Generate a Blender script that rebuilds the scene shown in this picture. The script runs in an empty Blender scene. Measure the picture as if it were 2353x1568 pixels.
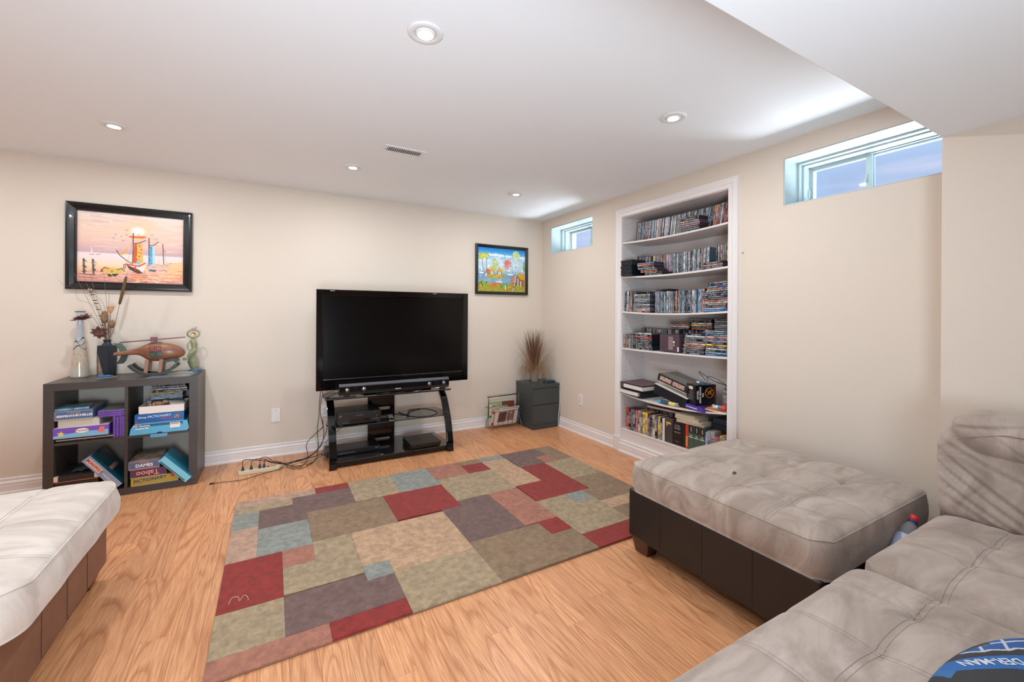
import bpy, math, random
import numpy as np
from mathutils import Vector, Matrix
PI = math.pi
rnd = random.Random(7)
S = bpy.context.scene
COL = S.collection

def lin(c):
    r = []
    for v in c[:3]:
        v = v / 255.0
        r.append(v / 12.92 if v <= 0.04045 else ((v + 0.055) / 1.055) ** 2.4)
    return (r[0], r[1], r[2], 1.0)

# ---------------------------------------------------------------- camera
cam = bpy.data.cameras.new('camera')
cam.sensor_width = 36.0
cam.lens = 971.0 / 2353 * 36.0
cam.shift_y = -63.5 / 2353
cam.clip_start = 0.02
co = bpy.data.objects.new('camera', cam); COL.objects.link(co)
yaw, roll = math.radians(29.581), math.radians(0.357)
fw = Vector((math.sin(yaw), math.cos(yaw), 0)); rt = Vector((math.cos(yaw), -math.sin(yaw), 0)); up = Vector((0, 0, 1))
r2 = rt * math.cos(roll) + up * math.sin(roll); u2 = -rt * math.sin(roll) + up * math.cos(roll)
co.matrix_world = Matrix(((r2.x, u2.x, -fw.x, 0), (r2.y, u2.y, -fw.y, 0), (r2.z, u2.z, -fw.z, 1.22), (0, 0, 0, 1)))
S.camera = co
# ---------------------------------------------------------------- view, sky, lights
S.view_settings.view_transform = 'Standard'
S.view_settings.look = 'None'
S.view_settings.gamma = 1.0
S.view_settings.use_curve_mapping = False
S.view_settings.exposure = 0.0
S.cycles.use_denoising = True
S.cycles.max_bounces = 8
S.cycles.diffuse_bounces = 5
S.cycles.glossy_bounces = 3
S.cycles.transparent_max_bounces = 8
S.cycles.caustics_reflective = False
S.cycles.caustics_refractive = False
S.cycles.sample_clamp_indirect = 8
W = bpy.data.worlds.new('sky'); S.world = W; W.use_nodes = True
nt = W.node_tree; N = nt.nodes; L = nt.links
bg = N['Background']
tc = N.new('ShaderNodeTexCoord'); mp = N.new('ShaderNodeMapping'); mp.inputs['Scale'].default_value = (1.2, 1.2, 9)
no = N.new('ShaderNodeTexNoise'); no.inputs['Scale'].default_value = 3.0; no.inputs['Detail'].default_value = 5
rp = N.new('ShaderNodeValToRGB'); rp.color_ramp.elements[0].position = 0.52; rp.color_ramp.elements[1].position = 0.78
rp.color_ramp.elements[0].color = lin((172, 194, 228)); rp.color_ramp.elements[1].color = lin((214, 216, 238))
L.new(tc.outputs['Generated'], mp.inputs['Vector']); L.new(mp.outputs['Vector'], no.inputs['Vector'])
L.new(no.outputs['Fac'], rp.inputs['Fac']); L.new(rp.outputs['Color'], bg.inputs['Color'])
bg.inputs['Strength'].default_value = 1.12

def area(name, loc, target, size, energy, color, shape='DISK', size_y=None, spread=PI):
    l = bpy.data.lights.new(name, 'AREA'); l.shape = shape; l.size = size
    if size_y: l.size_y = size_y
    l.energy = energy; l.color = color; l.spread = spread
    o = bpy.data.objects.new(name, l); COL.objects.link(o); o.location = loc
    d = Vector(target) - Vector(loc)
    o.rotation_euler = d.to_track_quat('-Z', 'Y').to_euler()
    return o
WA, WB, WC = 4.095, 2.72, 2.541      # back wall plane, right wall plane, near right wall plane
CZ, BZ, BY = 2.283, 2.0, 0.68        # ceiling, bulkhead underside, bulkhead edge
POTS = [(-0.793, 3.235), (0.508, 3.262), (1.882, 3.255), (0.500, 1.560), (1.875, 1.555), (-0.85, 1.56), (-2.1, 3.235), (-2.1, 1.56)]
POTW = (0.94, 0.975, 1.0)
for i, (x, y) in enumerate(POTS):
    area('pot_lamp', (x, y, CZ - 0.012), (x, y, 0), 0.055, 8.8, POTW)
for x in (-2.1, -0.85, 0.5, 1.8):
    area('pot_lamp', (x, -0.5, BZ - 0.012), (x, -0.5, 0), 0.07, 0.8, POTW)
# daylight coming up off the ground outside the two basement windows
area('daylight', (3.9, 3.58, 1.60), (2.6, 3.53, 2.16), 0.9, 66.0, (0.90, 0.96, 1.0), 'RECTANGLE', 0.4)
area('daylight', (3.9, 1.15, 1.60), (2.6, 1.12, 2.16), 0.9, 76.0, (0.90, 0.96, 1.0), 'RECTANGLE', 0.4)
# added fill lamp behind the camera, aimed up to brighten the ceiling
area('ceiling_fill', (-0.2, -0.8, 0.75), (0.1, 1.5, 2.28), 1.2, 63.0, (0.72, 0.875, 1.0), spread=math.radians(142))

# ---------------------------------------------------------------- materials
MATS = {}
def M(name, color, rough=0.5, metal=0.0, noise=None, bump=None, spec=0.5, sheen=0.0, coat=0.0, emit=None, color2=None, aniso=None):
    if name in MATS: return MATS[name]
    m = bpy.data.materials.new(name); m.use_nodes = True
    nt = m.node_tree; N = nt.nodes; L = nt.links; b = N['Principled BSDF']
    b.inputs['Base Color'].default_value = lin(color); b.inputs['Roughness'].default_value = rough
    b.inputs['Metallic'].default_value = metal; b.inputs['Specular IOR Level'].default_value = spec
    b.inputs['Sheen Weight'].default_value = sheen; b.inputs['Coat Weight'].default_value = coat
    if sheen: b.inputs['Sheen Roughness'].default_value = 0.4
    if emit: b.inputs['Emission Color'].default_value = lin(color); b.inputs['Emission Strength'].default_value = emit
    if noise or bump:
        tc = N.new('ShaderNodeTexCoord'); mp = N.new('ShaderNodeMapping')
        L.new(tc.outputs['Object'], mp.inputs['Vector'])
        if aniso: mp.inputs['Scale'].default_value = aniso
    if noise:
        n = N.new('ShaderNodeTexNoise'); n.inputs['Scale'].default_value = noise; n.inputs['Detail'].default_value = 5
        n.inputs['Roughness'].default_value = 0.6
        L.new(mp.outputs['Vector'], n.inputs['Vector'])
        r = N.new('ShaderNodeValToRGB'); r.color_ramp.elements[0].position = 0.33; r.color_ramp.elements[1].position = 0.68
        r.color_ramp.elements[0].color = lin(color); r.color_ramp.elements[1].color = lin(color2 or tuple(min(255, c * 1.08 + 3) for c in color))
        L.new(n.outputs['Fac'], r.inputs['Fac']); L.new(r.outputs['Color'], b.inputs['Base Color'])
    if bump:
        n2 = N.new('ShaderNodeTexNoise'); n2.inputs['Scale'].default_value = bump[0]; n2.inputs['Detail'].default_value = 3
        L.new(mp.outputs['Vector'], n2.inputs['Vector'])
        bp = N.new('ShaderNodeBump'); bp.inputs['Strength'].default_value = bump[1]; bp.inputs['Distance'].default_value = bump[2] if len(bump) > 2 else 0.002
        L.new(n2.outputs['Fac'], bp.inputs['Height']); L.new(bp.outputs['Normal'], b.inputs['Normal'])
    MATS[name] = m
    return m

wall_m = M('wall_paint', (220, 207, 193), 0.65, bump=(160, 0.12, 0.001))
ceil_m = M('ceiling_paint', (237, 242, 246), 0.8)
white_m = M('white_trim', (232, 226, 224), 0.35)
shelf_m = M('white_shelf', (226, 219, 216), 0.4)
vinyl_m = M('window_vinyl', (192, 206, 207), 0.35)
black_gloss = M('black_gloss', (9, 9, 10), 0.08)
black_satin = M('black_satin', (20, 20, 22), 0.3)
black_matte = M('black_plastic', (24, 25, 27), 0.5)
cable_m = M('black_cable', (22, 20, 20), 0.45)
dark_wood = M('black_brown_veneer', (62, 55, 52), 0.38, noise=9, color2=(74, 66, 62), aniso=(1, 1, 22))
cabinet_m = M('charcoal_paint', (60, 66, 66), 0.38)
screen_m = M('screen', (2, 2, 3), 0.16, spec=0.3)
chrome_m = M('chrome', (190, 190, 192), 0.18, metal=1.0)
brass_m = M('brass_wire', (150, 135, 112), 0.28, metal=1.0)
frame_m = M('black_frame', (16, 17, 20), 0.22, coat=0.3)
def suede(name, c0, c1):
    m = M(name, c0, 0.85, bump=(260, 0.25, 0.001), sheen=0.35, spec=0.2); nt = m.node_tree; N = nt.nodes; L = nt.links; b = N['Principled BSDF']
    tc = N.new('ShaderNodeTexCoord'); mp = N.new('ShaderNodeMapping'); mp.inputs['Scale'].default_value = (1.0, 2.2, 1.6); mp.inputs['Rotation'].default_value = (0, 0, 0.6)
    L.new(tc.outputs['Object'], mp.inputs['Vector'])
    n = N.new('ShaderNodeTexNoise'); n.inputs['Scale'].default_value = 3.2; n.inputs['Detail'].default_value = 7; n.inputs['Roughness'].default_value = 0.62; n.inputs['Distortion'].default_value = 1.3
    L.new(mp.outputs[0], n.inputs['Vector'])
    r = N.new('ShaderNodeValToRGB'); r.color_ramp.elements[0].position = 0.36; r.color_ramp.elements[1].position = 0.62; r.color_ramp.elements[0].color = lin(c0); r.color_ramp.elements[1].color = lin(c1)
    L.new(n.outputs['Fac'], r.inputs['Fac']); L.new(r.outputs['Color'], b.inputs['Base Color']); return m
suede_m = suede('suede', (150, 134, 122), (182, 166, 155)); suede_lit = suede('lit_suede', (192, 180, 170), (214, 203, 194))  # second suede is the same cloth with brighter light put into its colour
thread_m = M('seam_thread', (132, 116, 105), 0.8)
leather_dark = M('dark_leather', (34, 28, 27), 0.42, bump=(180, 0.2, 0.001))
leather_brown = M('brown_leather', (120, 84, 68), 0.5, noise=14, color2=(134, 96, 78), bump=(180, 0.2, 0.001))
leg_wood = M('leg_wood', (72, 44, 30), 0.35, noise=20, color2=(88, 54, 36))
paper_m = M('paper_white', (226, 220, 210), 0.8)
text_white = M('print_white', (236, 234, 228), 0.5)
text_black = M('print_black', (24, 24, 26), 0.5)
text_red = M('print_red', (196, 44, 40), 0.5)
text_gold = M('print_gold', (214, 176, 96), 0.5)
text_grey = M('print_grey', (150, 150, 152), 0.5)
pink_txt = M('print_pink', (238, 150, 130), 0.5)
blue_txt = M('print_navy', (40, 50, 110), 0.5)
purple_m = M('purple_plastic', (98, 62, 150), 0.4, noise=30, color2=(120, 84, 168))

def glassy(name, tint, fac_ior=1.45, opacity=0.0, rough=0.02):
    m = bpy.data.materials.new(name); m.use_nodes = True; nt = m.node_tree; N = nt.nodes; L = nt.links
    N.remove(N['Principled BSDF']); out = N['Material Output']
    tr = N.new('ShaderNodeBsdfTransparent'); tr.inputs[0].default_value = lin(tint)
    gl = N.new('ShaderNodeBsdfGlossy'); gl.inputs['Roughness'].default_value = rough
    lw = N.new('ShaderNodeLayerWeight'); lw.inputs['Blend'].default_value = 0.5
    pw = N.new('ShaderNodeMath'); pw.operation = 'POWER'; pw.inputs[1].default_value = 3.5; L.new(lw.outputs['Facing'], pw.inputs[0])
    fr = N.new('ShaderNodeMath'); fr.operation = 'MULTIPLY_ADD'; fr.inputs[1].default_value = 0.5; fr.inputs[2].default_value = 0.035; L.new(pw.outputs[0], fr.inputs[0])
    mx = N.new('ShaderNodeMixShader'); L.new(fr.outputs[0], mx.inputs[0]); L.new(tr.outputs[0], mx.inputs[1]); L.new(gl.outputs[0], mx.inputs[2])
    if opacity:
        df = N.new('ShaderNodeBsdfDiffuse'); df.inputs[0].default_value = lin(tint)
        m2 = N.new('ShaderNodeMixShader'); m2.inputs[0].default_value = opacity
        L.new(mx.outputs[0], m2.inputs[1]); L.new(df.outputs[0], m2.inputs[2]); L.new(m2.outputs[0], out.inputs[0])
    else:
        L.new(mx.outputs[0], out.inputs[0])
    MATS[name] = m
    return m
pane_m = glassy('window_glass', (250, 252, 255))
smoke_glass = glassy('smoked_glass', (40, 40, 42), 1.5)
clear_plastic = glassy('clear_plastic', (235, 238, 242), 1.4, 0.12)
vase_glass = glassy('ribbed_glass', (205, 196, 188), 1.45, 0.35)

def wood_floor():
    m = bpy.data.materials.new('laminate_oak'); m.use_nodes = True; nt = m.node_tree; N = nt.nodes; L = nt.links; b = N['Principled BSDF']
    tc = N.new('ShaderNodeTexCoord'); oi = N.new('ShaderNodeObjectInfo')
    geo = N.new('ShaderNodeNewGeometry')
    add = N.new('ShaderNodeVectorMath'); add.operation = 'ADD'
    cm = N.new('ShaderNodeCombineXYZ'); mul = N.new('ShaderNodeMath'); mul.operation = 'MULTIPLY'; mul.inputs[1].default_value = 37.0
    L.new(oi.outputs['Random'], mul.inputs[0]); L.new(mul.outputs[0], cm.inputs[0]); L.new(mul.outputs[0], cm.inputs[1])
    L.new(geo.outputs['Position'], add.inputs[0]); L.new(cm.outputs[0], add.inputs[1])
    mp = N.new('ShaderNodeMapping'); mp.inputs['Scale'].default_value = (1.0, 0.09, 1.0); L.new(add.outputs[0], mp.inputs['Vector'])
    # broad figure: distorted bands running along the board
    n1 = N.new('ShaderNodeTexNoise'); n1.inputs['Scale'].default_value = 5.0; n1.inputs['Detail'].default_value = 2; n1.inputs['Distortion'].default_value = 0.6
    L.new(mp.outputs[0], n1.inputs['Vector'])
    ms = N.new('ShaderNodeMath'); ms.operation = 'MULTIPLY'; ms.inputs[1].default_value = 20.0; L.new(n1.outputs['Fac'], ms.inputs[0])
    fr = N.new('ShaderNodeMath'); fr.operation = 'FRACT'; L.new(ms.outputs[0], fr.inputs[0])
    r1 = N.new('ShaderNodeValToRGB'); e = r1.color_ramp.elements
    e[0].position = 0.0; e[0].color = lin((198, 134, 92)); e[1].position = 0.35; e[1].color = lin((228, 168, 122))
    e2 = r1.color_ramp.elements.new(0.9); e2.color = lin((220, 158, 112)); e3 = r1.color_ramp.elements.new(1.0); e3.color = lin((198, 134, 92))
    L.new(fr.outputs[0], r1.inputs['Fac'])
    # fine pores
    mp2 = N.new('ShaderNodeMapping'); mp2.inputs['Scale'].default_value = (1.0, 0.035, 1.0); L.new(add.outputs[0], mp2.inputs['Vector'])
    n2 = N.new('ShaderNodeTexNoise'); n2.inputs['Scale'].default_value = 260.0; n2.inputs['Detail'].default_value = 3; L.new(mp2.outputs[0], n2.inputs['Vector'])
    r2_ = N.new('ShaderNodeValToRGB'); r2_.color_ramp.elements[0].position = 0.35; r2_.color_ramp.elements[1].position = 0.6
    r2_.color_ramp.elements[0].color = (0.62, 0.52, 0.44, 1); r2_.color_ramp.elements[1].color = (1, 1, 1, 1); L.new(n2.outputs['Fac'], r2_.inputs['Fac'])
    mx = N.new('ShaderNodeMix'); mx.data_type = 'RGBA'; mx.blend_type = 'MULTIPLY'; mx.inputs[0].default_value = 0.65
    L.new(r1.outputs['Color'], mx.inputs[6]); L.new(r2_.outputs['Color'], mx.inputs[7])
    # tone of each board
    hs = N.new('ShaderNodeHueSaturation'); mr = N.new('ShaderNodeMapRange'); mr.inputs[3].default_value = 0.9; mr.inputs[4].default_value = 1.06
    L.new(oi.outputs['Random'], mr.inputs[0]); L.new(mr.outputs[0], hs.inputs['Value']); L.new(mx.outputs[2], hs.inputs['Color'])
    L.new(hs.outputs[0], b.inputs['Base Color'])
    b.inputs['Roughness'].default_value = 0.33; b.inputs['Specular IOR Level'].default_value = 0.45
    bp = N.new('ShaderNodeBump'); bp.inputs['Strength'].default_value = 0.08; bp.inputs['Distance'].default_value = 0.001
    L.new(n2.outputs['Fac'], bp.inputs['Height']); L.new(bp.outputs['Normal'], b.inputs['Normal'])
    MATS['wood'] = m; return m
floor_m = wood_floor()

def print_mat(name, rough=0.5, bump=0.0):
    """flat print carried by a colour attribute computed below"""
    m = bpy.data.materials.new(name); m.use_nodes = True; nt = m.node_tree; N = nt.nodes; L = nt.links; b = N['Principled BSDF']
    a = N.new('ShaderNodeVertexColor'); a.layer_name = 'ink'; L.new(a.outputs['Color'], b.inputs['Base Color']); b.inputs['Roughness'].default_value = rough
    if bump:
        n = N.new('ShaderNodeTexNoise'); n.inputs['Scale'].default_value = 90; tc = N.new('ShaderNodeTexCoord'); mp = N.new('ShaderNodeMapping'); mp.inputs['Scale'].default_value = (0.3, 1, 1)
        L.new(tc.outputs['Object'], mp.inputs[0]); L.new(mp.outputs[0], n.inputs['Vector'])
        bp = N.new('ShaderNodeBump'); bp.inputs['Strength'].default_value = bump; bp.inputs['Distance'].default_value = 0.002
        L.new(n.outputs['Fac'], bp.inputs['Height']); L.new(bp.outputs['Normal'], b.inputs['Normal'])
    MATS[name] = m; return m
oil_m = print_mat('oil_paint', 0.4, 0.5)
ink_m = print_mat('printed_ink', 0.55)
cover_m = print_mat('glossy_cover', 0.3)

def spine_mat():
    """printed sleeve: the object's own colour with blocks, a title of small marks and a foot logo"""
    m = bpy.data.materials.new('case_sleeve'); m.use_nodes = True; nt = m.node_tree; N = nt.nodes; L = nt.links; b = N['Principled BSDF']
    oi = N.new('ShaderNodeObjectInfo'); tc = N.new('ShaderNodeTexCoord'); sx = N.new('ShaderNodeSeparateXYZ'); L.new(tc.outputs['Generated'], sx.inputs[0])
    def math_(op, a, b_=None):
        n = N.new('ShaderNodeMath'); n.operation = op
        for i, v in enumerate((a, b_)):
            if v is None: continue
            if isinstance(v, (int, float)): n.inputs[i].default_value = v
            else: L.new(v, n.inputs[i])
        return n.outputs[0]
    seed = math_('MULTIPLY', oi.outputs['Random'], 91.0)
    z = sx.outputs[2]; y = sx.outputs[1]
    def noise(scale_z, scale_y, off):
        c = N.new('ShaderNodeCombineXYZ'); L.new(math_('MULTIPLY', z, scale_z), c.inputs[2]); L.new(math_('MULTIPLY', y, scale_y), c.inputs[1]); L.new(math_('ADD', seed, off), c.inputs[0])
        n = N.new('ShaderNodeTexNoise'); n.inputs['Scale'].default_value = 1.0; n.inputs['Detail'].default_value = 1; L.new(c.outputs[0], n.inputs['Vector']); return n.outputs['Fac']
    blocks = noise(4.0, 0.4, 3.0)
    mr = N.new('ShaderNodeMapRange'); mr.inputs[1].default_value = 0.35; mr.inputs[2].default_value = 0.65; mr.inputs[3].default_value = 0.35; mr.inputs[4].default_value = 1.45
    L.new(blocks, mr.inputs[0])
    hs = N.new('ShaderNodeHueSaturation'); L.new(oi.outputs['Color'], hs.inputs['Color']); L.new(mr.outputs[0], hs.inputs['Value'])
    hue = noise(2.2, 0.3, 9.0); mr2 = N.new('ShaderNodeMapRange'); mr2.inputs[3].default_value = 0.46; mr2.inputs[4].default_value = 0.54; L.new(hue, mr2.inputs[0]); L.new(mr2.outputs[0], hs.inputs['Hue'])
    title = math_('MULTIPLY', math_('GREATER_THAN', noise(46.0, 3.0, 21.0), 0.53), math_('GREATER_THAN', noise(5.0, 0.2, 33.0), 0.45))
    band = math_('MULTIPLY', math_('GREATER_THAN', z, 0.28), math_('LESS_THAN', z, 0.78))
    mid = math_('MULTIPLY', math_('GREATER_THAN', y, 0.28), math_('LESS_THAN', y, 0.72))
    foot = math_('MULTIPLY', math_('GREATER_THAN', z, 0.05), math_('LESS_THAN', z, 0.10))
    mask = math_('MULTIPLY', math_('MAXIMUM', math_('MULTIPLY', title, band), foot), mid)
    lum = N.new('ShaderNodeRGBToBW'); L.new(oi.outputs['Color'], lum.inputs[0])
    dark = math_('GREATER_THAN', lum.outputs[0], 0.3)
    tcx = N.new('ShaderNodeMix'); tcx.data_type = 'RGBA'; L.new(dark, tcx.inputs[0]); tcx.inputs[6].default_value = (0.62, 0.62, 0.6, 1); tcx.inputs[7].default_value = (0.05, 0.05, 0.06, 1)
    mx = N.new('ShaderNodeMix'); mx.data_type = 'RGBA'; L.new(math_('MULTIPLY', math_('MULTIPLY', mask, 0.7), oi.outputs['Alpha']), mx.inputs[0]); L.new(hs.outputs[0], mx.inputs[6]); L.new(tcx.outputs[2], mx.inputs[7])
    pic = noise(17.0, 2.0, 55.0); pr = N.new('ShaderNodeValToRGB'); pr.color_ramp.elements[0].position = 0.40; pr.color_ramp.elements[1].position = 0.60
    pr.color_ramp.elements[0].color = (0.10, 0.11, 0.14, 1); pr.color_ramp.elements[1].color = (0.62, 0.60, 0.60, 1); L.new(pic, pr.inputs['Fac'])
    mp_ = N.new('ShaderNodeMix'); mp_.data_type = 'RGBA'; L.new(math_('MULTIPLY', math_('GREATER_THAN', noise(2.6, 0.1, 71.0), 0.47), math_('MULTIPLY', oi.outputs['Alpha'], 0.42)), mp_.inputs[0])
    L.new(mx.outputs[2], mp_.inputs[6]); L.new(pr.outputs['Color'], mp_.inputs[7])
    L.new(mp_.outputs[2], b.inputs['Base Color']); b.inputs['Roughness'].default_value = 0.3
    MATS['sleeve'] = m; return m
sleeve_m = spine_mat()
def objcol_mat(fac=0.12):
    m = bpy.data.materials.new('case_shell'); m.use_nodes = True; nt = m.node_tree; b = nt.nodes['Principled BSDF']
    oi = nt.nodes.new('ShaderNodeObjectInfo'); hs = nt.nodes.new('ShaderNodeHueSaturation'); hs.inputs['Value'].default_value = 0.8
    mx = nt.nodes.new('ShaderNodeMix'); mx.data_type = 'RGBA'; mx.inputs[0].default_value = fac
    mx.inputs[6].default_value = lin((14, 26, 38)); nt.links.new(oi.outputs['Color'], mx.inputs[7])
    nt.links.new(mx.outputs[2], b.inputs['Base Color']); b.inputs['Roughness'].default_value = 0.35
    MATS['shell'] = m; return m
shell_m = objcol_mat(); sleeve_plain = objcol_mat(0.85)

# ---------------------------------------------------------------- mesh helpers
def chain_loc(o):
    v = Vector((0, 0, 0))
    while o is not None:
        v += o.location; o = o.parent
    return v

class MB:
    def __init__(s): s.v = []; s.f = []; s.mi = []; s.cur = 0
    def add(s, vs, fs):
        b = len(s.v); s.v += [tuple(p) for p in vs]
        for f in fs: s.f.append(tuple(i + b for i in f)); s.mi.append(s.cur)
        return s
    def box(s, x0, x1, y0, y1, z0, z1):
        return s.add([(x0, y0, z0), (x1, y0, z0), (x1, y1, z0), (x0, y1, z0), (x0, y0, z1), (x1, y0, z1), (x1, y1, z1), (x0, y1, z1)],
                     [(0, 3, 2, 1), (4, 5, 6, 7), (0, 1, 5, 4), (1, 2, 6, 5), (2, 3, 7, 6), (3, 0, 4, 7)])
    def prism(s, poly, a0, a1, axis='z'):
        n = len(poly)
        def P(p, a): return {'z': (p[0], p[1], a), 'y': (p[0], a, p[1]), 'x': (a, p[0], p[1])}[axis]
        vs = [P(p, a0) for p in poly] + [P(p, a1) for p in poly]
        ar = sum(poly[i][0] * poly[(i + 1) % n][1] - poly[(i + 1) % n][0] * poly[i][1] for i in range(n))
        fs = [tuple(range(n))[::-1], tuple(range(n, 2 * n))] + [(i, (i + 1) % n, n + (i + 1) % n, n + i) for i in range(n)]
        if (ar < 0) != (axis == 'y'): fs = [f[::-1] for f in fs]
        return s.add(vs, fs)
    def tube(s, path, r, n=6, caps=True, r1=None, rad=None):
        P = [Vector(p) for p in path]; m = len(P); vs = []; fs = []
        t = (P[1] - P[0]).normalized(); u = t.orthogonal().normalized()
        for i in range(m):
            t = (P[min(i + 1, m - 1)] - P[max(i - 1, 0)]).normalized()
            u = (u - t * u.dot(t)); u = u.normalized() if u.length > 1e-6 else t.orthogonal().normalized(); w = t.cross(u)
            rr = rad[i] if rad else (r if r1 is None else r + (r1 - r) * i / (m - 1))
            for k in range(n):
                a = 2 * PI * k / n; vs.append(P[i] + (u * math.cos(a) + w * math.sin(a)) * rr)
        for i in range(m - 1):
            for k in range(n):
                fs.append((i * n + k, i * n + (k + 1) % n, (i + 1) * n + (k + 1) % n, (i + 1) * n + k))
        if caps: fs += [tuple(range(n))[::-1], tuple(range((m - 1) * n, m * n))]
        return s.add(vs, fs)
    def cyl(s, p0, p1, r, n=20, r1=None): return s.tube([p0, p1], r, n, True, r1)
    def lathe(s, prof, c, n=28, sx=1, sy=1, twist=0):
        vs = []; fs = []; m = len(prof)
        for i, (r, z) in enumerate(prof):
            for k in range(n):
                a = 2 * PI * k / n + twist; vs.append((c[0] + r * sx * math.cos(a), c[1] + r * sy * math.sin(a), c[2] + z))
        for i in range(m - 1):
            for k in range(n):
                fs.append((i * n + k, i * n + (k + 1) % n, (i + 1) * n + (k + 1) % n, (i + 1) * n + k))
        if prof[0][0] > 1e-4: fs.append(tuple(range(n))[::-1])
        if prof[-1][0] > 1e-4: fs.append(tuple(range((m - 1) * n, m * n)))
        return s.add(vs, fs)
    def ball(s, c, r, n=12, sc=(1, 1, 1)):
        prof = [(max(1e-5, r * math.sin(PI * i / n)), -r * math.cos(PI * i / n) * sc[2]) for i in range(n + 1)]
        return s.lathe(prof, c, n * 2, sc[0], sc[1])
    def grid(s, nx, ny, fn):
        vs = [fn(i / nx, j / ny) for j in range(ny + 1) for i in range(nx + 1)]
        fs = [(j * (nx + 1) + i, j * (nx + 1) + i + 1, (j + 1) * (nx + 1) + i + 1, (j + 1) * (nx + 1) + i) for j in range(ny) for i in range(nx)]
        return s.add(vs, fs)
    def build(s, name, mat, parent=None, bevel=0, smooth=False, seg=2, local=False, label=None, colors=None):
        me = bpy.data.meshes.new(name)
        off = Vector((0, 0, 0)) if (local or parent is None) else chain_loc(parent)
        me.from_pydata([(p[0] - off.x, p[1] - off.y, p[2] - off.z) for p in s.v], [], s.f)
        mats = mat if isinstance(mat, (list, tuple)) else [mat]
        for m in mats: me.materials.append(m)
        if len(mats) > 1: me.polygons.foreach_set('material_index', s.mi)
        if smooth: me.polygons.foreach_set('use_smooth', [True] * len(me.polygons))
        if colors is not None:
            at = me.color_attributes.new('ink', 'FLOAT_COLOR', 'POINT'); at.data.foreach_set('color', np.asarray(colors, dtype=np.float32).ravel())
        me.update()
        o = bpy.data.objects.new(name, me); COL.objects.link(o)
        if parent is not None: o.parent = parent
        if bevel:
            b = o.modifiers.new('bevel', 'BEVEL'); b.width = bevel; b.segments = seg; b.limit_method = 'ANGLE'; b.angle_limit = 0.6
            b.harden_normals = False
        if label: o['label'] = label
        return o
def tag(o, label, cat, group=None):
    o['label'] = label; o['category'] = cat
    if group: o['group'] = group
    return o
def thing(name, label, cat, loc=(0, 0, 0), rotz=0, group=None):
    o = bpy.data.objects.new(name, None); COL.objects.link(o); o.empty_display_size = 0.05
    o.location = loc; o.rotation_euler = (0, 0, rotz)
    return tag(o, label, cat, group)
def struct(o): o['kind'] = 'structure'; return o
def stuff(o): o['kind'] = 'stuff'; return o
def smoothpath(pts, k=8):
    P = [Vector(p) for p in pts]; P = [P[0] * 2 - P[1]] + P + [P[-1] * 2 - P[-2]]; out = []
    for i in range(1, len(P) - 2):
        a, b, c, d = P[i - 1:i + 3]
        for j in range(k):
            t = j / k
            out.append(0.5 * ((2 * b) + (c - a) * t + (2 * a - 5 * b + 4 * c - d) * t * t + (3 * b - a - 3 * c + d) * t ** 3))
    out.append(P[-2]); return out
_fc = {}
def text(body, size, mat, parent, loc, rot, name='lettering', bold=0.0, xs=1.0, align='CENTER', shear=0.0, label=None):
    """flat lettering; loc is given in world metres, parent chain is unrotated unless loc is local already"""
    cu = bpy.data.curves.new('t', 'FONT'); cu.body = body; cu.size = size; cu.align_x = align; cu.align_y = 'CENTER'; cu.offset = bold; cu.resolution_u = 2; cu.shear = shear
    tmp = bpy.data.objects.new('t', cu); COL.objects.link(tmp)
    me = bpy.data.meshes.new_from_object(tmp.evaluated_get(bpy.context.evaluated_depsgraph_get())); bpy.data.objects.remove(tmp); me.name = name
    me.materials.clear(); me.materials.append(mat)
    for v in me.vertices: v.co.x *= xs
    o = bpy.data.objects.new(name, me); COL.objects.link(o); o.parent = parent
    o.location = Vector(loc) - (chain_loc(parent) if parent else Vector((0, 0, 0))); o.rotation_euler = rot
    return o
FRONT_Y = (PI / 2, 0, 0)            # readable from -Y
FRONT_X = (PI / 2, 0, -PI / 2)      # readable from -X
# ================================================================ room shell
def holed_wall(m, x0, x1, ya, yb, za, zb, holes):
    ys = sorted({ya, yb, *[h[0] for h in holes], *[h[1] for h in holes]}); zs = sorted({za, zb, *[h[2] for h in holes], *[h[3] for h in holes]})
    def hole(y, z): return any(h[0] < y < h[1] and h[2] < z < h[3] for h in holes)
    for a, b in zip(ys, ys[1:]):
        for c, d in zip(zs, zs[1:]):
            if hole((a + b) / 2, (c + d) / 2): continue
            m.add([(x0, a, c), (x0, b, c), (x0, b, d), (x0, a, d)], [(0, 3, 2, 1)]); m.add([(x1, a, c), (x1, b, c), (x1, b, d), (x1, a, d)], [(0, 1, 2, 3)])
    for a, b, c, d in holes:
        m.add([(x0, a, c), (x1, a, c), (x1, a, d), (x0, a, d)], [(0, 1, 2, 3)]); m.add([(x0, b, c), (x1, b, c), (x1, b, d), (x0, b, d)], [(3, 2, 1, 0)])
        m.add([(x0, a, c), (x1, a, c), (x1, b, c), (x0, b, c)], [(3, 2, 1, 0)]); m.add([(x0, a, d), (x1, a, d), (x1, b, d), (x0, b, d)], [(0, 1, 2, 3)])
XW, YS = -3.3, -2.7
W1 = (3.205, 3.917, 1.888, 2.180); W2 = (0.70, 1.432, 1.888, 2.178)
BK = (1.785, 2.80, 0.0, 2.096)
m = MB(); holed_wall(m, WB, 3.07, BY, WA, 0, CZ, [W1, W2, BK]); struct(m.build('wall_right', wall_m))
struct(MB().box(XW, 3.07, WA, WA + 0.1, 0, CZ).build('wall_back', wall_m))
struct(MB().box(WC, 3.07, YS, BY, 0, BZ).build('wall_near_right', wall_m))
struct(MB().box(XW - 0.1, XW, YS, WA, 0, CZ).build('wall_left', wall_m))
struct(MB().box(XW, 3.07, YS - 0.1, YS, 0, CZ).build('wall_front', wall_m))
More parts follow.
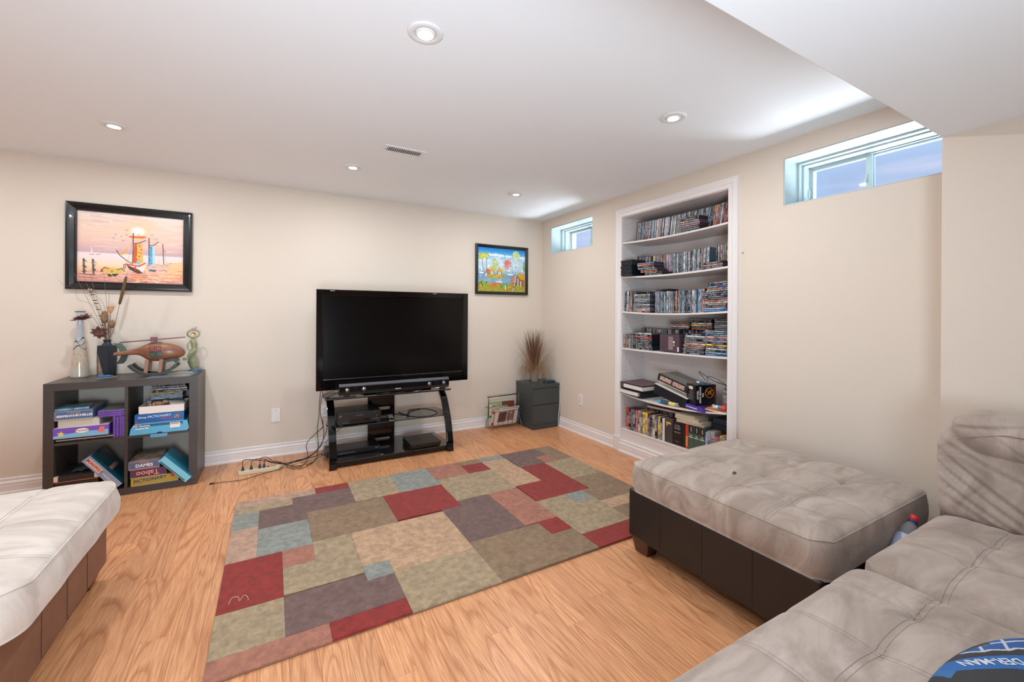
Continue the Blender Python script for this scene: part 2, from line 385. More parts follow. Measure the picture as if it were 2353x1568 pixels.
struct(MB().box(XW - 0.1, 3.2, YS - 0.1, WA + 0.1, CZ, CZ + 0.08).build('ceiling', ceil_m))
struct(MB().box(XW, 3.07, YS, BY, BZ, CZ - 0.001).build('ceiling_bulkhead', ceil_m, bevel=0.003))
# floor: boards that can be told apart are planks of their own
fl = struct(MB().box(XW, 3.07, YS, WA + 0.05, -0.05, -0.008).build('floor', floor_m))
PW = 0.0952; PL = 1.19
def plank_mesh():
    b = MB(); h = PW / 2 - 0.0002; c = 0.0007
    vs = [(-h, 0, -0.008), (h, 0, -0.008), (h, 1, -0.008), (-h, 1, -0.008), (-h, 0, -c), (h, 0, -c), (h, 1, -c), (-h, 1, -c),
          (-h + c, 0.0006, 0), (h - c, 0.0006, 0), (h - c, 0.9994, 0), (-h + c, 0.9994, 0)]
    fs = [(0, 3, 2, 1), (0, 1, 5, 4), (1, 2, 6, 5), (2, 3, 7, 6), (3, 0, 4, 7), (4, 5, 9, 8), (5, 6, 10, 9), (6, 7, 11, 10), (7, 4, 8, 11), (8, 9, 10, 11)]
    me = bpy.data.meshes.new('plank'); me.from_pydata(vs, [], fs); me.materials.append(floor_m); return me
pm = plank_mesh()
known = {-1: 2.014, -2: 2.490, -3: 2.930, -5: 3.500, 7: 1.412, 13: 1.440, 16: 1.408, 10: 1.10}
x_first = -0.322
pr_ = random.Random(3)
for k in range(-18, 32):
    xc = x_first + (k + 0.5) * PW
    j = known.get(k, pr_.choice([1.412, 2.014, 2.49, 1.75, 2.93]) + pr_.uniform(-0.02, 0.02))
    j -= PL * math.ceil((j + 1.0) / PL)
    while j < WA:
        a = max(j, -1.2); b_ = min(j + PL, WA)
        if b_ - a > 0.02 and xc < WB + 0.03:
            o = bpy.data.objects.new('plank', pm); COL.objects.link(o); o.parent = fl; o.location = (xc, a, 0); o.scale = (1, b_ - a, 1)
        j += PL
struct(MB().box(XW, 3.07, YS, -1.2, -0.008, -0.0003).build('floor_rear', floor_m))
# baseboards
BBP = [(0, 0), (0.0225, 0), (0.0225, 0.010), (0.019, 0.017), (0.0145, 0.020), (0.0145, 0.058), (0.012, 0.062), (0.0145, 0.066), (0.0145, 0.074), (0.009, 0.084), (0.0065, 0.088), (0.009, 0.092), (0.009, 0.101), (0.006, 0.106), (0, 0.106)]
def baseboard(name, axis, at, a0, a1, sgn=-1, extra=0.0, parent=None):
    b = MB(); b.prism([(at + sgn * (d + (extra if d > 0 else 0)), z + 0.0003) for d, z in BBP], a0, a1, axis)
    return b.build(name, white_m, parent)
struct(baseboard('baseboard_back', 'x', WA, XW, WB))
def bb_y(name, x, y0, y1, extra=0.0, parent=None):
    b = MB(); n = len(BBP)
    vs = [(x - d - (extra if d > 0 else 0), y, z + 0.0003) for y in (y0, y1) for d, z in BBP]
    fs = [tuple(range(n)), tuple(range(n, 2 * n))[::-1]] + [(i, n + i, n + (i + 1) % n, (i + 1) % n) for i in range(n)]
    b.add(vs, fs); return b.build(name, white_m, parent)
struct(bb_y('baseboard_right', WB, 2.882, WA - 0.0235)); struct(bb_y('baseboard_right', WB, BY, 1.712)); struct(bb_y('baseboard_near_right', WC, YS, BY))

# windows
def window(n, w, pane_split, latch_y, slide_left=True):
    y0, y1, z0, z1 = w
    r = bpy.data.objects.new('window_%d' % n, None); COL.objects.link(r); r.location = (WB, (y0 + y1) / 2, z0); r['kind'] = 'structure'
    def ring(name, x0, x1, t, ins, mat=vinyl_m, bev=0.002):
        a, b, c, d = y0 + ins, y1 - ins, z0 + ins, z1 - ins; q = MB()
        q.box(x0, x1, a, a + t, c, d).box(x0, x1, b - t, b, c, d).box(x0, x1, a + t, b - t, c, c + t).box(x0, x1, a + t, b - t, d - t, d)
        return q.build(name, mat, r, bevel=bev)
    ring('liner', WB + 0.001, 2.866, 0.006, 0.0005)
    ring('casement_frame', 2.866, 2.905, 0.016, 0.0005); ring('frame', 2.905, 3.06, 0.024, 0.0005)
    ring('track', 2.975, 2.985, 0.006, 0.0248)
    t = 0.030; a, b, c, d = y0 + 0.025, y1 - 0.025, z0 + 0.025, z1 - 0.025; s = pane_split
    q = MB(); t2 = 0.012 # sliding sash
    q.box(2.987, 3.008, s, s + 0.028, c, d).box(2.987, 3.008, b - t2, b, c, d).box(2.987, 3.008, s + 0.028, b - t2, c, c + t2).box(2.987, 3.008, s + 0.028, b - t2, d - t2 - 0.008, d)
    sash = q.build('sash', vinyl_m, r, bevel=0.002)
    MB().box(2.996, 2.999, s + 0.026, b - t2 + 0.002, c + t2 - 0.002, d - t2 - 0.006).build('pane', pane_m, sash)
    q = MB(); q.box(3.012, 3.034, s - 0.002, s + 0.026, c, d).box(3.012, 3.034, a, a + 0.01, c, d).box(3.012, 3.034, a + 0.01, s, c, c + 0.01).box(3.012, 3.034, a + 0.01, s, d - 0.01, d)
    fx = q.build('fixed_sash', vinyl_m, r, bevel=0.002)
    MB().box(3.022, 3.025, a + 0.008, s, c + 0.008, d - 0.008).build('pane', pane_m, fx)
    q = MB(); q.box(2.978, 2.988, s + 0.018, s + 0.030, c + 0.085, c + 0.125).box(2.972, 2.980, s + 0.020, s + 0.034, c + 0.075, c + 0.098)
    q.build('latch', vinyl_m, sash, bevel=0.002)
    q = MB(); q.box(2.955, 2.975, b - 0.003, b + 0.004, c + 0.05, c + 0.10).cyl((2.96, b - 0.004, c + 0.075), (2.96, b, c + 0.075), 0.004, 8); q.build('side_stop', vinyl_m, r, bevel=0.001)
    return r
window(1, W1, 3.52, 0); window(2, W2, 1.092, 0)

# pot lights
trim_m = M('light_trim', (228, 228, 228), 0.4)
bulb_m = M('lit_lens', (255, 253, 250), 0.5, emit=14.0)
GR = 'recessed lights in the flat ceiling'
def pot(x, y, z, label):
    t = thing('recessed_light', label, 'ceiling light', (x, y, z), group=GR)
    MB().lathe([(0.040, -0.0005), (0.040, -0.006), (0.044, -0.008), (0.060, -0.007), (0.0665, -0.0035), (0.0675, -0.0005)], (x, y, z), 32).build('trim_ring', trim_m, t, smooth=True)
    MB().lathe([(0.028, -0.0005), (0.028, -0.008), (0.033, -0.0105), (0.038, -0.008), (0.0395, -0.0005)], (x, y, z), 32).build('gimbal', trim_m, t, smooth=True)
    MB().lathe([(0.0001, -0.0085), (0.016, -0.0078), (0.027, -0.005), (0.0275, -0.001)], (x, y, z), 24).build('lens', bulb_m, t, smooth=True)
names = ['white round recessed light above the sunset boat painting, leftmost in view', 'white round recessed light above the television, left of the air vent', 'small white round recessed light nearest the back right corner of the ceiling',
         'large bright recessed light nearest the camera, near the top edge', 'white round recessed light between the tall bookcase and the bulkhead edge', None, None, None]
for (x, y), l in zip(POTS, names):
    if l: pot(x, y, CZ, l)
# ceiling register
vx0, vx1, vy0, vy1 = 0.612, 0.886, 2.705, 2.830
v = thing('air_vent', 'white slotted metal air vent flush on the ceiling', 'air vent', ((vx0 + vx1) / 2, (vy0 + vy1) / 2, CZ))
MB().box(vx0 + 0.01, vx1 - 0.01, vy0 + 0.015, vy1 - 0.015, CZ - 0.0015, CZ - 0.0004).build('duct_opening', M('duct_dark', (46, 46, 47), 0.7), v)
q = MB(); t = 0.026
q.box(vx0, vx1, vy0, vy0 + t, CZ - 0.007, CZ - 0.0004).box(vx0, vx1, vy1 - t, vy1, CZ - 0.007, CZ - 0.0004).box(vx0, vx0 + t, vy0 + t, vy1 - t, CZ - 0.007, CZ - 0.0004).box(vx1 - t, vx1, vy0 + t, vy1 - t, CZ - 0.007, CZ - 0.0004)
q.build('frame', trim_m, v, bevel=0.003)
for i in range(17):
    x = vx0 + t + (i + 0.5) * (vx1 - vx0 - 2 * t) / 17.0
    tilt = 0.001 if i < 8 else 0.0042
    sl = MB(); sl.prism([(x - 0.0022, CZ - 0.0065), (x + 0.0022, CZ - 0.0065), (x + 0.0022 + tilt, CZ - 0.002), (x - 0.0022 + tilt * 0.5, CZ - 0.002)], vy0 + t, vy1 - t, 'y'); sl.build('slat', trim_m, v)
for x in (vx0 + 0.012, vx1 - 0.012): MB().lathe([(0.0001, -0.0085), (0.003, -0.008), (0.0032, -0.006)], (x, (vy0 + vy1) / 2, CZ), 10).build('screw', chrome_m, v)

# wall plates
def plate(label, face, at, a, z, kind):
    loc = (a, at, z - 0.0575) if face == 'y' else (at, a, z - 0.0575)
    t = thing('outlet_plate' if kind else 'blank_wall_plate', label, 'wall plate', loc)
    def bx(m_, u0, u1, d0, d1, z0, z1):
        return m_.box(a + u0, a + u1, at - d1, at - d0, z + z0, z + z1) if face == 'y' else m_.box(at - d1, at - d0, a + u0, a + u1, z + z0, z + z1)
    bx(MB(), -0.035, 0.035, 0.0003, 0.006, -0.0575, 0.0575).build('plate', white_m, t, bevel=0.003)
    if kind:
        for dz in (-0.02, 0.02):
            s = bx(MB(), -0.0165, 0.0165, 0.006, 0.0085, dz - 0.013, dz + 0.013).build('socket', white_m, t, bevel=0.002)
            for du in (-0.006, 0.006): bx(MB(), du - 0.0012, du + 0.0012, 0.0085, 0.0088, dz - 0.003, dz + 0.006).build('slot', text_black, s)
        zs = (0,)
    else: zs = (-0.041, 0.041)
    for dz in zs: bx(MB(), -0.003, 0.003, 0.006, 0.0072, dz - 0.003, dz + 0.003).build('screw', text_grey, t, bevel=0.001)
plate('blank white wall plate between the cube shelf and the television stand', 'y', WA, 0.032, 0.346, 0)
plate('white socket plate behind the left leg of the television stand', 'y', WA, 0.412, 0.346, 1)
plate('small white socket plate on the wall left of the bookcase', 'x', WB, 3.371, 0.352, 1)

# ================================================================ rug
RC = {'tan': (196, 160, 128), 'kh': (172, 150, 120), 'br': (148, 122, 96), 'rd': (150, 52, 46), 'mv': (122, 96, 90), 'pk': (176, 118, 98), 'gr': (148, 150, 142), 'pb': (192, 156, 134)}
def rug_mat(k):
    c = RC[k]
    return M('rug_' + k, tuple(v * 0.86 for v in c), 0.95, noise=34, color2=tuple(min(255, v * 1.07) for v in c), bump=(420, 0.9, 0.004), spec=0.1, sheen=0.2)
rug = thing('area_rug', 'patchwork wool rug of red, brown, mauve and grey blocks on the wood floor', 'rug', (1.0, 2.43, 0.0005))
MB().prism([(-0.188, 1.676), (2.203, 1.676), (2.203, 3.178), (-0.188, 3.178)], 0.0005, 0.006).build('backing', M('rug_backing', (120, 100, 82), 0.9), rug)
def R4(x0, x1, y0, y1): return [(x0, y0), (x1, y0), (x1, y1), (x0, y1)]
PATCH = [('pb', R4(-.19, .26, 3.08, 3.18)), ('kh', R4(-.19, .12, 2.98, 3.08)), ('rd', R4(.26, .47, 3.08, 3.18)),
 ('mv', [(.12, 3.08), (.12, 2.98), (-.06, 2.98), (-.06, 2.73), (.19, 2.73), (.19, 2.82), (.47, 2.82), (.47, 3.08)]),
 ('gr', R4(-.19, -.06, 2.77, 2.98)), ('pb', R4(-.19, -.06, 2.42, 2.77)), ('gr', R4(-.06, .19, 2.42, 2.73)), ('br', R4(.19, .64, 2.44, 2.82)),
 ('kh', R4(.47, .76, 2.83, 3.18)), ('gr', R4(.76, 1.04, 2.83, 3.18)), ('rd', R4(.64, 1.04, 2.46, 2.83)), ('pk', R4(1.04, 1.30, 2.92, 3.18)),
 ('br', R4(1.30, 1.48, 3.09, 3.18)), ('rd', R4(1.30, 1.48, 2.92, 3.09)), ('gr', R4(1.48, 1.69, 3.09, 3.18)),
 ('tan', R4(1.48, 1.70, 2.55, 3.09)), ('kh', R4(1.04, 1.48, 2.53, 2.92)), ('mv', [(1.69, 3.18), (1.69, 2.84), (1.93, 2.84), (1.93, 2.99), (2.04, 2.99), (2.04, 3.18)]),
 ('br', R4(2.04, 2.205, 2.84, 3.18)), ('pk', R4(1.93, 2.04, 2.84, 2.99)), ('kh', R4(1.92, 2.205, 2.47, 2.84)),
 ('rd', [(1.70, 2.84), (1.70, 2.55), (1.49, 2.55), (1.49, 2.28), (1.92, 2.28), (1.92, 2.84)]), ('br', R4(1.85, 2.205, 2.09, 2.28) ), ('br', R4(1.92, 2.205, 2.28, 2.47)),
 ('gr', R4(1.70, 1.85, 2.14, 2.28)), ('kh', [(1.48, 2.28), (1.48, 1.82), (1.85, 1.82), (1.85, 2.14), (1.70, 2.14), (1.70, 2.28)]), ('tan', R4(1.85, 2.205, 1.98, 2.09)), ('br', R4(1.85, 2.205, 1.82, 1.98)),
 ('pk', R4(1.26, 1.48, 2.05, 2.53)), ('mv', [(.91, 2.04), (1.26, 2.04), (1.26, 2.53), (1.04, 2.53), (1.04, 2.46), (.91, 2.46)]),
 ('tan', [(.38, 2.44), (.38, 2.09), (.50, 2.09), (.50, 1.98), (.91, 1.98), (.91, 2.44)]), ('gr', R4(.38, .50, 1.97, 2.09)),
 ('kh', [(.19, 2.42), (.19, 2.26), (.05, 2.26), (.05, 2.04), (.38, 2.04), (.38, 2.44), (.19, 2.44)]), ('pk', R4(.05, .19, 2.26, 2.42)), ('rd', R4(-.19, .05, 2.03, 2.42)),
 ('mv', [(.05, 2.03), (.05, 1.775), (.50, 1.775), (.50, 1.97), (.38, 1.97), (.38, 2.03)]), ('kh', R4(-.19, .05, 1.775, 2.03)),
 ('pk', R4(-.19, .20, 1.675, 1.775)), ('rd', R4(.20, .50, 1.675, 1.775)), ('kh', R4(.50, .91, 1.675, 1.98)),
 ('br', [(.91, 2.04), (.91, 1.675), (1.48, 1.675), (1.48, 1.90), (1.34, 1.90), (1.34, 2.04)]), ('rd', R4(1.34, 1.48, 1.90, 2.05)), ('rd', R4(1.48, 2.205, 1.675, 1.82))]
CN = {'tan': 'tan', 'kh': 'khaki', 'br': 'brown', 'rd': 'dark red', 'mv': 'mauve brown', 'pk': 'dusty pink', 'gr': 'grey green', 'pb': 'pinkish beige'}
for k, poly in PATCH:
    MB().prism(poly, 0.004, 0.0135).build('patch', rug_mat(k), rug, bevel=0.0022, label=CN[k] + ' block of cut pile')
# bits of lint and a loose thread lying on the rug
t = MB().tube(smoothpath([(-0.150, 2.085, .0145), (-0.140, 2.125, .0145), (-0.118, 2.118, .0145), (-0.112, 2.090, .0145), (-0.098, 2.120, .0145), (-0.085, 2.105, .0145), (-0.080, 2.078, .0145)], 6), 0.0007, 5)
tag(t.build('loose_thread', paper_m), 'loose curly white thread on the near left red rug block', 'thread')

# ================================================================ upholstery
def rr_map(u, v, hx, hy, r):
    x, y = u * hx, v * hy; ax, ay = abs(x), abs(y); cx, cy = hx - r, hy - r
    if ax > cx and ay > cy:
        a, b = (ax - cx) / r, (ay - cy) / r
        ax = cx + r * a * math.sqrt(1 - b * b / 2); ay = cy + r * b * math.sqrt(1 - a * a / 2)
    return math.copysign(ax, x), math.copysign(ay, y)
def cushion(parent, x0, x1, y0, y1, z0, z1, r=0.06, dome=0.03, sx=(), sy=(), mat=suede_m, name='cushion', N=170, puff=0.018, side_bulge=0.008, seam_r=0.0008, wob=0.004, drop=0.0, R=0.11, pipe=True):
    cx, cy, hx, hy = (x0 + x1) / 2, (y0 + y1) / 2, (x1 - x0) / 2, (y1 - y0) / 2
    rn = random.Random(int(abs(x0 * 977 + y0 * 331)) + 5); ph = [rn.uniform(0, 6) for _ in range(12)]
    cr = [(rn.uniform(x0, x1), rn.uniform(y0, y1), rn.uniform(0, PI), rn.uniform(.05, .13), rn.uniform(.0012, .003)) for _ in range(34)]
    for a in sx:
        for b in sy:
            for _ in range(3): an = rn.uniform(0, PI); cr.append((a + rn.uniform(-.02, .02), b + rn.uniform(-.02, .02), an, .07, .0025))
    def H(x, y):
        u, v = (x - cx) / hx, (y - cy) / hy
        ex, ey = max(0, hx - abs(x - cx)), max(0, hy - abs(y - cy)); tx, ty = min(1, ex / R), min(1, ey / R)
        s = math.sqrt(max(0, 1 - (1 - tx) ** 2)) * math.sqrt(max(0, 1 - (1 - ty) ** 2)); s1 = min(1, s * 1.6)
        h = z1 - drop + (puff + drop) * s + dome * (1 - u * u) * (1 - v * v)
        g = 0
        for q in sx: g = max(g, math.exp(-((x - q) / 0.016) ** 2))
        for q in sy: g = max(g, math.exp(-((y - q) / 0.016) ** 2))
        k = 0
        for a in sx:
            for b in sy: k += math.exp(-(((x - a) ** 2 + (y - b) ** 2) / 0.0022))
        h -= s1 * (0.0055 * g + 0.009 * min(1, k))
        h += s * wob * (math.sin(9 * x + ph[0] + 2 * math.sin(5 * y + ph[1])) * math.sin(7 * y + ph[2] + math.sin(8 * x + ph[3])))
        for a, b, an, ln, d in cr:
            dx, dy = x - a, y - b
            if abs(dx) < .16 and abs(dy) < .16:
                p_, q_ = dx * math.cos(an) + dy * math.sin(an), -dx * math.sin(an) + dy * math.cos(an) + 3 * (dx * math.cos(an) + dy * math.sin(an)) ** 2
                h -= s1 * d * math.exp(-(p_ / ln) ** 2 - (q_ / 0.0065) ** 2)
        return h
    q = MB(); vs = []; fs = []
    for j in range(N + 1):
        for i in range(N + 1):
            x, y = rr_map(-1 + 2 * i / N, -1 + 2 * j / N, hx, hy, r); vs.append((cx + x, cy + y, H(cx + x, cy + y)))
    for j in range(N):
        for i in range(N):
            a = j * (N + 1) + i; fs.append((a, a + 1, a + N + 2, a + N + 1))
    ring = [i for i in range(N)] + [N + j * (N + 1) for j in range(N)] + [N * (N + 1) + N - i for i in range(N)] + [(N - j) * (N + 1) for j in range(N)]
    prev = ring; n = len(ring); prof = [(0.15, 0.35), (0.4, 0.9), (0.65, 1.0), (0.88, 0.7), (1.0, 0.1)]
    for t, bl in prof:
        base = len(vs)
        for k, idx in enumerate(ring):
            p = vs[idx]; dx, dy = p[0] - cx, p[1] - cy
            nx, ny = (dx / hx) ** 7, (dy / hy) ** 7; l = math.hypot(nx, ny) or 1
            w = side_bulge * bl * (1 + 0.35 * math.sin(k * 0.11 + ph[5]))
            vs.append((p[0] + nx / l * w, p[1] + ny / l * w, p[2] + (z0 - p[2]) * t))
        cur = list(range(base, base + n))
        for k in range(n): fs.append((prev[(k + 1) % n], prev[k], cur[k], cur[(k + 1) % n]))
        prev = cur
    fs.append(tuple(prev)); q.add(vs, fs)
    body = q.build(name, mat, parent, smooth=True)
    pr = [(vs[i][0], vs[i][1], vs[i][2] + 0.0005) for i in ring]; pr = pr[::3]; pr.append(pr[0])
    if pipe: MB().tube(pr, 0.0028, 6, False).build('piping', mat, body, smooth=True)
    def run(pts): MB().tube(pts, seam_r, 4).build('seam', thread_m, body, smooth=True)
    K = 110
    for a in sx:
        for d in (-0.0065, 0.0065): run([(a + d, y0 + 0.004 + (y1 - y0 - 0.008) * t / K, H(a + d, y0 + 0.004 + (y1 - y0 - 0.008) * t / K) - 0.0003) for t in range(K + 1)])
    for a in sy:
        for d in (-0.0065, 0.0065): run([(x0 + 0.004 + (x1 - x0 - 0.008) * t / K, a + d, H(x0 + 0.004 + (x1 - x0 - 0.008) * t / K, a + d) - 0.0003) for t in range(K + 1)])
    return body, H
def ottoman_base(parent, x0, x1, y0, y1, z0, z1, mat, seams_y, side_x, feet=True):
    b = MB().box(x0, x1, y0, y1, z0, z1).build('base', mat, parent, bevel=0.014, seg=4)
    for y in seams_y:
        MB().tube([(side_x, y, z0 + 0.014), (side_x, y + 0.001, (z0 + z1) / 2), (side_x, y, z1 - 0.012)], 0.0014, 5).build('seam', M('leather_seam', (30, 24, 22), 0.6), b)
    if feet:
        for fx, sx_ in ((x0 + 0.012, 1), (x1 - 0.012, -1)):
            for fy, sy_ in ((y0 + 0.012, 1), (y1 - 0.012, -1)):
                q = MB(); w = 0.11; wt = 0.085
                lo = [(fx + sx_ * 0.022, fy + sy_ * 0.006), (fx + sx_ * wt, fy + sy_ * 0.006), (fx + sx_ * wt, fy + sy_ * wt), (fx + sx_ * 0.022, fy + sy_ * wt)]
                hi = [(fx, fy), (fx + sx_ * w, fy), (fx + sx_ * w, fy + sy_ * w), (fx, fy + sy_ * w)]
                q.add([(a, b_, 0.0005) for a, b_ in lo] + [(a, b_, z0 + 0.004) for a, b_ in hi], [(0, 3, 2, 1), (4, 5, 6, 7), (0, 1, 5, 4), (1, 2, 6, 5), (2, 3, 7, 6), (3, 0, 4, 7)])
                q.build('leg', leg_wood, parent, bevel=0.003)
    return b
ot = thing('square_ottoman', 'large taupe suede ottoman on a dark leather base in front of the bookcase', 'ottoman', (2.06, 1.155, 0))
ottoman_base(ot, 1.606, 2.50, 0.715, 1.60, 0.082, 0.325, leather_dark, (0.951, 1.170, 1.395), 1.606)
_, Hot = cushion(ot, 1.608, 2.515, 0.705, 1.592, 0.318, 0.452, 0.055, 0.020, (1.787, 1.982, 2.222), (0.905, 1.112, 1.332), puff=0.022, drop=0.004)
q = MB(); q.ball((0, 0, 0), 0.008, 6, (1.6, .8, 0.3)).ball((0.008, 0.005, 0.001), 0.004, 6, (1.2, 1, 0.5))
o = q.build('crumb', M('dark_crumb', (70, 66, 62), 0.8), None, smooth=True); o.location = (1.852, 1.183, Hot(1.852, 1.183) + 0.004); tag(o, 'small dark crumb lying on top of the taupe ottoman', 'crumb')
lo = thing('square_ottoman', 'suede ottoman coloured as brightly lit with a brown leather base at the left edge', 'ottoman', (-1.04, 2.06, 0))
ottoman_base(lo, -1.49, -0.652, 1.665, 2.60, 0.065, 0.335, leather_brown, (1.962, 2.162, 2.357), -0.652)
cushion(lo, -1.505, -0.592, 1.625, 2.545, 0.325, 0.452, 0.10, 0.022, (-1.25, -1.03, -0.815), (1.85, 2.09), mat=suede_lit, side_bulge=0.014, puff=0.026, drop=0.006, R=0.13)
# sectional sofa: two joined seats, one back
so = thing('sectional_sofa', 'taupe suede sectional sofa filling the lower right corner', 'sofa', (1.6, 0.1, 0))
ottoman_base(so, 0.66, 1.586, -0.36, 0.600, 0.082, 0.33, leather_dark, (), 0.66)
ottoman_base(so, 1.592, 2.50, -0.36, 0.600, 0.082, 0.33, leather_dark, (), 1.6)
def seat_cushion(x0, x1, sx):
    c = cushion(so, x0, x1, -0.36, 0.616, 0.322, 0.452, 0.085, 0.014, sx, (0.417, 0.20, -0.02), name='seat_cushion', puff=0.020, drop=0.028, R=0.085, N=170, wob=0.005, pipe=False)
    return c
_, Hs1 = seat_cushion(0.655, 1.589, (0.955, 1.18, 1.41)); seat_cushion(1.592, 2.30, (1.846, 2.05))
# back: profile swept along the wall, with fold lines fanning out from its upper end
def resample(prof, n):
    P = prof + [prof[0]]; d = [0]
    for a, b in zip(P, P[1:]): d.append(d[-1] + math.hypot(b[0] - a[0], b[1] - a[1]))
    out = []; j = 0
    for i in range(n):
        t = d[-1] * i / n
        while d[j + 1] < t: j += 1
        k = (t - d[j]) / max(1e-9, d[j + 1] - d[j]); out.append((P[j][0] + (P[j + 1][0] - P[j][0]) * k, P[j][1] + (P[j + 1][1] - P[j][1]) * k))
    return out
def back_piece(name, cxz, prof, ya, yb, endr, smin, folds, N_=150, pw=2.4, cut=None):
    prof = resample(prof, 110); n = len(prof); vs = []; fs = []
    for j in range(N_ + 1):
        t = (j / N_) ** 1.5; y = ya + (yb - ya) * t
        e = min(1, (t * abs(yb - ya)) / endr); s = smin + (1 - smin) * math.sqrt(max(0, 1 - (1 - e) ** pw))
        for i, (x, z) in enumerate(prof):
            dx, dz = x - cxz[0], z - cxz[1]
            X, Z = cxz[0] + dx * (0.5 + 0.5 * s), cxz[1] + dz * s
            if cut: Z += cut * math.exp(-(ya - y) / 0.05)
            w = max(0.0, min(1.0, -dx / 0.08))
            g = 0
            for y0_, z0_, sl, dp, wd in folds:
                q_ = Z - (z0_ + sl * (y - y0_) + 0.5 * (y - y0_) ** 2)
                g += dp * math.exp(-(q_ / wd) ** 2) * min(1, max(0, (y0_ - y) / 0.03)) - 0.35 * dp * math.exp(-((q_ - 2.6 * wd) / (2 * wd)) ** 2)
            vs.append((X + w * g, y, Z))
    for j in range(N_):
        for i in range(n): fs.append((j * n + i, j * n + (i + 1) % n, (j + 1) * n + (i + 1) % n, (j + 1) * n + i))
    fs += [tuple(range(n)), tuple(range(N_ * n, N_ * n + n))[::-1]]
    return MB().add(vs, fs).build(name, suede_m, so, smooth=True)
def rrect(x0, x1, z0, z1, r, k=7):
    out = []
    for cx, cz, a0 in ((x1 - r, z0 + r, -PI / 2), (x1 - r, z1 - r, 0), (x0 + r, z1 - r, PI / 2), (x0 + r, z0 + r, PI)):
        for i in range(k + 1):
            a = a0 + PI / 2 * i / k; out.append((cx + r * math.cos(a), cz + r * math.sin(a)))
    return out
FOLD = [(0.60, 0.735, 0.62, 0.010, 0.006), (0.60, 0.690, 0.90, 0.012, 0.006), (0.605, 0.640, 0.85, 0.010, 0.005), (0.61, 0.585, 0.75, 0.010, 0.005), (0.61, 0.535, 0.60, 0.008, 0.005)]
back_piece('back_cushion', (2.41, 0.56), rrect(2.270, 2.528, 0.43, 0.795, 0.055), 0.620, -0.36, 0.075, 0.80, FOLD)
back_piece('head_roll', (2.385, 0.775), rrect(2.232, 2.515, 0.700, 0.850, 0.072), 0.580, -0.36, 0.10, 0.25, [(0.57, 0.80, -0.10, 0.010, 0.006), (0.46, 0.79, 0.9, 0.006, 0.006)], pw=2.0, cut=0.02)
pts = []
for i in range(30):
    y = 0.555 - i * 0.03; pts.append((2.2335, y, 0.772 - 0.018 * math.exp(-(0.56 - y) / .05) + 0.03 * min(1, (0.555 - y) / .12)))
MB().tube(smoothpath(pts, 2), 0.0018, 5).build('seam', thread_m, so)
# water bottle in the gap
bo = thing('water_bottle', 'clear plastic bottle with a red cap wedged between ottoman and sofa', 'bottle', (2.20, 0.661, 0.425))
for nm, prof, mt in (('body', [(0.001, -0.23), (0.026, -0.23), (0.030, -0.22), (0.030, -0.15), (0.027, -0.14), (0.030, -0.13), (0.030, -0.07), (0.022, -0.045), (0.012, -0.025), (0.012, -0.012)], clear_plastic),
                     ('label_band', [(0.0305, -0.17), (0.0305, -0.09)], M('blue_label', (190, 200, 226), 0.4)),
                     ('cap', [(0.014, -0.016), (0.0145, 0.0), (0.0145, 0.006), (0.001, 0.008)], M('red_cap', (206, 30, 34), 0.35)), ('cap_ring', [(0.0150, -0.022), (0.0150, -0.015)], M('navy_ring', (40, 50, 120), 0.4))):
    MB().lathe(prof, (0, 0, 0), 24).build(nm, mt, bo, smooth=True, local=True)
bo.rotation_euler = (0, math.radians(48), math.radians(-4))
# ================================================================ bookcase
bk = thing('bookcase', 'tall white built-in bookcase recessed in the right wall', 'bookcase', (WB, 2.2925, 0))
XB = 3.02
Y0, Y1 = 1.785, 2.80
MB().box(XB - 0.004, XB + 0.02, Y0, Y1, 0.10, 2.096).build('back_panel', shelf_m, bk)
MB().box(WB + 0.001, XB - 0.004, Y0 - 0.0005 + 0.001, Y0 + 0.006, 0.1, 2.096).build('side_panel', shelf_m, bk)
MB().box(WB + 0.001, XB - 0.004, Y1 - 0.006, Y1 - 0.0005, 0.1, 2.096).build('side_panel', shelf_m, bk)
MB().box(WB + 0.001, XB - 0.004, Y0 + 0.006, Y1 - 0.006, 2.080, 2.0955).build('top_panel', shelf_m, bk)
hole_m = M('pin_hole', (70, 64, 62), 0.8)
q = MB()
for y in (Y1 - 0.0062, Y0 + 0.0062):
    for x in (WB + 0.045, XB - 0.055):
        z = 0.26
        while z < 2.05:
            d = -0.0003 if y > 2 else 0.0003
            q.cyl((x, y, z), (x, y + d, z), 0.0035, 8); z += 0.0375
stuff(q.build('pin_holes', hole_m, bk))
SH = {1: (1.860, 0.016), 2: (1.556, 0.016), 3: (1.247, 0.018), 4: (0.925, 0.006), 5: (0.537, 0.036)}
def shz(n, y):
    if n == 6: return 0.205
    z, s = SH[n]; t = (y - 2.2925) / 0.5075
    return z - s * (1 - t * t) + (0.012 if n == 5 else 0.004 if n == 4 else 0) * -t
for n in (1, 2, 3, 4, 5):
    K = 16; ys = [Y0 + 0.007 + (Y1 - Y0 - 0.014) * i / K for i in range(K + 1)]
    q = MB(); q.prism([(y, shz(n, y) - 0.0145) for y in ys] + [(y, shz(n, y) - 0.0002) for y in ys[::-1]], WB - (0.012 if n == 5 else 0.002), XB - 0.005, 'x')
    sh = q.build('shelf', shelf_m, bk, bevel=0.0012)
    for yy in (Y0 + 0.013, Y1 - 0.013):
        for xx in (WB + 0.045, XB - 0.055): MB().box(xx - 0.006, xx + 0.006, yy - 0.0065, yy + 0.0065, shz(n, yy) - 0.026, shz(n, yy) - 0.0148).build('shelf_pin', shelf_m, sh)
MB().box(WB - 0.004, XB - 0.005, Y0 + 0.001, Y1 - 0.001, 0.188, 0.2048).build('bottom_shelf', shelf_m, bk, bevel=0.003)
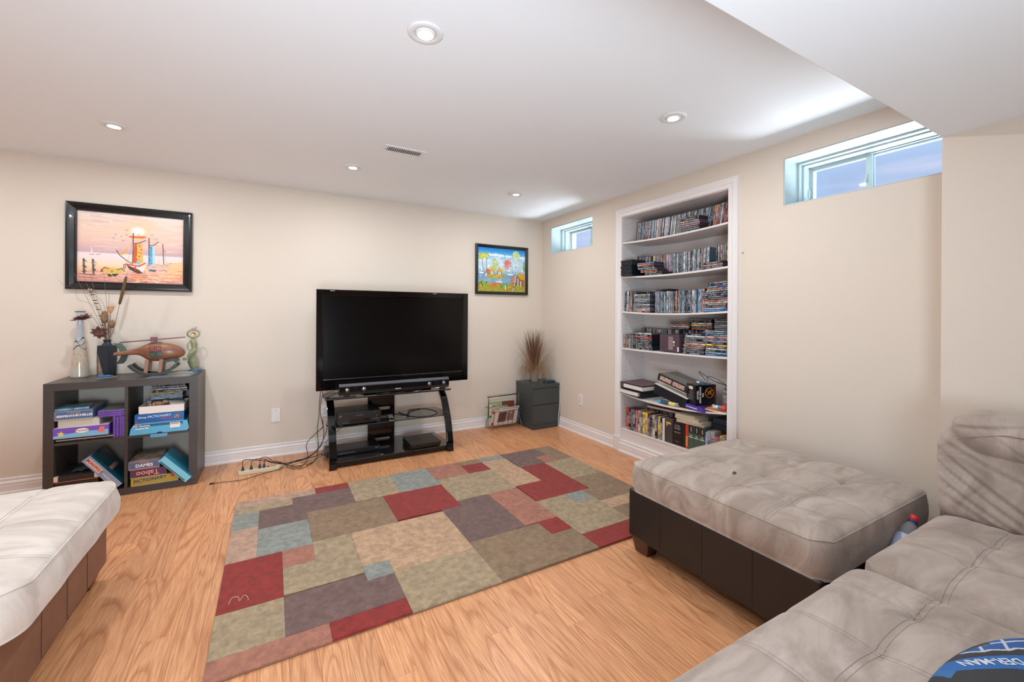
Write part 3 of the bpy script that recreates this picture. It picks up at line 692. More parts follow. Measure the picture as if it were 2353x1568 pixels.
MB().box(WB - 0.001, WB + 0.012, Y0 + 0.001, Y1 - 0.001, 0.001, 0.188).build('kick_panel', shelf_m, bk)
bb_y('baseboard', WB - 0.0015, Y0 - 0.001, Y1 + 0.001, 0.012, bk)
def casing(name, poly_fn, a0, a1, axis):
    CP = [(0, 0), (0.010, 0), (0.012, 0.004), (0.012, 0.030), (0.016, 0.034), (0.018, 0.040), (0.018, 0.052), (0.013, 0.056), (0.016, 0.062), (0.016, 0.071), (0, 0.073)]
    n = len(CP); vs = []
    for a in (a0, a1):
        for d, w in CP: vs.append(poly_fn(d, w, a))
    fs = [tuple(range(n)), tuple(range(n, 2 * n))[::-1]] + [(i, n + i, n + (i + 1) % n, (i + 1) % n) for i in range(n)]
    return MB().add(vs, fs).build(name, white_m, bk)
TOPZ = 2.085
casing('casing', lambda d, w, a: (WB - 0.0005 - d, Y1 - 0.002 + w, a + (w if a > 1 else 0)), 0.128, TOPZ, 'z')
casing('casing', lambda d, w, a: (WB - 0.0005 - d, Y0 + 0.002 - w, a + (w if a > 1 else 0)), 0.128, TOPZ, 'z')
casing('casing', lambda d, w, a: (WB - 0.0005 - d, a + (w if a > 2.5 else -w), TOPZ + w), Y0 + 0.002, Y1 - 0.002, 'y')
for y in (Y1 - 0.004, Y0 - 0.076): MB().box(WB - 0.026, WB - 0.0005, y, y + 0.08, 0.0005, 0.130).build('plinth_block', white_m, bk, bevel=0.002)

# ---------------------------------------------------------------- discs, tapes, books
def case_mesh(mat_spine, name, plain=False):
    # x: depth 0..1 (spine at 0), y: thickness -.5...5, z: length 0..1 ; edge of the spine is rounded off
    me = bpy.data.meshes.new(name)
    vs = [(0, -.38, 0.01), (0, .38, 0.01), (0, .38, .99), (0, -.38, .99), (.012, -.5, 0), (.012, .5, 0), (.012, .5, 1), (.012, -.5, 1), (1, -.5, 0), (1, .5, 0), (1, .5, 1), (1, -.5, 1),
          (.004, -.44, 0), (.004, .44, 0), (.004, .44, 1), (.004, -.44, 1)]
    fs = [(0, 3, 2, 1), (0, 12, 15, 3), (12, 4, 7, 15), (1, 2, 14, 13), (13, 14, 6, 5), (4, 8, 11, 7), (5, 6, 10, 9), (8, 9, 10, 11), (7, 11, 10, 6, 14, 2, 3, 15), (4, 12, 0, 1, 13, 5, 9, 8)]
    me.from_pydata(vs, [], fs); me.materials.append(sleeve_plain if plain else shell_m); me.materials.append(mat_spine)
    for i in (((0, 1, 2, 3, 4)) if plain else (0,)): me.polygons[i].material_index = 1
    return me
CM = case_mesh(sleeve_m, 'disc_case'); CV = case_mesh(sleeve_m, 'tape_sleeve', True)
PAL = {'silver': (176, 180, 186), 'white': (214, 212, 212), 'steel blue': (112, 140, 164), 'pale blue': (150, 184, 206), 'dark grey': (74, 78, 86), 'black': (26, 30, 38), 'navy': (30, 44, 78),
       'bright blue': (24, 106, 170), 'pink': (206, 92, 140), 'red': (188, 36, 44), 'dark red': (112, 30, 34), 'orange': (216, 120, 66), 'yellow': (226, 190, 70), 'cream': (218, 206, 176), 'lilac grey': (160, 150, 172),
       'teal': (40, 120, 140), 'green': (70, 110, 90), 'brown': (110, 76, 62), 'salmon': (212, 140, 128), 'mid grey': (120, 124, 130)}
ORD = ['first', 'second', 'third', 'fourth', 'fifth', 'sixth', 'seventh', 'eighth', 'ninth', 'tenth', 'eleventh', 'twelfth', 'thirteenth', 'fourteenth', 'fifteenth', 'sixteenth', 'seventeenth', 'eighteenth', 'nineteenth', 'twentieth']
def ordn(i):
    if i < 20: return ORD[i]
    tens = {2: 'twenty', 3: 'thirty', 4: 'forty', 5: 'fifty', 6: 'sixty', 7: 'seventy'}
    a, b = divmod(i + 1, 10)
    return (tens[a] + '-' + ORD[b - 1]) if b else tens[a][:-1] + 'ieth'
def case(cn, loc, dims, rot=(0, 0, 0), label='', cat='disc case', group=None, name='disc_case', jitter=12, blank=False):
    o = bpy.data.objects.new(name, CV if cat == 'video tape' else CM); COL.objects.link(o); o.location = loc; o.scale = dims; o.rotation_euler = rot
    c = PAL[cn]; j = rnd.uniform(-jitter, jitter); o.color = (*lin(tuple(min(255, max(4, v + j)) for v in c))[:3], 0.0 if (blank or 'all-black' in label) else 1.0)
    return tag(o, label, cat, group)
def row(n, y_hi, y_lo, x, h, t, depth, pal, lean, where, group, seq=(), zf=None, hj=0.002, xj=0.004, name='disc_case', cat='disc case', what='disc case'):
    """upright cases from the left end (high y) to the right"""
    y = y_hi; i = 0; shelf = {1: 'top', 2: 'second', 3: 'third', 4: 'fourth', 6: 'bottom'}[n]
    while y > y_lo:
        tt = t * rnd.choice((1, 1, 1, 1, 1, 0.95, 1.7)) if name == 'disc_case' else t
        cn = seq[i] if i < len(seq) else rnd.choices([p[0] for p in pal], [p[1] for p in pal])[0]
        a = lean(y) if callable(lean) else lean
        z = (zf(y) if zf else shz(n, y - tt / 2 - 0.0)) + math.sin(abs(a)) * tt * 0.5 + 0.0006
        hh = h + rnd.uniform(-hj, hj)
        case(cn, (x + rnd.uniform(-xj, xj), y - tt / 2, z), (depth, tt * 0.97, hh), (a, 0, 0), '%s %s, %s from left in the %s' % (cn, what, ordn(i), where), cat, group, name)
        y -= tt / math.cos(a) + 0.0003; i += 1
def stack(n, y_hi, width, x, z0, t, names_, depth, where, group, yaw=0.02, shift=0.004, shell=None, name='disc_case', what='disc case', drift=0.0, tilt=0.0, cat='disc case'):
    """cases lying flat, spine forward: local z (length) is turned towards -y"""
    z = z0
    for i, cn in enumerate(names_):
        w = rnd.uniform(-yaw, yaw)
        yy = y_hi + rnd.uniform(-shift, shift) + drift * i
        # rotate +90 deg about x: local z -> -y, local y -> z
        case(cn, (x + rnd.uniform(0, shift), yy, z + t / 2), (depth, t * 0.96, width), (PI / 2 + tilt, 0, w), '%s %s, %s from bottom of the %s' % (cn, what, ordn(i), where), cat, group, name)
        z += t + 0.0002
    return z
cool = [('silver', 5), ('white', 3), ('steel blue', 4), ('pale blue', 2), ('dark grey', 4), ('black', 3), ('lilac grey', 3), ('salmon', 1), ('mid grey', 3), ('teal', 1), ('navy', 1)]
# top shelf
row(1, 2.742, 1.83, WB + 0.115, 0.178, 0.0143, 0.131, cool, lambda y: -(-(0.10 + 0.05 * (2.74 - y))), 'long row on the top shelf', 'upright disc cases on the top shelf',
    seq=['salmon', 'steel blue', 'dark grey', 'silver', 'dark grey', 'dark red', 'mid grey', 'mid grey', 'pink', 'teal', 'steel blue', 'pale blue', 'mid grey', 'white', 'salmon', 'silver', 'black', 'dark grey', 'salmon', 'silver', 'lilac grey', 'black', 'mid grey'] + ['silver', 'steel blue', 'cream', 'dark grey'] * 5 + ['white', 'teal', 'mid grey', 'dark grey', 'black', 'salmon', 'orange', 'mid grey', 'red', 'white', 'dark grey', 'red', 'red', 'lilac grey', 'pale blue', 'steel blue', 'salmon', 'pale blue', 'navy'])
stack(1, 2.208, 0.181, WB + 0.008, shz(1, 2.11) + 0.0005, 0.0142, ['black', 'dark grey', 'black', 'red', 'steel blue', 'orange', 'black', 'navy'], 0.10, 'pile on the top shelf', 'stack of discs on the top shelf', tilt=0.03, drift=-0.0004)
# second shelf
stack(2, 2.787, 0.128, WB - 0.032, shz(2, 2.72) + 0.0008, 0.0125, ['black'] * 11, 0.181, 'all-black pile on the second shelf', 'all-black pile of cases on the second shelf', shift=0.005, tilt=-0.01)
z = stack(2, 2.54, 0.181, WB + 0.002, shz(2, 2.45) + 0.0005, 0.0142, ['black', 'dark grey'], 0.12, 'foot of the leaning second shelf pile', 'leaning pile of discs on the second shelf', tilt=0.01)
z = stack(2, 2.588, 0.181, WB + 0.004, z, 0.0142, ['orange', 'dark grey'], 0.12, 'middle leaning second shelf pile', 'leaning pile of discs on the second shelf', tilt=0.01, drift=0.01)
stack(2, 2.62, 0.181, WB + 0.004, z, 0.0142, ['lilac grey', 'black', 'orange', 'bright blue'], 0.12, 'upper leaning second shelf pile', 'leaning pile of discs on the second shelf', tilt=0.01, drift=0.003)
row(2, 2.745, 2.135, WB + 0.135, 0.178, 0.0138, 0.131, cool + [('orange', 2), ('red', 1), ('yellow', 1), ('bright blue', 1)], 0.0, 'left run of the second shelf', 'upright disc cases at the left of the second shelf', zf=lambda y: shz(2, y) + 0.0005,
    seq=['dark red', 'black', 'lilac grey', 'black', 'bright blue', 'mid grey', 'salmon', 'mid grey', 'cream', 'navy', 'black', 'yellow', 'cream', 'lilac grey', 'salmon', 'green', 'mid grey', 'salmon', 'mid grey', 'orange', 'lilac grey', 'silver', 'white', 'pink', 'pale blue', 'silver', 'white', 'dark grey'])
row(2, 2.126, 1.985, WB + 0.055, 0.168, 0.0138, 0.131, cool, 0.03, 'middle run of the second shelf', 'upright disc cases in the middle of the second shelf', seq=['dark grey', 'white', 'steel blue', 'lilac grey', 'cream', 'black', 'silver', 'salmon', 'pale blue'])
row(2, 1.975, 1.812, WB + 0.13, 0.182, 0.0138, 0.131, cool, 0.0, 'right run of the second shelf', 'upright disc cases at the right of the second shelf', seq=['brown', 'silver', 'dark red', 'salmon', 'mid grey', 'steel blue', 'yellow', 'lilac grey', 'salmon', 'black'])
stack(2, 2.005, 0.168, WB + 0.004, shz(2, 1.92) + 0.0005, 0.0155, ['navy', 'salmon', 'black'], 0.118, 'flat pile ending the second shelf', 'three discs lying at the right of the second shelf', tilt=-0.02)
# third shelf
row(3, 2.790, 2.672, WB + 0.02, 0.176, 0.0142, 0.131, cool, 0.05, 'far left row of the third shelf', 'upright disc cases at the left of the third shelf', seq=['black', 'steel blue', 'white', 'dark red', 'orange', 'black', 'navy', 'silver'])
stack(3, 2.669, 0.182, WB + 0.006, shz(3, 2.58) + 0.0005, 0.0140, ['red', 'cream', 'lilac grey', 'dark grey', 'white', 'dark grey', 'mid grey', 'silver', 'steel blue', 'mid grey', 'cream'], 0.125, 'left pile of the third shelf', 'left pile of discs on the third shelf')
row(3, 2.64, 2.50, WB + 0.145, 0.180, 0.0142, 0.131, [('black', 3), ('navy', 2)], 0.0, 'row behind the left third shelf pile', 'dark cases behind the left pile of the third shelf')
row(3, 2.476, 2.012, WB + 0.055, 0.177, 0.0142, 0.131, cool + [('black', 4), ('dark grey', 5)], 0.015, 'middle run of the third shelf', 'upright disc cases in the middle of the third shelf',
    seq=['lilac grey', 'silver', 'pale blue', 'lilac grey', 'silver', 'black', 'pale blue', 'teal', 'silver', 'mid grey', 'silver', 'dark grey', 'black', 'orange', 'dark grey', 'mid grey', 'dark grey', 'steel blue', 'dark grey', 'dark grey', 'navy', 'dark grey', 'white', 'silver', 'steel blue'])
stack(3, 2.54, 0.13, WB + 0.14, shz(3, 2.5) + 0.1875, 0.013, ['navy'], 0.12, 'top of the third shelf row', None)
z = stack(3, 1.984, 0.181, WB + 0.006, shz(3, 1.9) + 0.0005, 0.0138, ['bright blue', 'steel blue', 'dark red', 'mid grey', 'cream', 'red', 'dark grey', 'black', 'black', 'dark grey'], 0.125, 'right pile of the third shelf', 'right pile of discs on the third shelf', tilt=-0.03, shift=0.006)
stack(3, 1.970, 0.170, WB + 0.01, z, 0.0138, ['steel blue', 'orange', 'bright blue', 'black', 'dark grey'], 0.125, 'upper right third shelf pile', 'right pile of discs on the third shelf', tilt=-0.05, drift=-0.007)
# fourth shelf
row(4, 2.793, 2.655, WB + 0.012, 0.118, 0.0105, 0.135, cool, 0.0, 'left row of the fourth shelf', 'compact discs at the left of the fourth shelf', seq=['dark grey', 'cream', 'orange', 'black', 'mid grey', 'white', 'brown', 'cream', 'green', 'black', 'black', 'silver', 'cream'], what='compact disc')
stack(4, 2.650, 0.183, WB + 0.01, shz(4, 2.56) + 0.0005, 0.0142, ['black', 'dark grey', 'black', 'dark grey', 'black', 'brown', 'black', 'red', 'black', 'white'], 0.125, 'left pile of the fourth shelf', 'left pile of discs on the fourth shelf', shift=0.006)
bx = thing('boxed_set', 'dark purple cardboard box set between two disc piles on the fourth shelf', 'box', (WB + 0.07, 2.291, shz(4, 2.29)))
MB().box(WB + 0.012, WB + 0.14, 2.196, 2.386, 0.9245, 1.057).build('box', M('purple_brown_card', (84, 64, 74), 0.45), bx, bevel=0.0015)
MB().box(WB + 0.0113, WB + 0.0118, 2.255, 2.30, 0.94, 1.045).build('print_panel', M('speckled_print', (118, 92, 104), 0.6, noise=260, color2=(160, 132, 140)), bx)
MB().box(WB + 0.0113, WB + 0.0118, 2.24, 2.254, 0.995, 1.010).build('white_square', text_white, bx); MB().box(WB + 0.0113, WB + 0.0118, 2.24, 2.252, 0.972, 0.984).build('gold_square', text_gold, bx)
MB().box(WB + 0.0113, WB + 0.0118, 2.202, 2.214, 0.930, 0.966).build('barcode', text_white, bx)
row(4, 2.735, 1.90, WB + 0.185, 0.176, 0.0142, 0.1, [('black', 4), ('steel blue', 2), ('navy', 2), ('silver', 1), ('green', 1), ('dark grey', 3), ('cream', 1)], 0.0, 'back row of the fourth shelf', 'back row of disc cases on the fourth shelf',
    seq=['black', 'black', 'navy', 'brown', 'yellow', 'steel blue', 'white', 'navy', 'black', 'cream', 'orange', 'salmon', 'pale blue', 'cream', 'salmon', 'pale blue', 'teal', 'brown', 'bright blue', 'navy', 'cream', 'silver', 'black'], hj=0.0005, name='back_case')
stack(4, 2.160, 0.182, WB + 0.006, shz(4, 2.06) + 0.0005, 0.0140, ['black', 'black', 'dark grey', 'brown', 'orange', 'cream', 'dark red', 'black', 'dark grey', 'white', 'navy', 'white'][:11], 0.125, 'pile beside the fourth shelf box', 'third pile of discs on the fourth shelf', shift=0.007, drift=-0.0012)
stack(4, 1.972, 0.176, WB + 0.006, shz(4, 1.88) + 0.0005, 0.0138, ['bright blue', 'pale blue', 'black', 'white', 'brown', 'yellow', 'black', 'lilac grey', 'dark grey', 'salmon', 'bright blue', 'green', 'mid grey'], 0.125, 'rightmost pile of the fourth shelf', 'rightmost pile of discs on the fourth shelf', shift=0.005)
zt = shz(4, 2.1) + 0.179
stack(4, 2.400, 0.183, WB + 0.155, zt, 0.0140, ['dark red', 'white', 'orange', 'dark grey'], 0.125, 'left pile atop fourth shelf row', 'discs piled atop the back row of the fourth shelf', shift=0.004)
stack(4, 2.205, 0.183, WB + 0.155, zt, 0.0140, ['red', 'dark grey', 'yellow', 'cream', 'black', 'brown'], 0.125, 'middle pile atop fourth shelf row', 'discs piled atop the back row of the fourth shelf', shift=0.005)
stack(4, 2.005, 0.183, WB + 0.155, shz(4, 1.9) + 0.179, 0.0140, ['steel blue', 'silver', 'white', 'brown', 'silver', 'dark grey'], 0.125, 'right pile atop fourth shelf row', 'discs piled atop the back row of the fourth shelf', shift=0.005)
# bottom shelf: tapes and boxes
GT = 'video tapes on the bottom shelf'
tapes = [('red', 'red', None), ('black', 'black', None), ('black', 'black with silver dots', None), ('navy', 'blue', 'MEMOREX'), ('red', 'red, blue and green', None), ('cream', 'white', 'SUPER'), ('dark grey', 'black', 'SCREAM'),
         ('yellow', 'pale yellow', None), ('yellow', 'golden yellow', None), ('brown', 'brown', None), ('navy', 'dark blue pictorial', None), ('cream', 'cream', 'SUPER'), ('navy', 'navy', 'MEMOREX'), ('yellow', 'orange', None), ('navy', 'navy', 'MEMOREX')]
y = 2.752; tz = 0.2052
for i, (cn, word, tx) in enumerate(tapes):
    t_ = 0.0262; hh = 0.186 - (0.004 if i > 9 else 0)
    o = case(cn, (WB + 0.014 + rnd.uniform(0, .004), y - t_ / 2, tz), (0.104, t_ * 0.96, hh), (0, 0, 0), '%s video tape sleeve, %s from the left on the bottom shelf' % (word, ordn(i)), 'video tape', GT, 'video_tape', 5)
    if tx:
        tt = text(tx, 0.015, text_white if cn != 'cream' else text_black, None, (0, 0, 0), (0, 0, 0), bold=0.0006)
        tt.location = (WB + 0.0125, y - t_ / 2, tz + hh * 0.55); tt.rotation_euler = (PI / 2, 0, -PI / 2)
        tt.matrix_world = Matrix.Translation(tt.location) @ Matrix.Rotation(-PI / 2, 4, 'Z') @ Matrix.Rotation(PI / 2, 4, 'X') @ Matrix.Rotation(PI / 2 if tx == 'MEMOREX' else -PI / 2, 4, 'Z') @ Matrix.Diagonal((1.15, 0.95, 1, 1))
        mw = tt.matrix_world.copy(); tt.parent = o; tt.matrix_parent_inverse = (Matrix.Translation(o.location) @ Matrix.Diagonal((*o.scale, 1))).inverted(); tt.matrix_basis = mw
    y -= t_ + 0.0004
def simple_box(name, label, cat, dims, mats, group=None, bevel=0.0012):
    x0, x1, ya, yb, za, zb = dims
    t = thing(name, label, cat, ((x0 + x1) / 2, (ya + yb) / 2, za), group=group)
    MB().box(*dims).build('box', mats, t, bevel=bevel); return t
def btxt(s, size, mat, parent, y, z, x, **k): return text(s, size, mat, parent, (x, y, z), FRONT_X, **k)
XF = WB + 0.014
b1 = simple_box('book', 'plain white spine between the video tapes and the shrink-wrapped box', 'book', (XF, XF + 0.11, 2.333, 2.3555, tz, 0.385), paper_m)
b1 = simple_box('tape_box_set', 'dark grey shrink-wrapped tape box set with a gold badge, bottom shelf', 'box', (XF, XF + 0.12, 2.256, 2.331, tz, 0.392), M('wrapped_card', (70, 64, 64), 0.12, coat=0.6))
MB().box(XF - 0.0006, XF - 0.0001, 2.272, 2.318, 0.352, 0.368).build('gold_badge', text_gold, b1); MB().box(XF - 0.0006, XF - 0.0001, 2.305, 2.315, 0.335, 0.350).build('yellow_dot', M('yel', (220, 196, 40), 0.4), b1)
b1 = simple_box('tape_box_set', 'black tape box set lettered with three silver words, bottom shelf', 'box', (XF, XF + 0.12, 2.168, 2.254, tz, 0.392), M('black_card', (34, 24, 26), 0.4))
btxt('STAR\nWARS', 0.020, text_grey, b1, 2.211, 0.345, XF - 0.0005, bold=0.0006); btxt('TRILOGY', 0.014, text_grey, b1, 2.211, 0.305, XF - 0.0005, bold=0.0005); btxt('SPECIAL', 0.010, text_grey, b1, 2.211, 0.235, XF - 0.0005)
simple_box('video_tape', 'thin black tape sleeve with a pale oval between black set and red sleeve', 'video tape', (XF, XF + 0.104, 2.140, 2.166, tz, 0.390), M('black_card2', (30, 30, 28), 0.4), GT)
b1 = simple_box('video_tape', 'bright red and orange tape sleeve left of the green tape sleeves', 'video tape', (XF, XF + 0.104, 2.113, 2.138, tz, 0.391), M('red_card', (206, 62, 42), 0.4), GT)
MB().box(XF - 0.0006, XF - 0.0001, 2.119, 2.132, 0.225, 0.30).build('yellow_strip', text_gold, b1)
for k, w in enumerate(('left', 'middle', 'right')):
    ya = 2.0655 - k * 0.0475
    b1 = simple_box('video_tape_set', 'dark green double tape sleeve with white title, %s one of three' % w, 'video tape', (XF, XF + 0.104, ya, ya + 0.0465, tz, 0.389), M('green_card', (72, 92, 80), 0.45), 'green double tapes on the bottom shelf')
    MB().box(XF - 0.0006, XF - 0.0001, ya + 0.003, ya + 0.0435, 0.333, 0.386).build('picture_panel', text_black, b1)
    MB().box(XF - 0.0011, XF - 0.0007, ya + 0.016, ya + 0.026, 0.342, 0.378).build('figure_print', (M('skin_print', (200, 130, 96), 0.6) if k == 2 else text_grey), b1)
    btxt('The\nGodfather', 0.0125, text_white, b1, ya + 0.0232, 0.308, XF - 0.0006, bold=0.0005, xs=0.78)
yy = 1.968
for cn, w_, word, hh in (('pale blue', .018, 'turquoise and white', .165), ('lilac grey', .024, 'purple and pink', .178), ('silver', .030, 'pale blue clamshell', .178), ('red', .02, 'red and white', .150), ('dark red', .018, 'crimson', .155), ('yellow', .024, 'orange yellow clamshell', .165), ('lilac grey', .018, 'lilac and white', .160)):
    case(cn, (XF, yy - w_ / 2, tz), (0.12, w_ * 0.95, hh), (0, 0, 0), '%s tape case at the right end of the bottom shelf' % word, 'video tape', GT, 'video_tape', 4); yy -= w_ + 0.0005
row(6, 2.66, 2.30, WB + 0.165, 0.205, 0.0145, 0.12, [('lilac grey', 2), ('black', 2), ('dark red', 1), ('dark grey', 2)], 0.0, 'row behind the video tapes', 'cases behind the video tapes on the bottom shelf', zf=lambda y: tz)
# red book lying on top of the rear cases and the white books
def flat_book(label, cx, cy, cz, dx, dy, dz, cover, rot, group=None, name='book', pages=paper_m):
    t = thing(name, label, 'book', (cx, cy, cz), group=group)
    MB().box(-dx / 2, dx / 2, -dy / 2, dy / 2, 0, 0.0018).build('cover', cover, t, local=True); MB().box(-dx / 2, dx / 2, -dy / 2, dy / 2, dz - 0.0018, dz).build('cover', cover, t, local=True)
    MB().box(dx / 2 - 0.0018, dx / 2, -dy / 2, dy / 2, 0.0018, dz - 0.0018).build('spine', cover, t, local=True)
    MB().box(-dx / 2 + 0.002, dx / 2 - 0.002, -dy / 2 + 0.002, dy / 2 - 0.002, 0.0018, dz - 0.0018).build('pages', pages, t, local=True)
    t.rotation_euler = rot; return t
flat_book('large brick red book lying across the row under the fifth shelf', WB + 0.19, 2.44, 0.416, 0.15, 0.33, 0.020, M('brick_red', (150, 58, 46), 0.4), (math.radians(-0.5), 0, 0.05))
for i, (cy, w_, dz, ro) in enumerate(((2.10, 0.23, 0.015, 0.06), (2.105, 0.225, 0.012, -0.03), (2.13, 0.20, 0.022, 0.08), (2.14, 0.17, 0.012, 0.02))):
    flat_book('white paperback with yellowed pages, %s from the bottom in the bottom shelf pile' % ORD[i], WB + 0.07, cy, 0.3935 + sum((0.0155, 0.0125, 0.0225)[:i]), 0.125, w_, dz, M('book_white', (214, 206, 196), 0.6), (0, 0, ro), 'white paperbacks lying on the tapes', pages=M('old_pages', (196, 178, 148), 0.8))
simple_box('dark_case', 'flat black case lying at the right back of the bottom shelf', 'case', (WB + 0.09, WB + 0.27, 1.80, 1.975, 0.375, 0.425), black_matte)
simple_box('dark_case', 'dark blue case on top of the black one, right back of bottom shelf', 'case', (WB + 0.10, WB + 0.27, 1.80, 1.965, 0.4255, 0.465), M('dkblue', (36, 56, 76), 0.4))
simple_box('tape_box_set', 'tall black boxes filling the right back of the bottom shelf', 'box', (WB + 0.15, WB + 0.28, 1.80, 2.03, tz, 0.3745), black_matte)

# fifth shelf: binders, album, boxed books, odds and ends
S5 = lambda y: shz(5, y)
def ring_binder(label, spine_hi, y0, y1, x0, x1, z, h, cover, inner, tilt=0):
    """hinge edge on the high-y (True) or low-y side; open edge faces the room"""
    t = thing('ring_binder', label, 'binder', ((x0 + x1) / 2, (y0 + y1) / 2, z), group='binders on the fifth shelf')
    cxx, cyy = (x0 + x1) / 2, (y0 + y1) / 2; hx, hy = (x1 - x0) / 2, (y1 - y0) / 2
    MB().box(-hx, hx, -hy, hy, 0, 0.003).build('cover', cover, t, local=True); MB().box(-hx, hx, -hy, hy, h - 0.003, h).build('cover', cover, t, local=True)
    s = hy if spine_hi else -hy
    MB().box(-hx, hx, min(s, s - math.copysign(0.003, s)), max(s, s - math.copysign(0.003, s)), 0.003, h - 0.003).build('spine', inner if spine_hi else cover, t, local=True)
    d = 0.035
    MB().box(-hx + 0.006, hx - 0.004, -hy + (0.004 if spine_hi else d), hy - (d if spine_hi else 0.004), 0.0032, h * 0.72).build('papers', paper_m, t, local=True)
    t.rotation_euler = (tilt, 0, 0); return t
ring_binder('black ring binder under the maroon one, left end of the fifth shelf', False, 2.545, 2.787, WB - 0.035, WB + 0.245, 0.5215, 0.047, M('binder_black', (22, 28, 30), 0.35), paper_m, 0.03)
ring_binder('maroon topped ring binder, upper one at the left of the fifth shelf', True, 2.530, 2.787, WB - 0.03, WB + 0.245, 0.5735, 0.047, M('binder_maroon', (92, 62, 66), 0.35), M('binder_grey', (150, 140, 132), 0.5), 0.03)
al = thing('document_box', 'dark navy box file leaning under the photo album on the fifth shelf', 'box', (WB + 0.10, 2.27, 0.575))
MB().box(-0.10, 0.12, -0.150, 0.165, -0.035, 0.042).build('box', M('box_navy', (20, 28, 38), 0.4), al, bevel=0.002, local=True)
MB().box(-0.103, 0.12, -0.153, 0.168, 0.042, 0.046).build('lid_edge', paper_m, al, local=True)
al.rotation_euler = (0.235, 0, 0)
al = thing('photo_album', 'thick dark album with two framed flower pictures on its edge, fifth shelf', 'album', (WB + 0.10, 2.26, 0.648))
MB().box(-0.095, 0.12, -0.135, 0.135, 0.0, 0.008).build('page_block', paper_m, al, local=True)
MB().box(-0.100, 0.12, -0.142, 0.145, 0.008, 0.064).build('cover', M('album_green', (34, 42, 40), 0.4), al, bevel=0.002, local=True); MB().box(-0.09, 0.118, -0.138, 0.140, 0.0642, 0.066).build('top_print', M('album_top', (120, 118, 114), 0.2), al, local=True)
for k in (0, 1):
    ya = 0.008 - 0.125 * (k) ; MB().box(-0.1012, -0.1002, ya, ya + 0.112, 0.020, 0.054).build('picture', M('flower_print%d' % k, (214, 196, 176), 0.6, noise=(75 + 20 * k), color2=(150, 60, 66)), al, local=True)
al.rotation_euler = (0.235, 0, 0)
pb = thing('game_case', 'flat bright purple plastic case under the black boxed books', 'case', (WB + 0.03, 2.03, S5(2.03)))
MB().box(-0.055, 0.10, -0.085, 0.085, 0.001, 0.030).build('case', M('purple_case', (84, 58, 168), 0.35), pb, bevel=0.003, local=True)
MB().box(-0.0558, -0.0552, -0.03, 0.05, 0.012, 0.018).build('label_strip', text_white, pb, local=True); MB().box(-0.0558, -0.0552, 0.055, 0.072, 0.010, 0.020).build('gold_sticker', text_gold, pb, local=True)
pb.rotation_euler = (0.04, 0, -0.12)
hg = thing('boxed_books', 'black box of three books with a gold ring emblem, fifth shelf', 'box', (WB - 0.008, 2.036, S5(2.0) + 0.031))
card = M('box_black', (18, 17, 19), 0.3); gold = M('gold_foil', (200, 130, 50), 0.35, metal=0.3)
MB().box(0, 0.175, 0, 0.104, 0.0, 0.148).build('box', card, hg, bevel=0.0015, local=True)
def loc_text(s, size, mat, parent, loc, rot, **k):
    o = text(s, size, mat, None, (0, 0, 0), rot, **k); o.parent = parent; o.location = loc; return o
MB().tube([(0.118 + 0.034 * math.cos(a), -0.0010, 0.088 + 0.036 * math.sin(a)) for a in [2 * PI * i / 32 for i in range(33)]], 0.0026, 6).build('gold_ring', gold, hg, local=True)
q = MB(); q.prism([(0.092, 0.106), (0.112, 0.098), (0.128, 0.110), (0.146, 0.108), (0.130, 0.094), (0.142, 0.068), (0.120, 0.084), (0.098, 0.064), (0.108, 0.088)], -0.0016, -0.0004, 'y'); q.build('emblem_wing', gold, hg, local=True)
RV = (Matrix.Rotation(PI / 2, 4, 'X') @ Matrix.Rotation(-PI / 2, 4, 'Z')).to_euler()
for s_, xx in (('TRILOGY', 0.018), ('HUNGER GAMES', 0.040), ('THE', 0.062)): loc_text(s_, 0.0190, text_white, hg, (xx, -0.0008, 0.074), RV, bold=0.0007, xs=0.85)
MB().box(0.158, 0.170, -0.0008, -0.0003, 0.008, 0.140).build('red_strip', M('deep_red', (110, 22, 30), 0.4), hg, local=True)
MB().box(-0.0008, -0.0003, 0.030, 0.078, 0.112, 0.134).build('barcode', text_white, hg, local=True); MB().box(-0.0008, -0.0003, 0.034, 0.068, 0.100, 0.105).build('red_label', text_red, hg, local=True)
for k in range(6): MB().box(-0.0008, -0.0003, 0.024 + 0.004 * (k % 3), 0.082 - 0.005 * (k % 2), 0.090 - k * 0.011, 0.0925 - k * 0.011).build('text_line', text_grey, hg, local=True)
hg.rotation_euler = (0, 0.0, math.radians(-16.7))
dv = thing('power_adapter', 'blue and white adapter lying on the boxed books, fifth shelf', 'adapter', (WB + 0.06, 2.035, S5(2.0) + 0.182))
MB().box(-0.015, 0.015, -0.035, 0.01, 0.0, 0.018).build('body', M('adapter_blue', (62, 98, 130), 0.4), dv, bevel=0.003, local=True); MB().box(-0.012, 0.010, 0.01, 0.048, 0.001, 0.012).build('white_end', text_white, dv, bevel=0.002, local=True)
dv.rotation_euler = (0.1, 0, -0.3)
q = MB()
q.tube(smoothpath([(WB + .06, 2.00, .735), (WB + .045, 2.047, .795), (WB + .06, 1.939, .741), (WB + .05, 1.837, .725), (WB + .06, 1.89, .732), (WB + .07, 1.93, .735)], 8), 0.0022, 6)
q.tube(smoothpath([(WB + .05, 1.976, .735), (WB + .03, 1.968, .763), (WB + .02, 1.939, .774), (WB + .04, 1.891, .758), (WB + .05, 1.834, .726), (WB + .06, 1.846, .700), (WB + .06, 1.85, .60)], 8), 0.0022, 6)
tag(q.build('cable', cable_m, None, smooth=True), 'black looped cable sticking up behind the boxed books on the fifth shelf', 'cable')
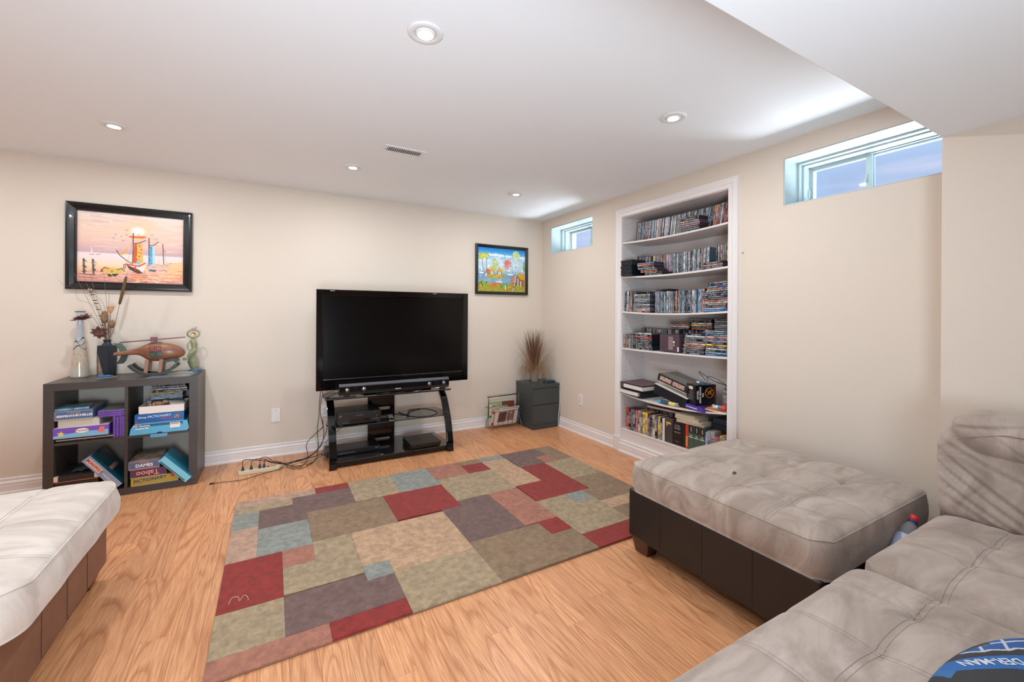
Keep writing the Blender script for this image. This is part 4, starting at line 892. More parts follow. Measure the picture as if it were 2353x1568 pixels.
q = MB(); q.tube(smoothpath([(WB - .03, 1.943, .566), (WB - .02, 1.897, .572), (WB, 1.85, .599), (WB + .02, 1.825, .62)], 6), 0.0024, 6); q.box(WB - .038, WB - .02, 1.935, 1.965, .557, .569)
tag(q.build('cable', cable_m, None), 'black plug and short cable lying over the purple case, fifth shelf', 'cable')
tb = thing('marker_tube', 'thick rolled tube with blue cap and yellow wrapper on the fifth shelf', 'tube', (WB + 0.01, 2.29, S5(2.29) + 0.0165))
for nm, a, b_, r_, mt in (('cap', 0.10, 0.075, .0165, M('cyan_cap', (40, 178, 206), 0.35)), ('barrel', 0.075, -0.01, .0160, M('tube_slate', (66, 78, 102), 0.4)), ('wrapper', -0.01, -0.075, .0164, M('wrap_yellow', (230, 220, 120), 0.5)), ('end', -0.075, -0.10, .0155, M('tube_grey', (170, 164, 154), 0.5))):
    MB().cyl((0, a, 0), (0, b_, 0), r_, 20).build(nm, mt, tb, local=True)
tb.rotation_euler = (-0.03, 0, -0.10)
gl = thing('glue_stick', 'white tube with a blue band and red cap at the right end of the fifth shelf', 'tube', (WB - 0.0, 1.835, S5(1.835) + 0.031))
for nm, a, b_, r_, mt in (('barrel', 0.060, 0.02, .0125, text_white), ('blue_band', 0.02, 0.0, .013, M('band_blue', (50, 140, 200), 0.4)), ('cap', 0.0, -0.034, .0145, M('cap_red', (222, 70, 58), 0.4))): MB().cyl((0, a, 0), (0, b_, 0), r_, 18).build(nm, mt, gl, local=True)
gl.rotation_euler = (0.02, 0, 0.1)
flat_book('thin orange and white booklet lying under the red capped tube, fifth shelf', WB + 0.03, 1.885, S5(1.885) + 0.0025, 0.09, 0.14, 0.012, M('orange_card', (226, 150, 84), 0.5), (0.03, 0, 0.1), name='booklet')
stack(5, 1.850, 0.062, WB + 0.035, S5(1.82) + 0.036, 0.0105, ['salmon', 'dark red', 'salmon', 'lilac grey', 'dark red', 'white', 'silver', 'dark grey', 'dark grey', 'silver', 'black'], 0.12, 'narrow pile on the fifth shelf', 'narrow disc pile on the fifth shelf')
stack(5, 1.850, 0.060, WB + 0.04, S5(1.82) + 0.001, 0.0115, ['dark grey', 'black', 'black'], 0.12, 'foot of narrow fifth shelf pile', 'narrow disc pile on the fifth shelf')
# ================================================================ cube shelf and what is in it
KX0, KX1, KY0, KY1, KZ = -1.228, -0.4545, 3.696, 4.080, 0.764
ks = thing('cube_shelf', 'black brown four-cube shelf unit against the back wall', 'shelf unit', ((KX0 + KX1) / 2, (KY0 + KY1) / 2, 0))
MB().box(KX0, KX1, KY0, KY1, KZ - 0.048, KZ).build('top_panel', dark_wood, ks, bevel=0.001)
MB().box(KX0, KX1, KY0, KY1, 0.0005, 0.045).build('bottom_panel', dark_wood, ks, bevel=0.001)
MB().box(KX0, KX0 + 0.049, KY0, KY1, 0.045, KZ - 0.048).build('side_panel', dark_wood, ks, bevel=0.001)
MB().box(KX1 - 0.049, KX1, KY0, KY1, 0.045, KZ - 0.048).build('side_panel', dark_wood, ks, bevel=0.001)
MB().box(-0.8465, -0.8295, KY0 + 0.002, KY1, 0.045, KZ - 0.048).build('upright_divider', dark_wood, ks, bevel=0.001)
MB().box(KX0 + 0.049, -0.8465, KY0 + 0.003, KY1, 0.371, 0.387).build('middle_shelf', dark_wood, ks, bevel=0.001)
MB().box(-0.8295, KX1 - 0.049, KY0 + 0.003, KY1, 0.371, 0.387).build('middle_shelf', dark_wood, ks, bevel=0.001)
GB = 'board games in the cube shelf'
def lidbox(name, label, cat, x0, x1, y0, y1, z0, z1, side, top=None, group=None, bevel=0.0012, lid=True):
    t = thing(name, label, cat, ((x0 + x1) / 2, (y0 + y1) / 2, z0), group=group)
    if lid: MB().box(x0 + 0.002, x1 - 0.002, y0 + 0.002, y1 - 0.002, z0, z0 + 0.004).build('tray', paper_m, t)
    MB().box(x0, x1, y0, y1, z0 + (0.003 if lid else 0), z1 - 0.0006).build('box', side, t, bevel=bevel)
    if top is not None: MB().box(x0 + 0.0015, x1 - 0.0015, y0 + 0.0015, y1 - 0.0015, z1 - 0.0006, z1).build('top_print', top, t)
    return t
def ytext(s, size, mat, parent, x, z, y, rz=0.0, **k): return text(s, size, mat, parent, (x, y, z), (PI / 2, rz, 0), **k)
YF = 3.700
# upper left cube
t = thing('laptop', 'silver edged black laptop at the bottom of the upper left cube', 'laptop', (-1.04, 3.84, 0.3875))
MB().box(-1.172, -0.905, YF + 0.004, 3.97, 0.388, 0.400).build('base', black_matte, t, bevel=0.005, seg=3); MB().box(-1.174, -0.903, YF + 0.002, 3.972, 0.4005, 0.4045).build('silver_trim', M('pale_silver', (206, 206, 208), 0.4), t, bevel=0.001)
MB().box(-1.172, -0.905, YF + 0.004, 3.97, 0.405, 0.415).build('lid', black_matte, t, bevel=0.004, seg=3)
for x in (-1.07, -1.045, -1.01): MB().box(x, x + 0.012, YF + 0.0035, YF + 0.0045, 0.391, 0.396).build('port', chrome_m, t)
t = lidbox('game_box', 'purple and light blue game box with a yellow starfish, upper left cube', 'board game', -1.183, -0.923, YF - 0.006, 3.95, 0.4155, 0.482, M('cranium_purple', (124, 84, 186), 0.4), M('card_white', (216, 208, 196), 0.6), GB)
q = MB(); q.prism([(-1.181, 0.4195), (-0.925, 0.4195), (-0.925, 0.452), (-0.97, 0.449), (-1.05, 0.452), (-1.10, 0.444), (-1.145, 0.440), (-1.181, 0.432)], YF - 0.0068, YF - 0.0062, 'y'); q.build('blue_wave', M('cranium_blue', (126, 190, 226), 0.4), t)
star = [(-1.147 + (0.020 if i % 2 == 0 else 0.009) * math.sin(i * PI / 5 + 0.15), 0.444 + (0.020 if i % 2 == 0 else 0.009) * math.cos(i * PI / 5 + 0.15)) for i in range(10)]
MB().prism(star, YF - 0.0074, YF - 0.0068, 'y').build('starfish', M('star_yellow', (236, 206, 110), 0.4), t)
def disc(m_, cx, cz, rx, rz, y0, y1, n=24): return m_.prism([(cx + rx * math.cos(2 * PI * i / n), cz + rz * math.sin(2 * PI * i / n)) for i in range(n)], y0, y1, 'y')
disc(MB(), -1.049, 0.456, 0.031, 0.0165, YF - 0.0073, YF - 0.0069).build('oval_rim', M('star_yellow', (236, 206, 110)), t); disc(MB(), -1.049, 0.456, 0.027, 0.0135, YF - 0.0078, YF - 0.0074).build('oval', text_white, t)
ytext('CRANIUM', 0.0105, purple_m, t, -1.049, 0.4565, YF - 0.0080, bold=0.0003)
q = MB(); disc(q, -0.956, 0.458, 0.014, 0.015, YF - 0.0074, YF - 0.0069); disc(q, -0.958, 0.441, 0.022, 0.006, YF - 0.0073, YF - 0.0069); q.build('octopus_blob', M('coral', (232, 120, 110), 0.4), t)
lidbox('game_box', 'plain cream topped box between the purple box and the blue box, upper left cube', 'board game', -1.166, -0.972, YF + 0.01, 3.93, 0.4825, 0.527, M('cream_card', (206, 198, 184), 0.6), M('card_white2', (232, 224, 208), 0.6), GB)
t = lidbox('game_box', 'slate blue SERPENTS-ET-ECHELLES game box on top of the upper left pile', 'board game', -1.179, -1.000, YF - 0.004, 3.96, 0.5285, 0.588, M('serpents_blue', (74, 104, 150), 0.45), M('serpents_top', (150, 110, 90), 0.4, noise=16, color2=(60, 80, 100)), GB)
q = MB(); x0, x1, z0, z1 = -1.175, -1.004, 0.534, 0.584
for a in ((x0, x1, z1 - 0.0015, z1), (x0, x1, z0, z0 + 0.0015), (x0, x0 + 0.0015, z0, z1), (x1 - 0.0015, x1, z0, z1)): q.box(a[0], a[1], YF - 0.0046, YF - 0.0041, a[2], a[3])
q.build('gold_border', text_gold, t)
ytext('SERPENTS', 0.0185, text_white, t, -1.127, 0.554, YF - 0.0047, bold=0.0007); ytext('ET', 0.009, text_white, t, -1.0835, 0.554, YF - 0.0047, bold=0.0003); ytext('ÉCHELLES', 0.0185, text_white, t, -1.041, 0.5555, YF - 0.0047, bold=0.0007, xs=0.98)
ytext('THE TRADITIONAL', 0.0075, text_gold, t, -1.09, 0.575, YF - 0.0047, bold=0.0002)
t = thing('magazine', 'light blue magazine resting on the slate blue game box, upper left cube', 'magazine', (-1.12, 3.80, 0.589))
MB().box(-0.085, 0.085, -0.085, 0.10, 0, 0.010).build('pages', M('mag_blue', (138, 190, 214), 0.4, noise=22, color2=(52, 84, 110)), t, local=True); t.rotation_euler = (0, 0, 0.12)
for i in range(4):
    x = -0.905 + i * 0.0148; hh = 0.139 - 0.003 * (i % 2)
    t = thing('purple_case', 'purple plastic case standing in the upper left cube, %s of four from the left' % ORD[i], 'disc case', (x + 0.006, 3.80, 0.3875), group='purple cases in the upper left cube')
    MB().box(x, x + 0.013, YF + 0.004 + 0.002 * (i % 3), 3.83, 0.3875, 0.3875 + hh).build('case', purple_m, t, bevel=0.0015)
for i in range(3):
    z = 0.5275 + 0.0142 * i; t = thing('purple_case', 'purple plastic case lying across the standing ones, %s from the bottom' % ORD[i], 'disc case', (-0.914, 3.80, z), group='purple cases in the upper left cube')
    w = 0.066
    MB().box(-w, w, -0.095, 0.08, 0, 0.0125).build('case', purple_m, t, bevel=0.0015, local=True)
    if i == 2: MB().box(-w + 0.002, w - 0.002, -0.092, 0.077, 0.0126, 0.0132).build('cover_print', M('green_print', (120, 132, 110), 0.35, noise=34, color2=(60, 70, 62)), t, local=True)
# lower left cube
t = thing('storage_box', 'black lidded storage box with white metal corners, lower left cube', 'storage box', (-1.075, 3.83, 0.0455))
MB().box(-1.176, -0.976, YF + 0.004, 3.97, 0.046, 0.140).build('body', M('box_card_black', (52, 42, 40), 0.5), t, bevel=0.001)
MB().box(-1.181, -0.971, YF - 0.002, 3.975, 0.141, 0.176).build('lid', M('box_card_black2', (46, 42, 42), 0.3), t, bevel=0.0015)
MB().box(-1.181, -0.971, YF - 0.0028, YF - 0.002, 0.1405, 0.1425).build('edge_strip', pink_txt, t)
for x0, x1 in ((-1.182, -1.160), (-0.992, -0.970)): MB().box(x0, x1, YF - 0.0036, YF + 0.016, 0.146, 0.1772).build('corner', M('corner_metal', (226, 204, 192), 0.3), t, bevel=0.001)
t = thing('plastic_bag', 'crumpled grey plastic packet on the black storage box', 'bag', (-1.05, 3.80, 0.1775))
q = MB(); q.grid(18, 12, lambda u, v: (-0.07 + 0.14 * u, -0.05 + 0.10 * v + 0.02 * u, 0.002 + 0.010 * abs(math.sin(9 * u + 5 * v)) * math.sin(PI * u) + 0.006 * abs(math.cos(17 * v + 4 * u)) * math.sin(PI * v))); q.build('film', M('bag_film', (92, 104, 110), 0.15, coat=0.5), t, local=True, smooth=True)
t = thing('game_box', 'leaning MONOPOLY box tilted in the lower left cube', 'board game', (-0.868, YF - 0.006, 0.0585), group=GB)
T_, Lg = 0.050, 0.262
mono_s = M('mono_silver', (164, 176, 200), 0.35, noise=4, color2=(120, 140, 170)); mono_t = M('mono_teal', (24, 84, 104), 0.12, coat=0.5)
MB().box(-T_, 0, 0, 0.255, 0, Lg).build('box', mono_s, t, bevel=0.0012, local=True)
MB().box(0.0002, 0.001, 0.001, 0.254, 0.001, Lg - 0.001).build('lid_print', mono_t, t, local=True)
fr = MB().box(-0.040, -0.010, -0.0008, -0.0002, 0.140, 0.245).build('title_panel', M('pink_panel', (226, 200, 196), 0.4), t, local=True)
def vtext(s, size, mat, z, x=-0.025, **k):
    o = text(s, size, mat, None, (0, 0, 0), (0, 0, 0), **k); o.parent = t; o.location = (x, -0.0012, z)
    o.rotation_euler = (Matrix.Rotation(PI / 2, 4, 'X') @ Matrix.Rotation(-PI / 2, 4, 'Z')).to_euler(); return o
vtext('MONOPOLY', 0.0225, text_red, 0.192, bold=0.0008, xs=0.92); vtext('TORONTO EDITION', 0.014, text_white, 0.070, bold=0.0004, x=-0.028, xs=0.85)
MB().box(0.0011, 0.0018, 0.05, 0.19, 0.10, 0.14).build('title_panel', M('mono_red', (130, 40, 50), 0.3), t, local=True)
o = text('MONOPOLY', 0.034, text_white, None, (0, 0, 0), (0, 0, 0), bold=0.0008, xs=0.72); o.parent = t; o.location = (0.0022, 0.12, 0.120); o.rotation_euler = (Matrix.Rotation(PI / 2, 4, 'Z') @ Matrix.Rotation(PI / 2, 4, 'X')).to_euler()
t.rotation_euler = (0, math.radians(-37), 0); t.location = (-0.8545, YF - 0.006, 0.079)
# upper right cube
t = thing('carton', 'light blue receiver carton with hang flap, bottom of the upper right cube', 'carton', (-0.665, 3.85, 0.3875))
blu = M('carton_blue', (96, 176, 214), 0.4); blu2 = M('carton_dark', (36, 96, 136), 0.35)
q = MB(); q.prism([(-0.822, 0.388), (-0.512, 0.388), (-0.503, 0.402), (-0.512, 0.458), (-0.800, 0.458), (-0.816, 0.43)], YF - 0.004, 3.98, 'y'); q.build('box', blu, t, bevel=0.0015)
MB().prism([(-0.795, 0.440), (-0.535, 0.440), (-0.54, 0.457), (-0.797, 0.457)], YF - 0.0050, YF - 0.0044, 'y').build('dark_panel', blu2, t)
ytext('HD Receiver', 0.0165, text_white, t, -0.757, 0.447, YF - 0.0054, bold=0.0004); ytext('Récepteur HD', 0.0115, text_white, t, -0.757, 0.429, YF - 0.0050, bold=0.0006)
MB().box(-0.608, -0.553, YF - 0.0058, YF - 0.0052, 0.416, 0.452).build('sticker', text_white, t)
for k in range(9): MB().box(-0.602 + k * 0.005, -0.5995 + k * 0.005, YF - 0.0062, YF - 0.0059, 0.440, 0.449).build('barcode', text_black, t)
q = MB(); q.prism([(-0.712 + 0.006, 0.364), (-0.62 - 0.006, 0.364), (-0.62, 0.369), (-0.62, 0.386), (-0.712, 0.386), (-0.712, 0.369)], YF - 0.012, YF - 0.0105, 'y'); q.build('flap', M('flap_blue', (98, 160, 196), 0.4), t)
q = MB(); disc(q, -0.664, 0.389, 0.016, 0.008, YF - 0.0054, YF - 0.0042); q.build('thumb_hole', text_black, t)
t = lidbox('game_box', 'deep blue PICTIONARY DVD game box in the upper right cube', 'board game', -0.796, -0.532, YF - 0.002, 3.965, 0.459, 0.522, M('pict_blue', (24, 78, 146), 0.3, noise=5, color2=(40, 112, 182)), blu2, GB)
ytext('Disney', 0.0165, text_white, t, -0.757, 0.502, YF - 0.0027, shear=0.3, bold=0.0003); ytext('PICTIONARY', 0.0215, text_white, t, -0.665, 0.5045, YF - 0.0027, bold=0.0001, rz=-0.03); ytext('DVD GAME', 0.0115, text_red, t, -0.630, 0.487, YF - 0.0027, bold=0.0006, shear=0.2)
MB().box(-0.790, -0.776, YF - 0.0028, YF - 0.0022, 0.465, 0.479).build('red_badge', text_red, t)
disc(MB(), -0.572, 0.493, 0.018, 0.014, YF - 0.0028, YF - 0.0022, 10).build('brown_print', M('brown_print', (128, 70, 50), 0.5, noise=90, color2=(200, 150, 120)), t)
t = thing('open_tray', 'open white cardboard tray on the deep blue game box', 'tray', (-0.655, 3.83, 0.5225))
q = MB(); x0, x1, y0, y1, z0, z1 = -0.778, -0.530, YF + 0.004, 3.93, 0.5225, 0.574
q.box(x0, x1, y0, y1, z0, z0 + .002).box(x0, x1, y0, y0 + .002, z0, z1).box(x0, x1, y1 - .002, y1, z0, z1).box(x0, x0 + .002, y0, y1, z0, z1).box(x1 - .002, x1, y0, y1, z0, z1); q.build('tray', M('tray_white', (232, 222, 218), 0.5), t)
t = thing('stuffed_toy', 'small tan furry toy lying in the white tray', 'toy', (-0.69, 3.78, 0.556))
q = MB(); q.ball((-0.69, 3.79, 0.574), 0.022, 10, (1.7, 1.2, 0.75)); q.build('body', M('toy_fur', (160, 122, 90), 0.9, noise=60, color2=(206, 168, 130), bump=(200, 0.8, 0.004)), t, smooth=True)
MB().ball((-0.650, 3.785, 0.585), 0.015, 9, (1.1, 1, 0.9)).build('head', M('toy_fur', (160, 122, 90)), t, smooth=True)
for dx in (-0.72, -0.70): MB().tube([(dx, 3.775, 0.575), (dx - 0.006, 3.745, 0.577), (dx - 0.002, 3.735, 0.578)], 0.006, 7, True, 0.004).build('paw', M('toy_cream', (226, 196, 160), 0.9), t, smooth=True)
t = thing('paper_pad', 'white paper slips in the white tray beside the tan toy', 'paper', (-0.585, 3.80, 0.566)); MB().box(-0.045, 0.035, -0.05, 0.05, 0, 0.012).build('slips', paper_m, t, local=True); t.rotation_euler = (0.06, 0.08, 0.3)
t = thing('cardboard_prop', 'black media box standing behind the toy, under the case pile', 'box', (-0.65, 3.90, 0.5745)); MB().box(-0.735, -0.56, 3.832, 3.92, 0.5748, 0.5985).build('box', black_matte, t)
for i, c in enumerate(('steel blue', 'pale blue', 'steel blue', 'silver', 'yellow')):
    o = case(c, (-0.737 + rnd.uniform(-.002, .002), 3.815, 0.599 + 0.0098 * i + 0.005), (0.125, 0.0094, 0.182), (0, 0, 0), '%s disc case, %s from bottom, upper right cube pile' % (c, ORD[i]), 'disc case', 'disc cases in the upper right cube')
    o.matrix_world = Matrix.Translation(o.location) @ Matrix.Rotation(PI / 2, 4, 'Z') @ Matrix.Rotation(PI / 2, 4, 'X') @ Matrix.Diagonal((0.125, 0.0094, 0.182, 1))
for i, c in enumerate(('black', 'silver', 'black', 'black')):
    o = case(c, (-0.712 - 0.006 * i, 3.80, 0.649 + 0.0150 * i + 0.0075), (0.13, 0.0142, 0.190), (0, 0, 0), '%s case near the top of the upper right cube, %s from the bottom' % (c, ORD[i]), 'disc case', 'black cases in the upper right cube')
    o.matrix_world = Matrix.Translation(o.location) @ Matrix.Rotation(PI / 2, 4, 'Z') @ Matrix.Rotation(PI / 2, 4, 'X') @ Matrix.Diagonal((0.13, 0.0142, 0.190, 1))
# lower right cube
t = lidbox('game_box', 'mustard yellow PICTIONARY box at the bottom of the lower right cube', 'board game', -0.814, -0.560, YF - 0.001, 3.95, 0.0455, 0.100, M('mustard', (176, 152, 62), 0.45), None, GB)
ytext('PICTIONARY', 0.030, blue_txt, t, -0.712, 0.080, YF - 0.0018, bold=0.0005, rz=-0.07)
disc(MB(), -0.592, 0.088, 0.011, 0.010, YF - 0.0022, YF - 0.0012).build('red_badge', text_red, t)
t = lidbox('game_box', 'maroon Taboo box printed upside down, lower right cube', 'board game', -0.818, -0.624, YF - 0.003, 3.94, 0.1005, 0.155, M('taboo_maroon', (92, 56, 84), 0.45), None, GB)
ytext('Taboo', 0.046, pink_txt, t, -0.726, 0.128, YF - 0.0038, bold=0.0010, rz=PI - 0.03)
t = lidbox('game_box', 'grey blue DAMES game box topmost in the lower right cube', 'board game', -0.827, -0.662, YF - 0.002, 3.95, 0.1555, 0.212, M('dames_blue', (92, 104, 140), 0.45), M('dames_top', (196, 170, 140), 0.3, noise=12, color2=(62, 48, 42)), GB)
q = MB(); x0, x1, z0, z1 = -0.823, -0.666, 0.161, 0.208
for a in ((x0, x1, z1 - 0.0015, z1), (x0, x1, z0, z0 + 0.0015), (x0, x0 + 0.0015, z0, z1), (x1 - 0.0015, x1, z0, z1)): q.box(a[0], a[1], YF - 0.0028, YF - 0.0022, a[2], a[3])
q.build('pink_border', pink_txt, t); ytext('DAMES', 0.029, text_white, t, -0.744, 0.180, YF - 0.0030, bold=0.0010); ytext('TRADITIONAL', 0.0075, text_gold, t, -0.742, 0.200, YF - 0.0030, bold=0.0002)
t = thing('blue_binder', 'bright blue binder tilted and poking out of the lower right cube', 'binder', (-0.506, YF - 0.030, 0.038))
bb = M('binder_blue', (36, 128, 160), 0.3, noise=3, color2=(60, 156, 186)); bl = M('binder_pale', (132, 204, 226), 0.4)
MB().box(-0.0025, 0, 0, 0.24, 0, 0.225).build('cover', bl, t, local=True); MB().box(0.043, 0.0455, 0, 0.24, 0, 0.225).build('cover', bb, t, local=True)
MB().box(0, 0.043, 0, 0.003, 0.0, 0.225).build('spine', bl, t, local=True)
q = MB(); q.box(0.001, 0.007, -0.0006, 0.0, 0.012, 0.215); q.build('dark_gap', M('gap_green', (30, 70, 70), 0.6), t, local=True)
MB().box(0.004, 0.036, 0.006, 0.23, 0.005, 0.215).build('papers', paper_m, t, local=True)
t.rotation_euler = (0, math.radians(-41), 0); t.location = (-0.517, YF - 0.030, 0.034)

# ================================================================ on top of the cube shelf
TZ = KZ + 0.0005
t = thing('glass_vase', 'tall flared glass vase with white, black and orange swirls', 'vase', (-1.147, 3.99, TZ))
prof = [(0.046, 0.0), (0.048, 0.006), (0.046, 0.05), (0.043, 0.10), (0.038, 0.16), (0.033, 0.20), (0.029, 0.235), (0.024, 0.275), (0.0195, 0.32), (0.0175, 0.36), (0.0175, 0.40), (0.0195, 0.425), (0.0255, 0.448)]
def vase_col(x, z, a):
    h = z / 0.448
    base = np.array([0.62, 0.55, 0.44]) if h < 0.55 else np.array([0.62, 0.68, 0.74])
    if 0.42 < h < 0.62: t_ = (h - 0.42) / 0.2; base = np.array([0.62, 0.55, 0.44]) * (1 - t_) + np.array([0.62, 0.68, 0.74]) * t_
    n = math.sin(a * 5 + z * 60 + 2 * math.sin(z * 47)) * math.sin(a * 3 - z * 70 + math.sin(a * 7)) + 0.55 * math.sin(a * 17 + z * 90 + 3 * math.sin(a * 4))
    if 0.12 < h < 0.46 and n > 0.15: base = base * 0.55 + np.array([0.72, 0.28, 0.08]) * 0.45 * min(1, n * 1.4) + base * 0.45 * (1 - min(1, n * 1.4))
    if h < 0.16: base = base * 0.8 + 0.12
    for k, zc in enumerate((0.455, 0.52, 0.575)):
        if abs(h - zc - 0.03 * math.sin(3 * a + k * 1.7)) < 0.008 + 0.004 * math.sin(a * 2 + k): base = np.array([0.03, 0.015, 0.03])
    return (*base, 1)
vs = []; fs = []; cols = []; nn = 144; fine = []
for (r0, z0), (r1, z1) in zip(prof, prof[1:]):
    for k in range(16): fine.append((r0 + (r1 - r0) * k / 16, z0 + (z1 - z0) * k / 16))
fine.append(prof[-1])
for r, z in fine:
    for k in range(nn): a = 2 * PI * k / nn; vs.append((r * math.cos(a), r * math.sin(a), z)); cols.append(vase_col(0, z, a))
for i in range(len(fine) - 1):
    for k in range(nn): fs.append((i * nn + k, i * nn + (k + 1) % nn, (i + 1) * nn + (k + 1) % nn, (i + 1) * nn + k))
fs.append(tuple(range(nn))[::-1])
vm = print_mat('swirl_glass', 0.08); vm.node_tree.nodes['Principled BSDF'].inputs['Coat Weight'].default_value = 0.8
vm.node_tree.nodes['Principled BSDF'].inputs['Transmission Weight'].default_value = 0.25
MB().add(vs, fs).build('body', vm, t, smooth=True, local=True, colors=cols)
MB().tube([(0.0258 * math.cos(2 * PI * i / 32), 0.0258 * math.sin(2 * PI * i / 32), 0.449) for i in range(33)], 0.0022, 6).build('rim', black_gloss, t, local=True)
# dark square vase with bark panel and dried flowers
VX, VY = -1.006, 3.985
t = thing('square_vase', 'dark blue black square vase with a bark panel and narrow neck', 'vase', (VX, VY, TZ))
sq = lambda r: [(r * math.cos(PI / 4 + k * PI / 2), r * math.sin(PI / 4 + k * PI / 2)) for k in range(4)]
vz = M('vase_navy', (30, 40, 52), 0.3)
vv = []; zz = [0, 0.19, 0.214]; rr_ = [0.0495, 0.0535, 0.052]
for z, r in zip(zz, rr_): vv += [(x, y, z) for x, y in sq(r)]
MB().add(vv, [(3, 2, 1, 0), (8, 9, 10, 11)] + [(i * 4 + k, i * 4 + (k + 1) % 4, (i + 1) * 4 + (k + 1) % 4, (i + 1) * 4 + k) for i in (0, 1) for k in range(4)]).build('body', vz, t, bevel=0.003, local=True)
MB().lathe([(0.034, 0.212), (0.027, 0.219), (0.021, 0.228), (0.019, 0.238), (0.021, 0.246), (0.026, 0.252), (0.023, 0.2522), (0.017, 0.246)], (0, 0, 0), 24).build('neck', vz, t, smooth=True, local=True)
q = MB(); q.prism([(-0.0372, 0.003), (0.010, 0.003), (-0.010, 0.07), (-0.022, 0.12), (-0.037, 0.175)], -0.0392, -0.0362, 'y'); q.build('bark_panel', M('bark', (176, 150, 132), 0.8, noise=26, color2=(40, 32, 30), aniso=(3, 3, 0.5), bump=(90, 1, 0.004)), t, local=True)
t.rotation_euler = (0, 0, math.radians(-24))
GD = 'dried stems in the square vase'
MZ = 1.015
stem_m = M('dry_stem', (120, 104, 84), 0.7); pod_m = M('seed_pod', (96, 70, 54), 0.85, noise=110, color2=(160, 126, 94), bump=(160, 1, 0.004)); petal_m = M('dry_petal', (84, 48, 44), 0.7, noise=30, color2=(110, 70, 62))
def stem(pts, r=0.0013, r1=0.0008): return MB().tube(smoothpath(pts, 6), r, 5, True, r1)
for i, (pts, w) in enumerate(((((-1.01, VY, MZ), (-1.05, 3.97, 1.16), (-1.11, 3.96, 1.32), (-1.168, 3.95, 1.475)), 'leftmost of the tall straight ones'), (((-1.01, VY, MZ), (-1.045, 3.98, 1.18), (-1.09, 3.97, 1.33), (-1.123, 3.96, 1.468)), 'second tall straight one from the left'),
        (((-1.005, VY, MZ), (-1.03, 3.98, 1.20), (-1.065, 3.97, 1.34), (-1.092, 3.97, 1.47)), 'middle tall straight one'), (((-1.0, VY, MZ), (-1.005, 3.98, 1.2), (-1.015, 3.97, 1.38), (-1.024, 3.97, 1.50)), 'tallest, rising left of the cattail'), (((-1.0, VY, MZ), (-1.0, 3.98, 1.2), (-0.993, 3.97, 1.345)), 'short upright one'))):
    tag(stem(pts).build('dried_reed', stem_m), 'thin bare dried stem in the square vase, %s' % w, 'dried stem', GD)
t = thing('cattail', 'brown cattail on a thin stalk leaning right out of the square vase', 'dried flower', (-0.995, VY, MZ), group=GD)
stem(((-0.995, VY, MZ), (-0.965, 3.975, 1.12), (-0.937, 3.965, 1.272)), 0.0018, 0.0015).build('stalk', stem_m, t)
MB().tube([(-0.938, 3.965, 1.266), (-0.937, 3.965, 1.272), (-0.925, 3.96, 1.33), (-0.905, 3.955, 1.44), (-0.9005, 3.954, 1.462), (-0.899, 3.954, 1.466)], 0.008, 12, rad=[0.003, 0.0075, 0.0095, 0.0085, 0.006, 0.002]).build('spike', M('cattail', (98, 78, 52), 0.9, bump=(300, 0.6, 0.002)), t, smooth=True)
stem(((-0.899, 3.954, 1.466), (-0.896, 3.953, 1.495)), 0.0008, 0.0005).build('tip', stem_m, t)
t = thing('berry_stem', 'dried stem with a row of dark and cream seed husks', 'dried flower', (-1.005, VY, MZ), group=GD)
bs = [(-1.005, VY, MZ), (-1.03, 3.975, 1.14), (-1.06, 3.965, 1.27), (-1.095, 3.955, 1.385)]
stem(bs, 0.0014, 0.001).build('stalk', stem_m, t)
sp = smoothpath(bs, 6)
for i, k in enumerate((5, 7, 8, 10, 11, 12, 13, 14, 15, 16, 17)):
    p = sp[min(k, len(sp) - 1)]; q = MB()
    for s in (-1, 1): q.ball((p.x + s * 0.006, p.y, p.z + 0.002), 0.0055, 5, (1, 1, 0.7))
    q.build('husk', (M('husk_cream', (206, 192, 160), 0.8) if i % 3 == 1 else M('husk_dark', (72, 58, 46), 0.8)), t, smooth=True)
for i, (pts, w) in enumerate(((((-1.01, VY, MZ), (-1.03, 3.98, 1.20), (-1.10, 3.98, 1.27), (-1.16, 3.985, 1.30), (-1.175, 3.99, 1.37), (-1.23, 3.99, 1.395), (-1.255, 3.99, 1.43)), 'left'), (((-1.01, VY, MZ), (-1.015, 3.98, 1.22), (-1.05, 3.98, 1.31), (-1.10, 3.98, 1.325), (-1.13, 3.98, 1.38), (-1.19, 3.985, 1.375)), 'right'))):
    tag(stem(pts, 0.0009, 0.0006).build('curly_twig', stem_m), 'curly dried twig bending left over the glass vase, %s one of two' % w, 'dried twig', GD)
t = thing('dried_lotus_cup', 'peach funnel shaped dried flower above the seed pods', 'dried flower', (-1.0, VY, MZ), group=GD)
stem(((-1.0, VY, MZ), (-0.992, 3.975, 1.14), (-0.985, 3.968, 1.21)), 0.0022, 0.002).build('stalk', stem_m, t)
MB().lathe([(0.003, 0), (0.010, 0.010), (0.015, 0.025), (0.019, 0.042), (0.0235, 0.047), (0.016, 0.043), (0.010, 0.02)], (-0.985, 3.968, 1.205), 20).build('cup', M('peach_cup', (214, 158, 118), 0.8), t, smooth=True)
t = thing('seed_pod', 'knobbly upright brown seed pod in the square vase', 'dried flower', (-1.01, VY, MZ), group=GD)
MB().lathe([(0.002, 0), (0.014, 0.008), (0.019, 0.03), (0.020, 0.055), (0.016, 0.075), (0.009, 0.086), (0.001, 0.089)], (-1.014, 3.955, 1.130), 16).build('pod', pod_m, t, smooth=True); stem(((-1.01, VY, MZ), (-1.013, 3.96, 1.135)), 0.003, 0.003).build('stalk', stem_m, t)
t = thing('seed_ball', 'round brown ribbed seed ball beside the knobbly pod', 'dried flower', (-0.995, VY, MZ), group=GD)
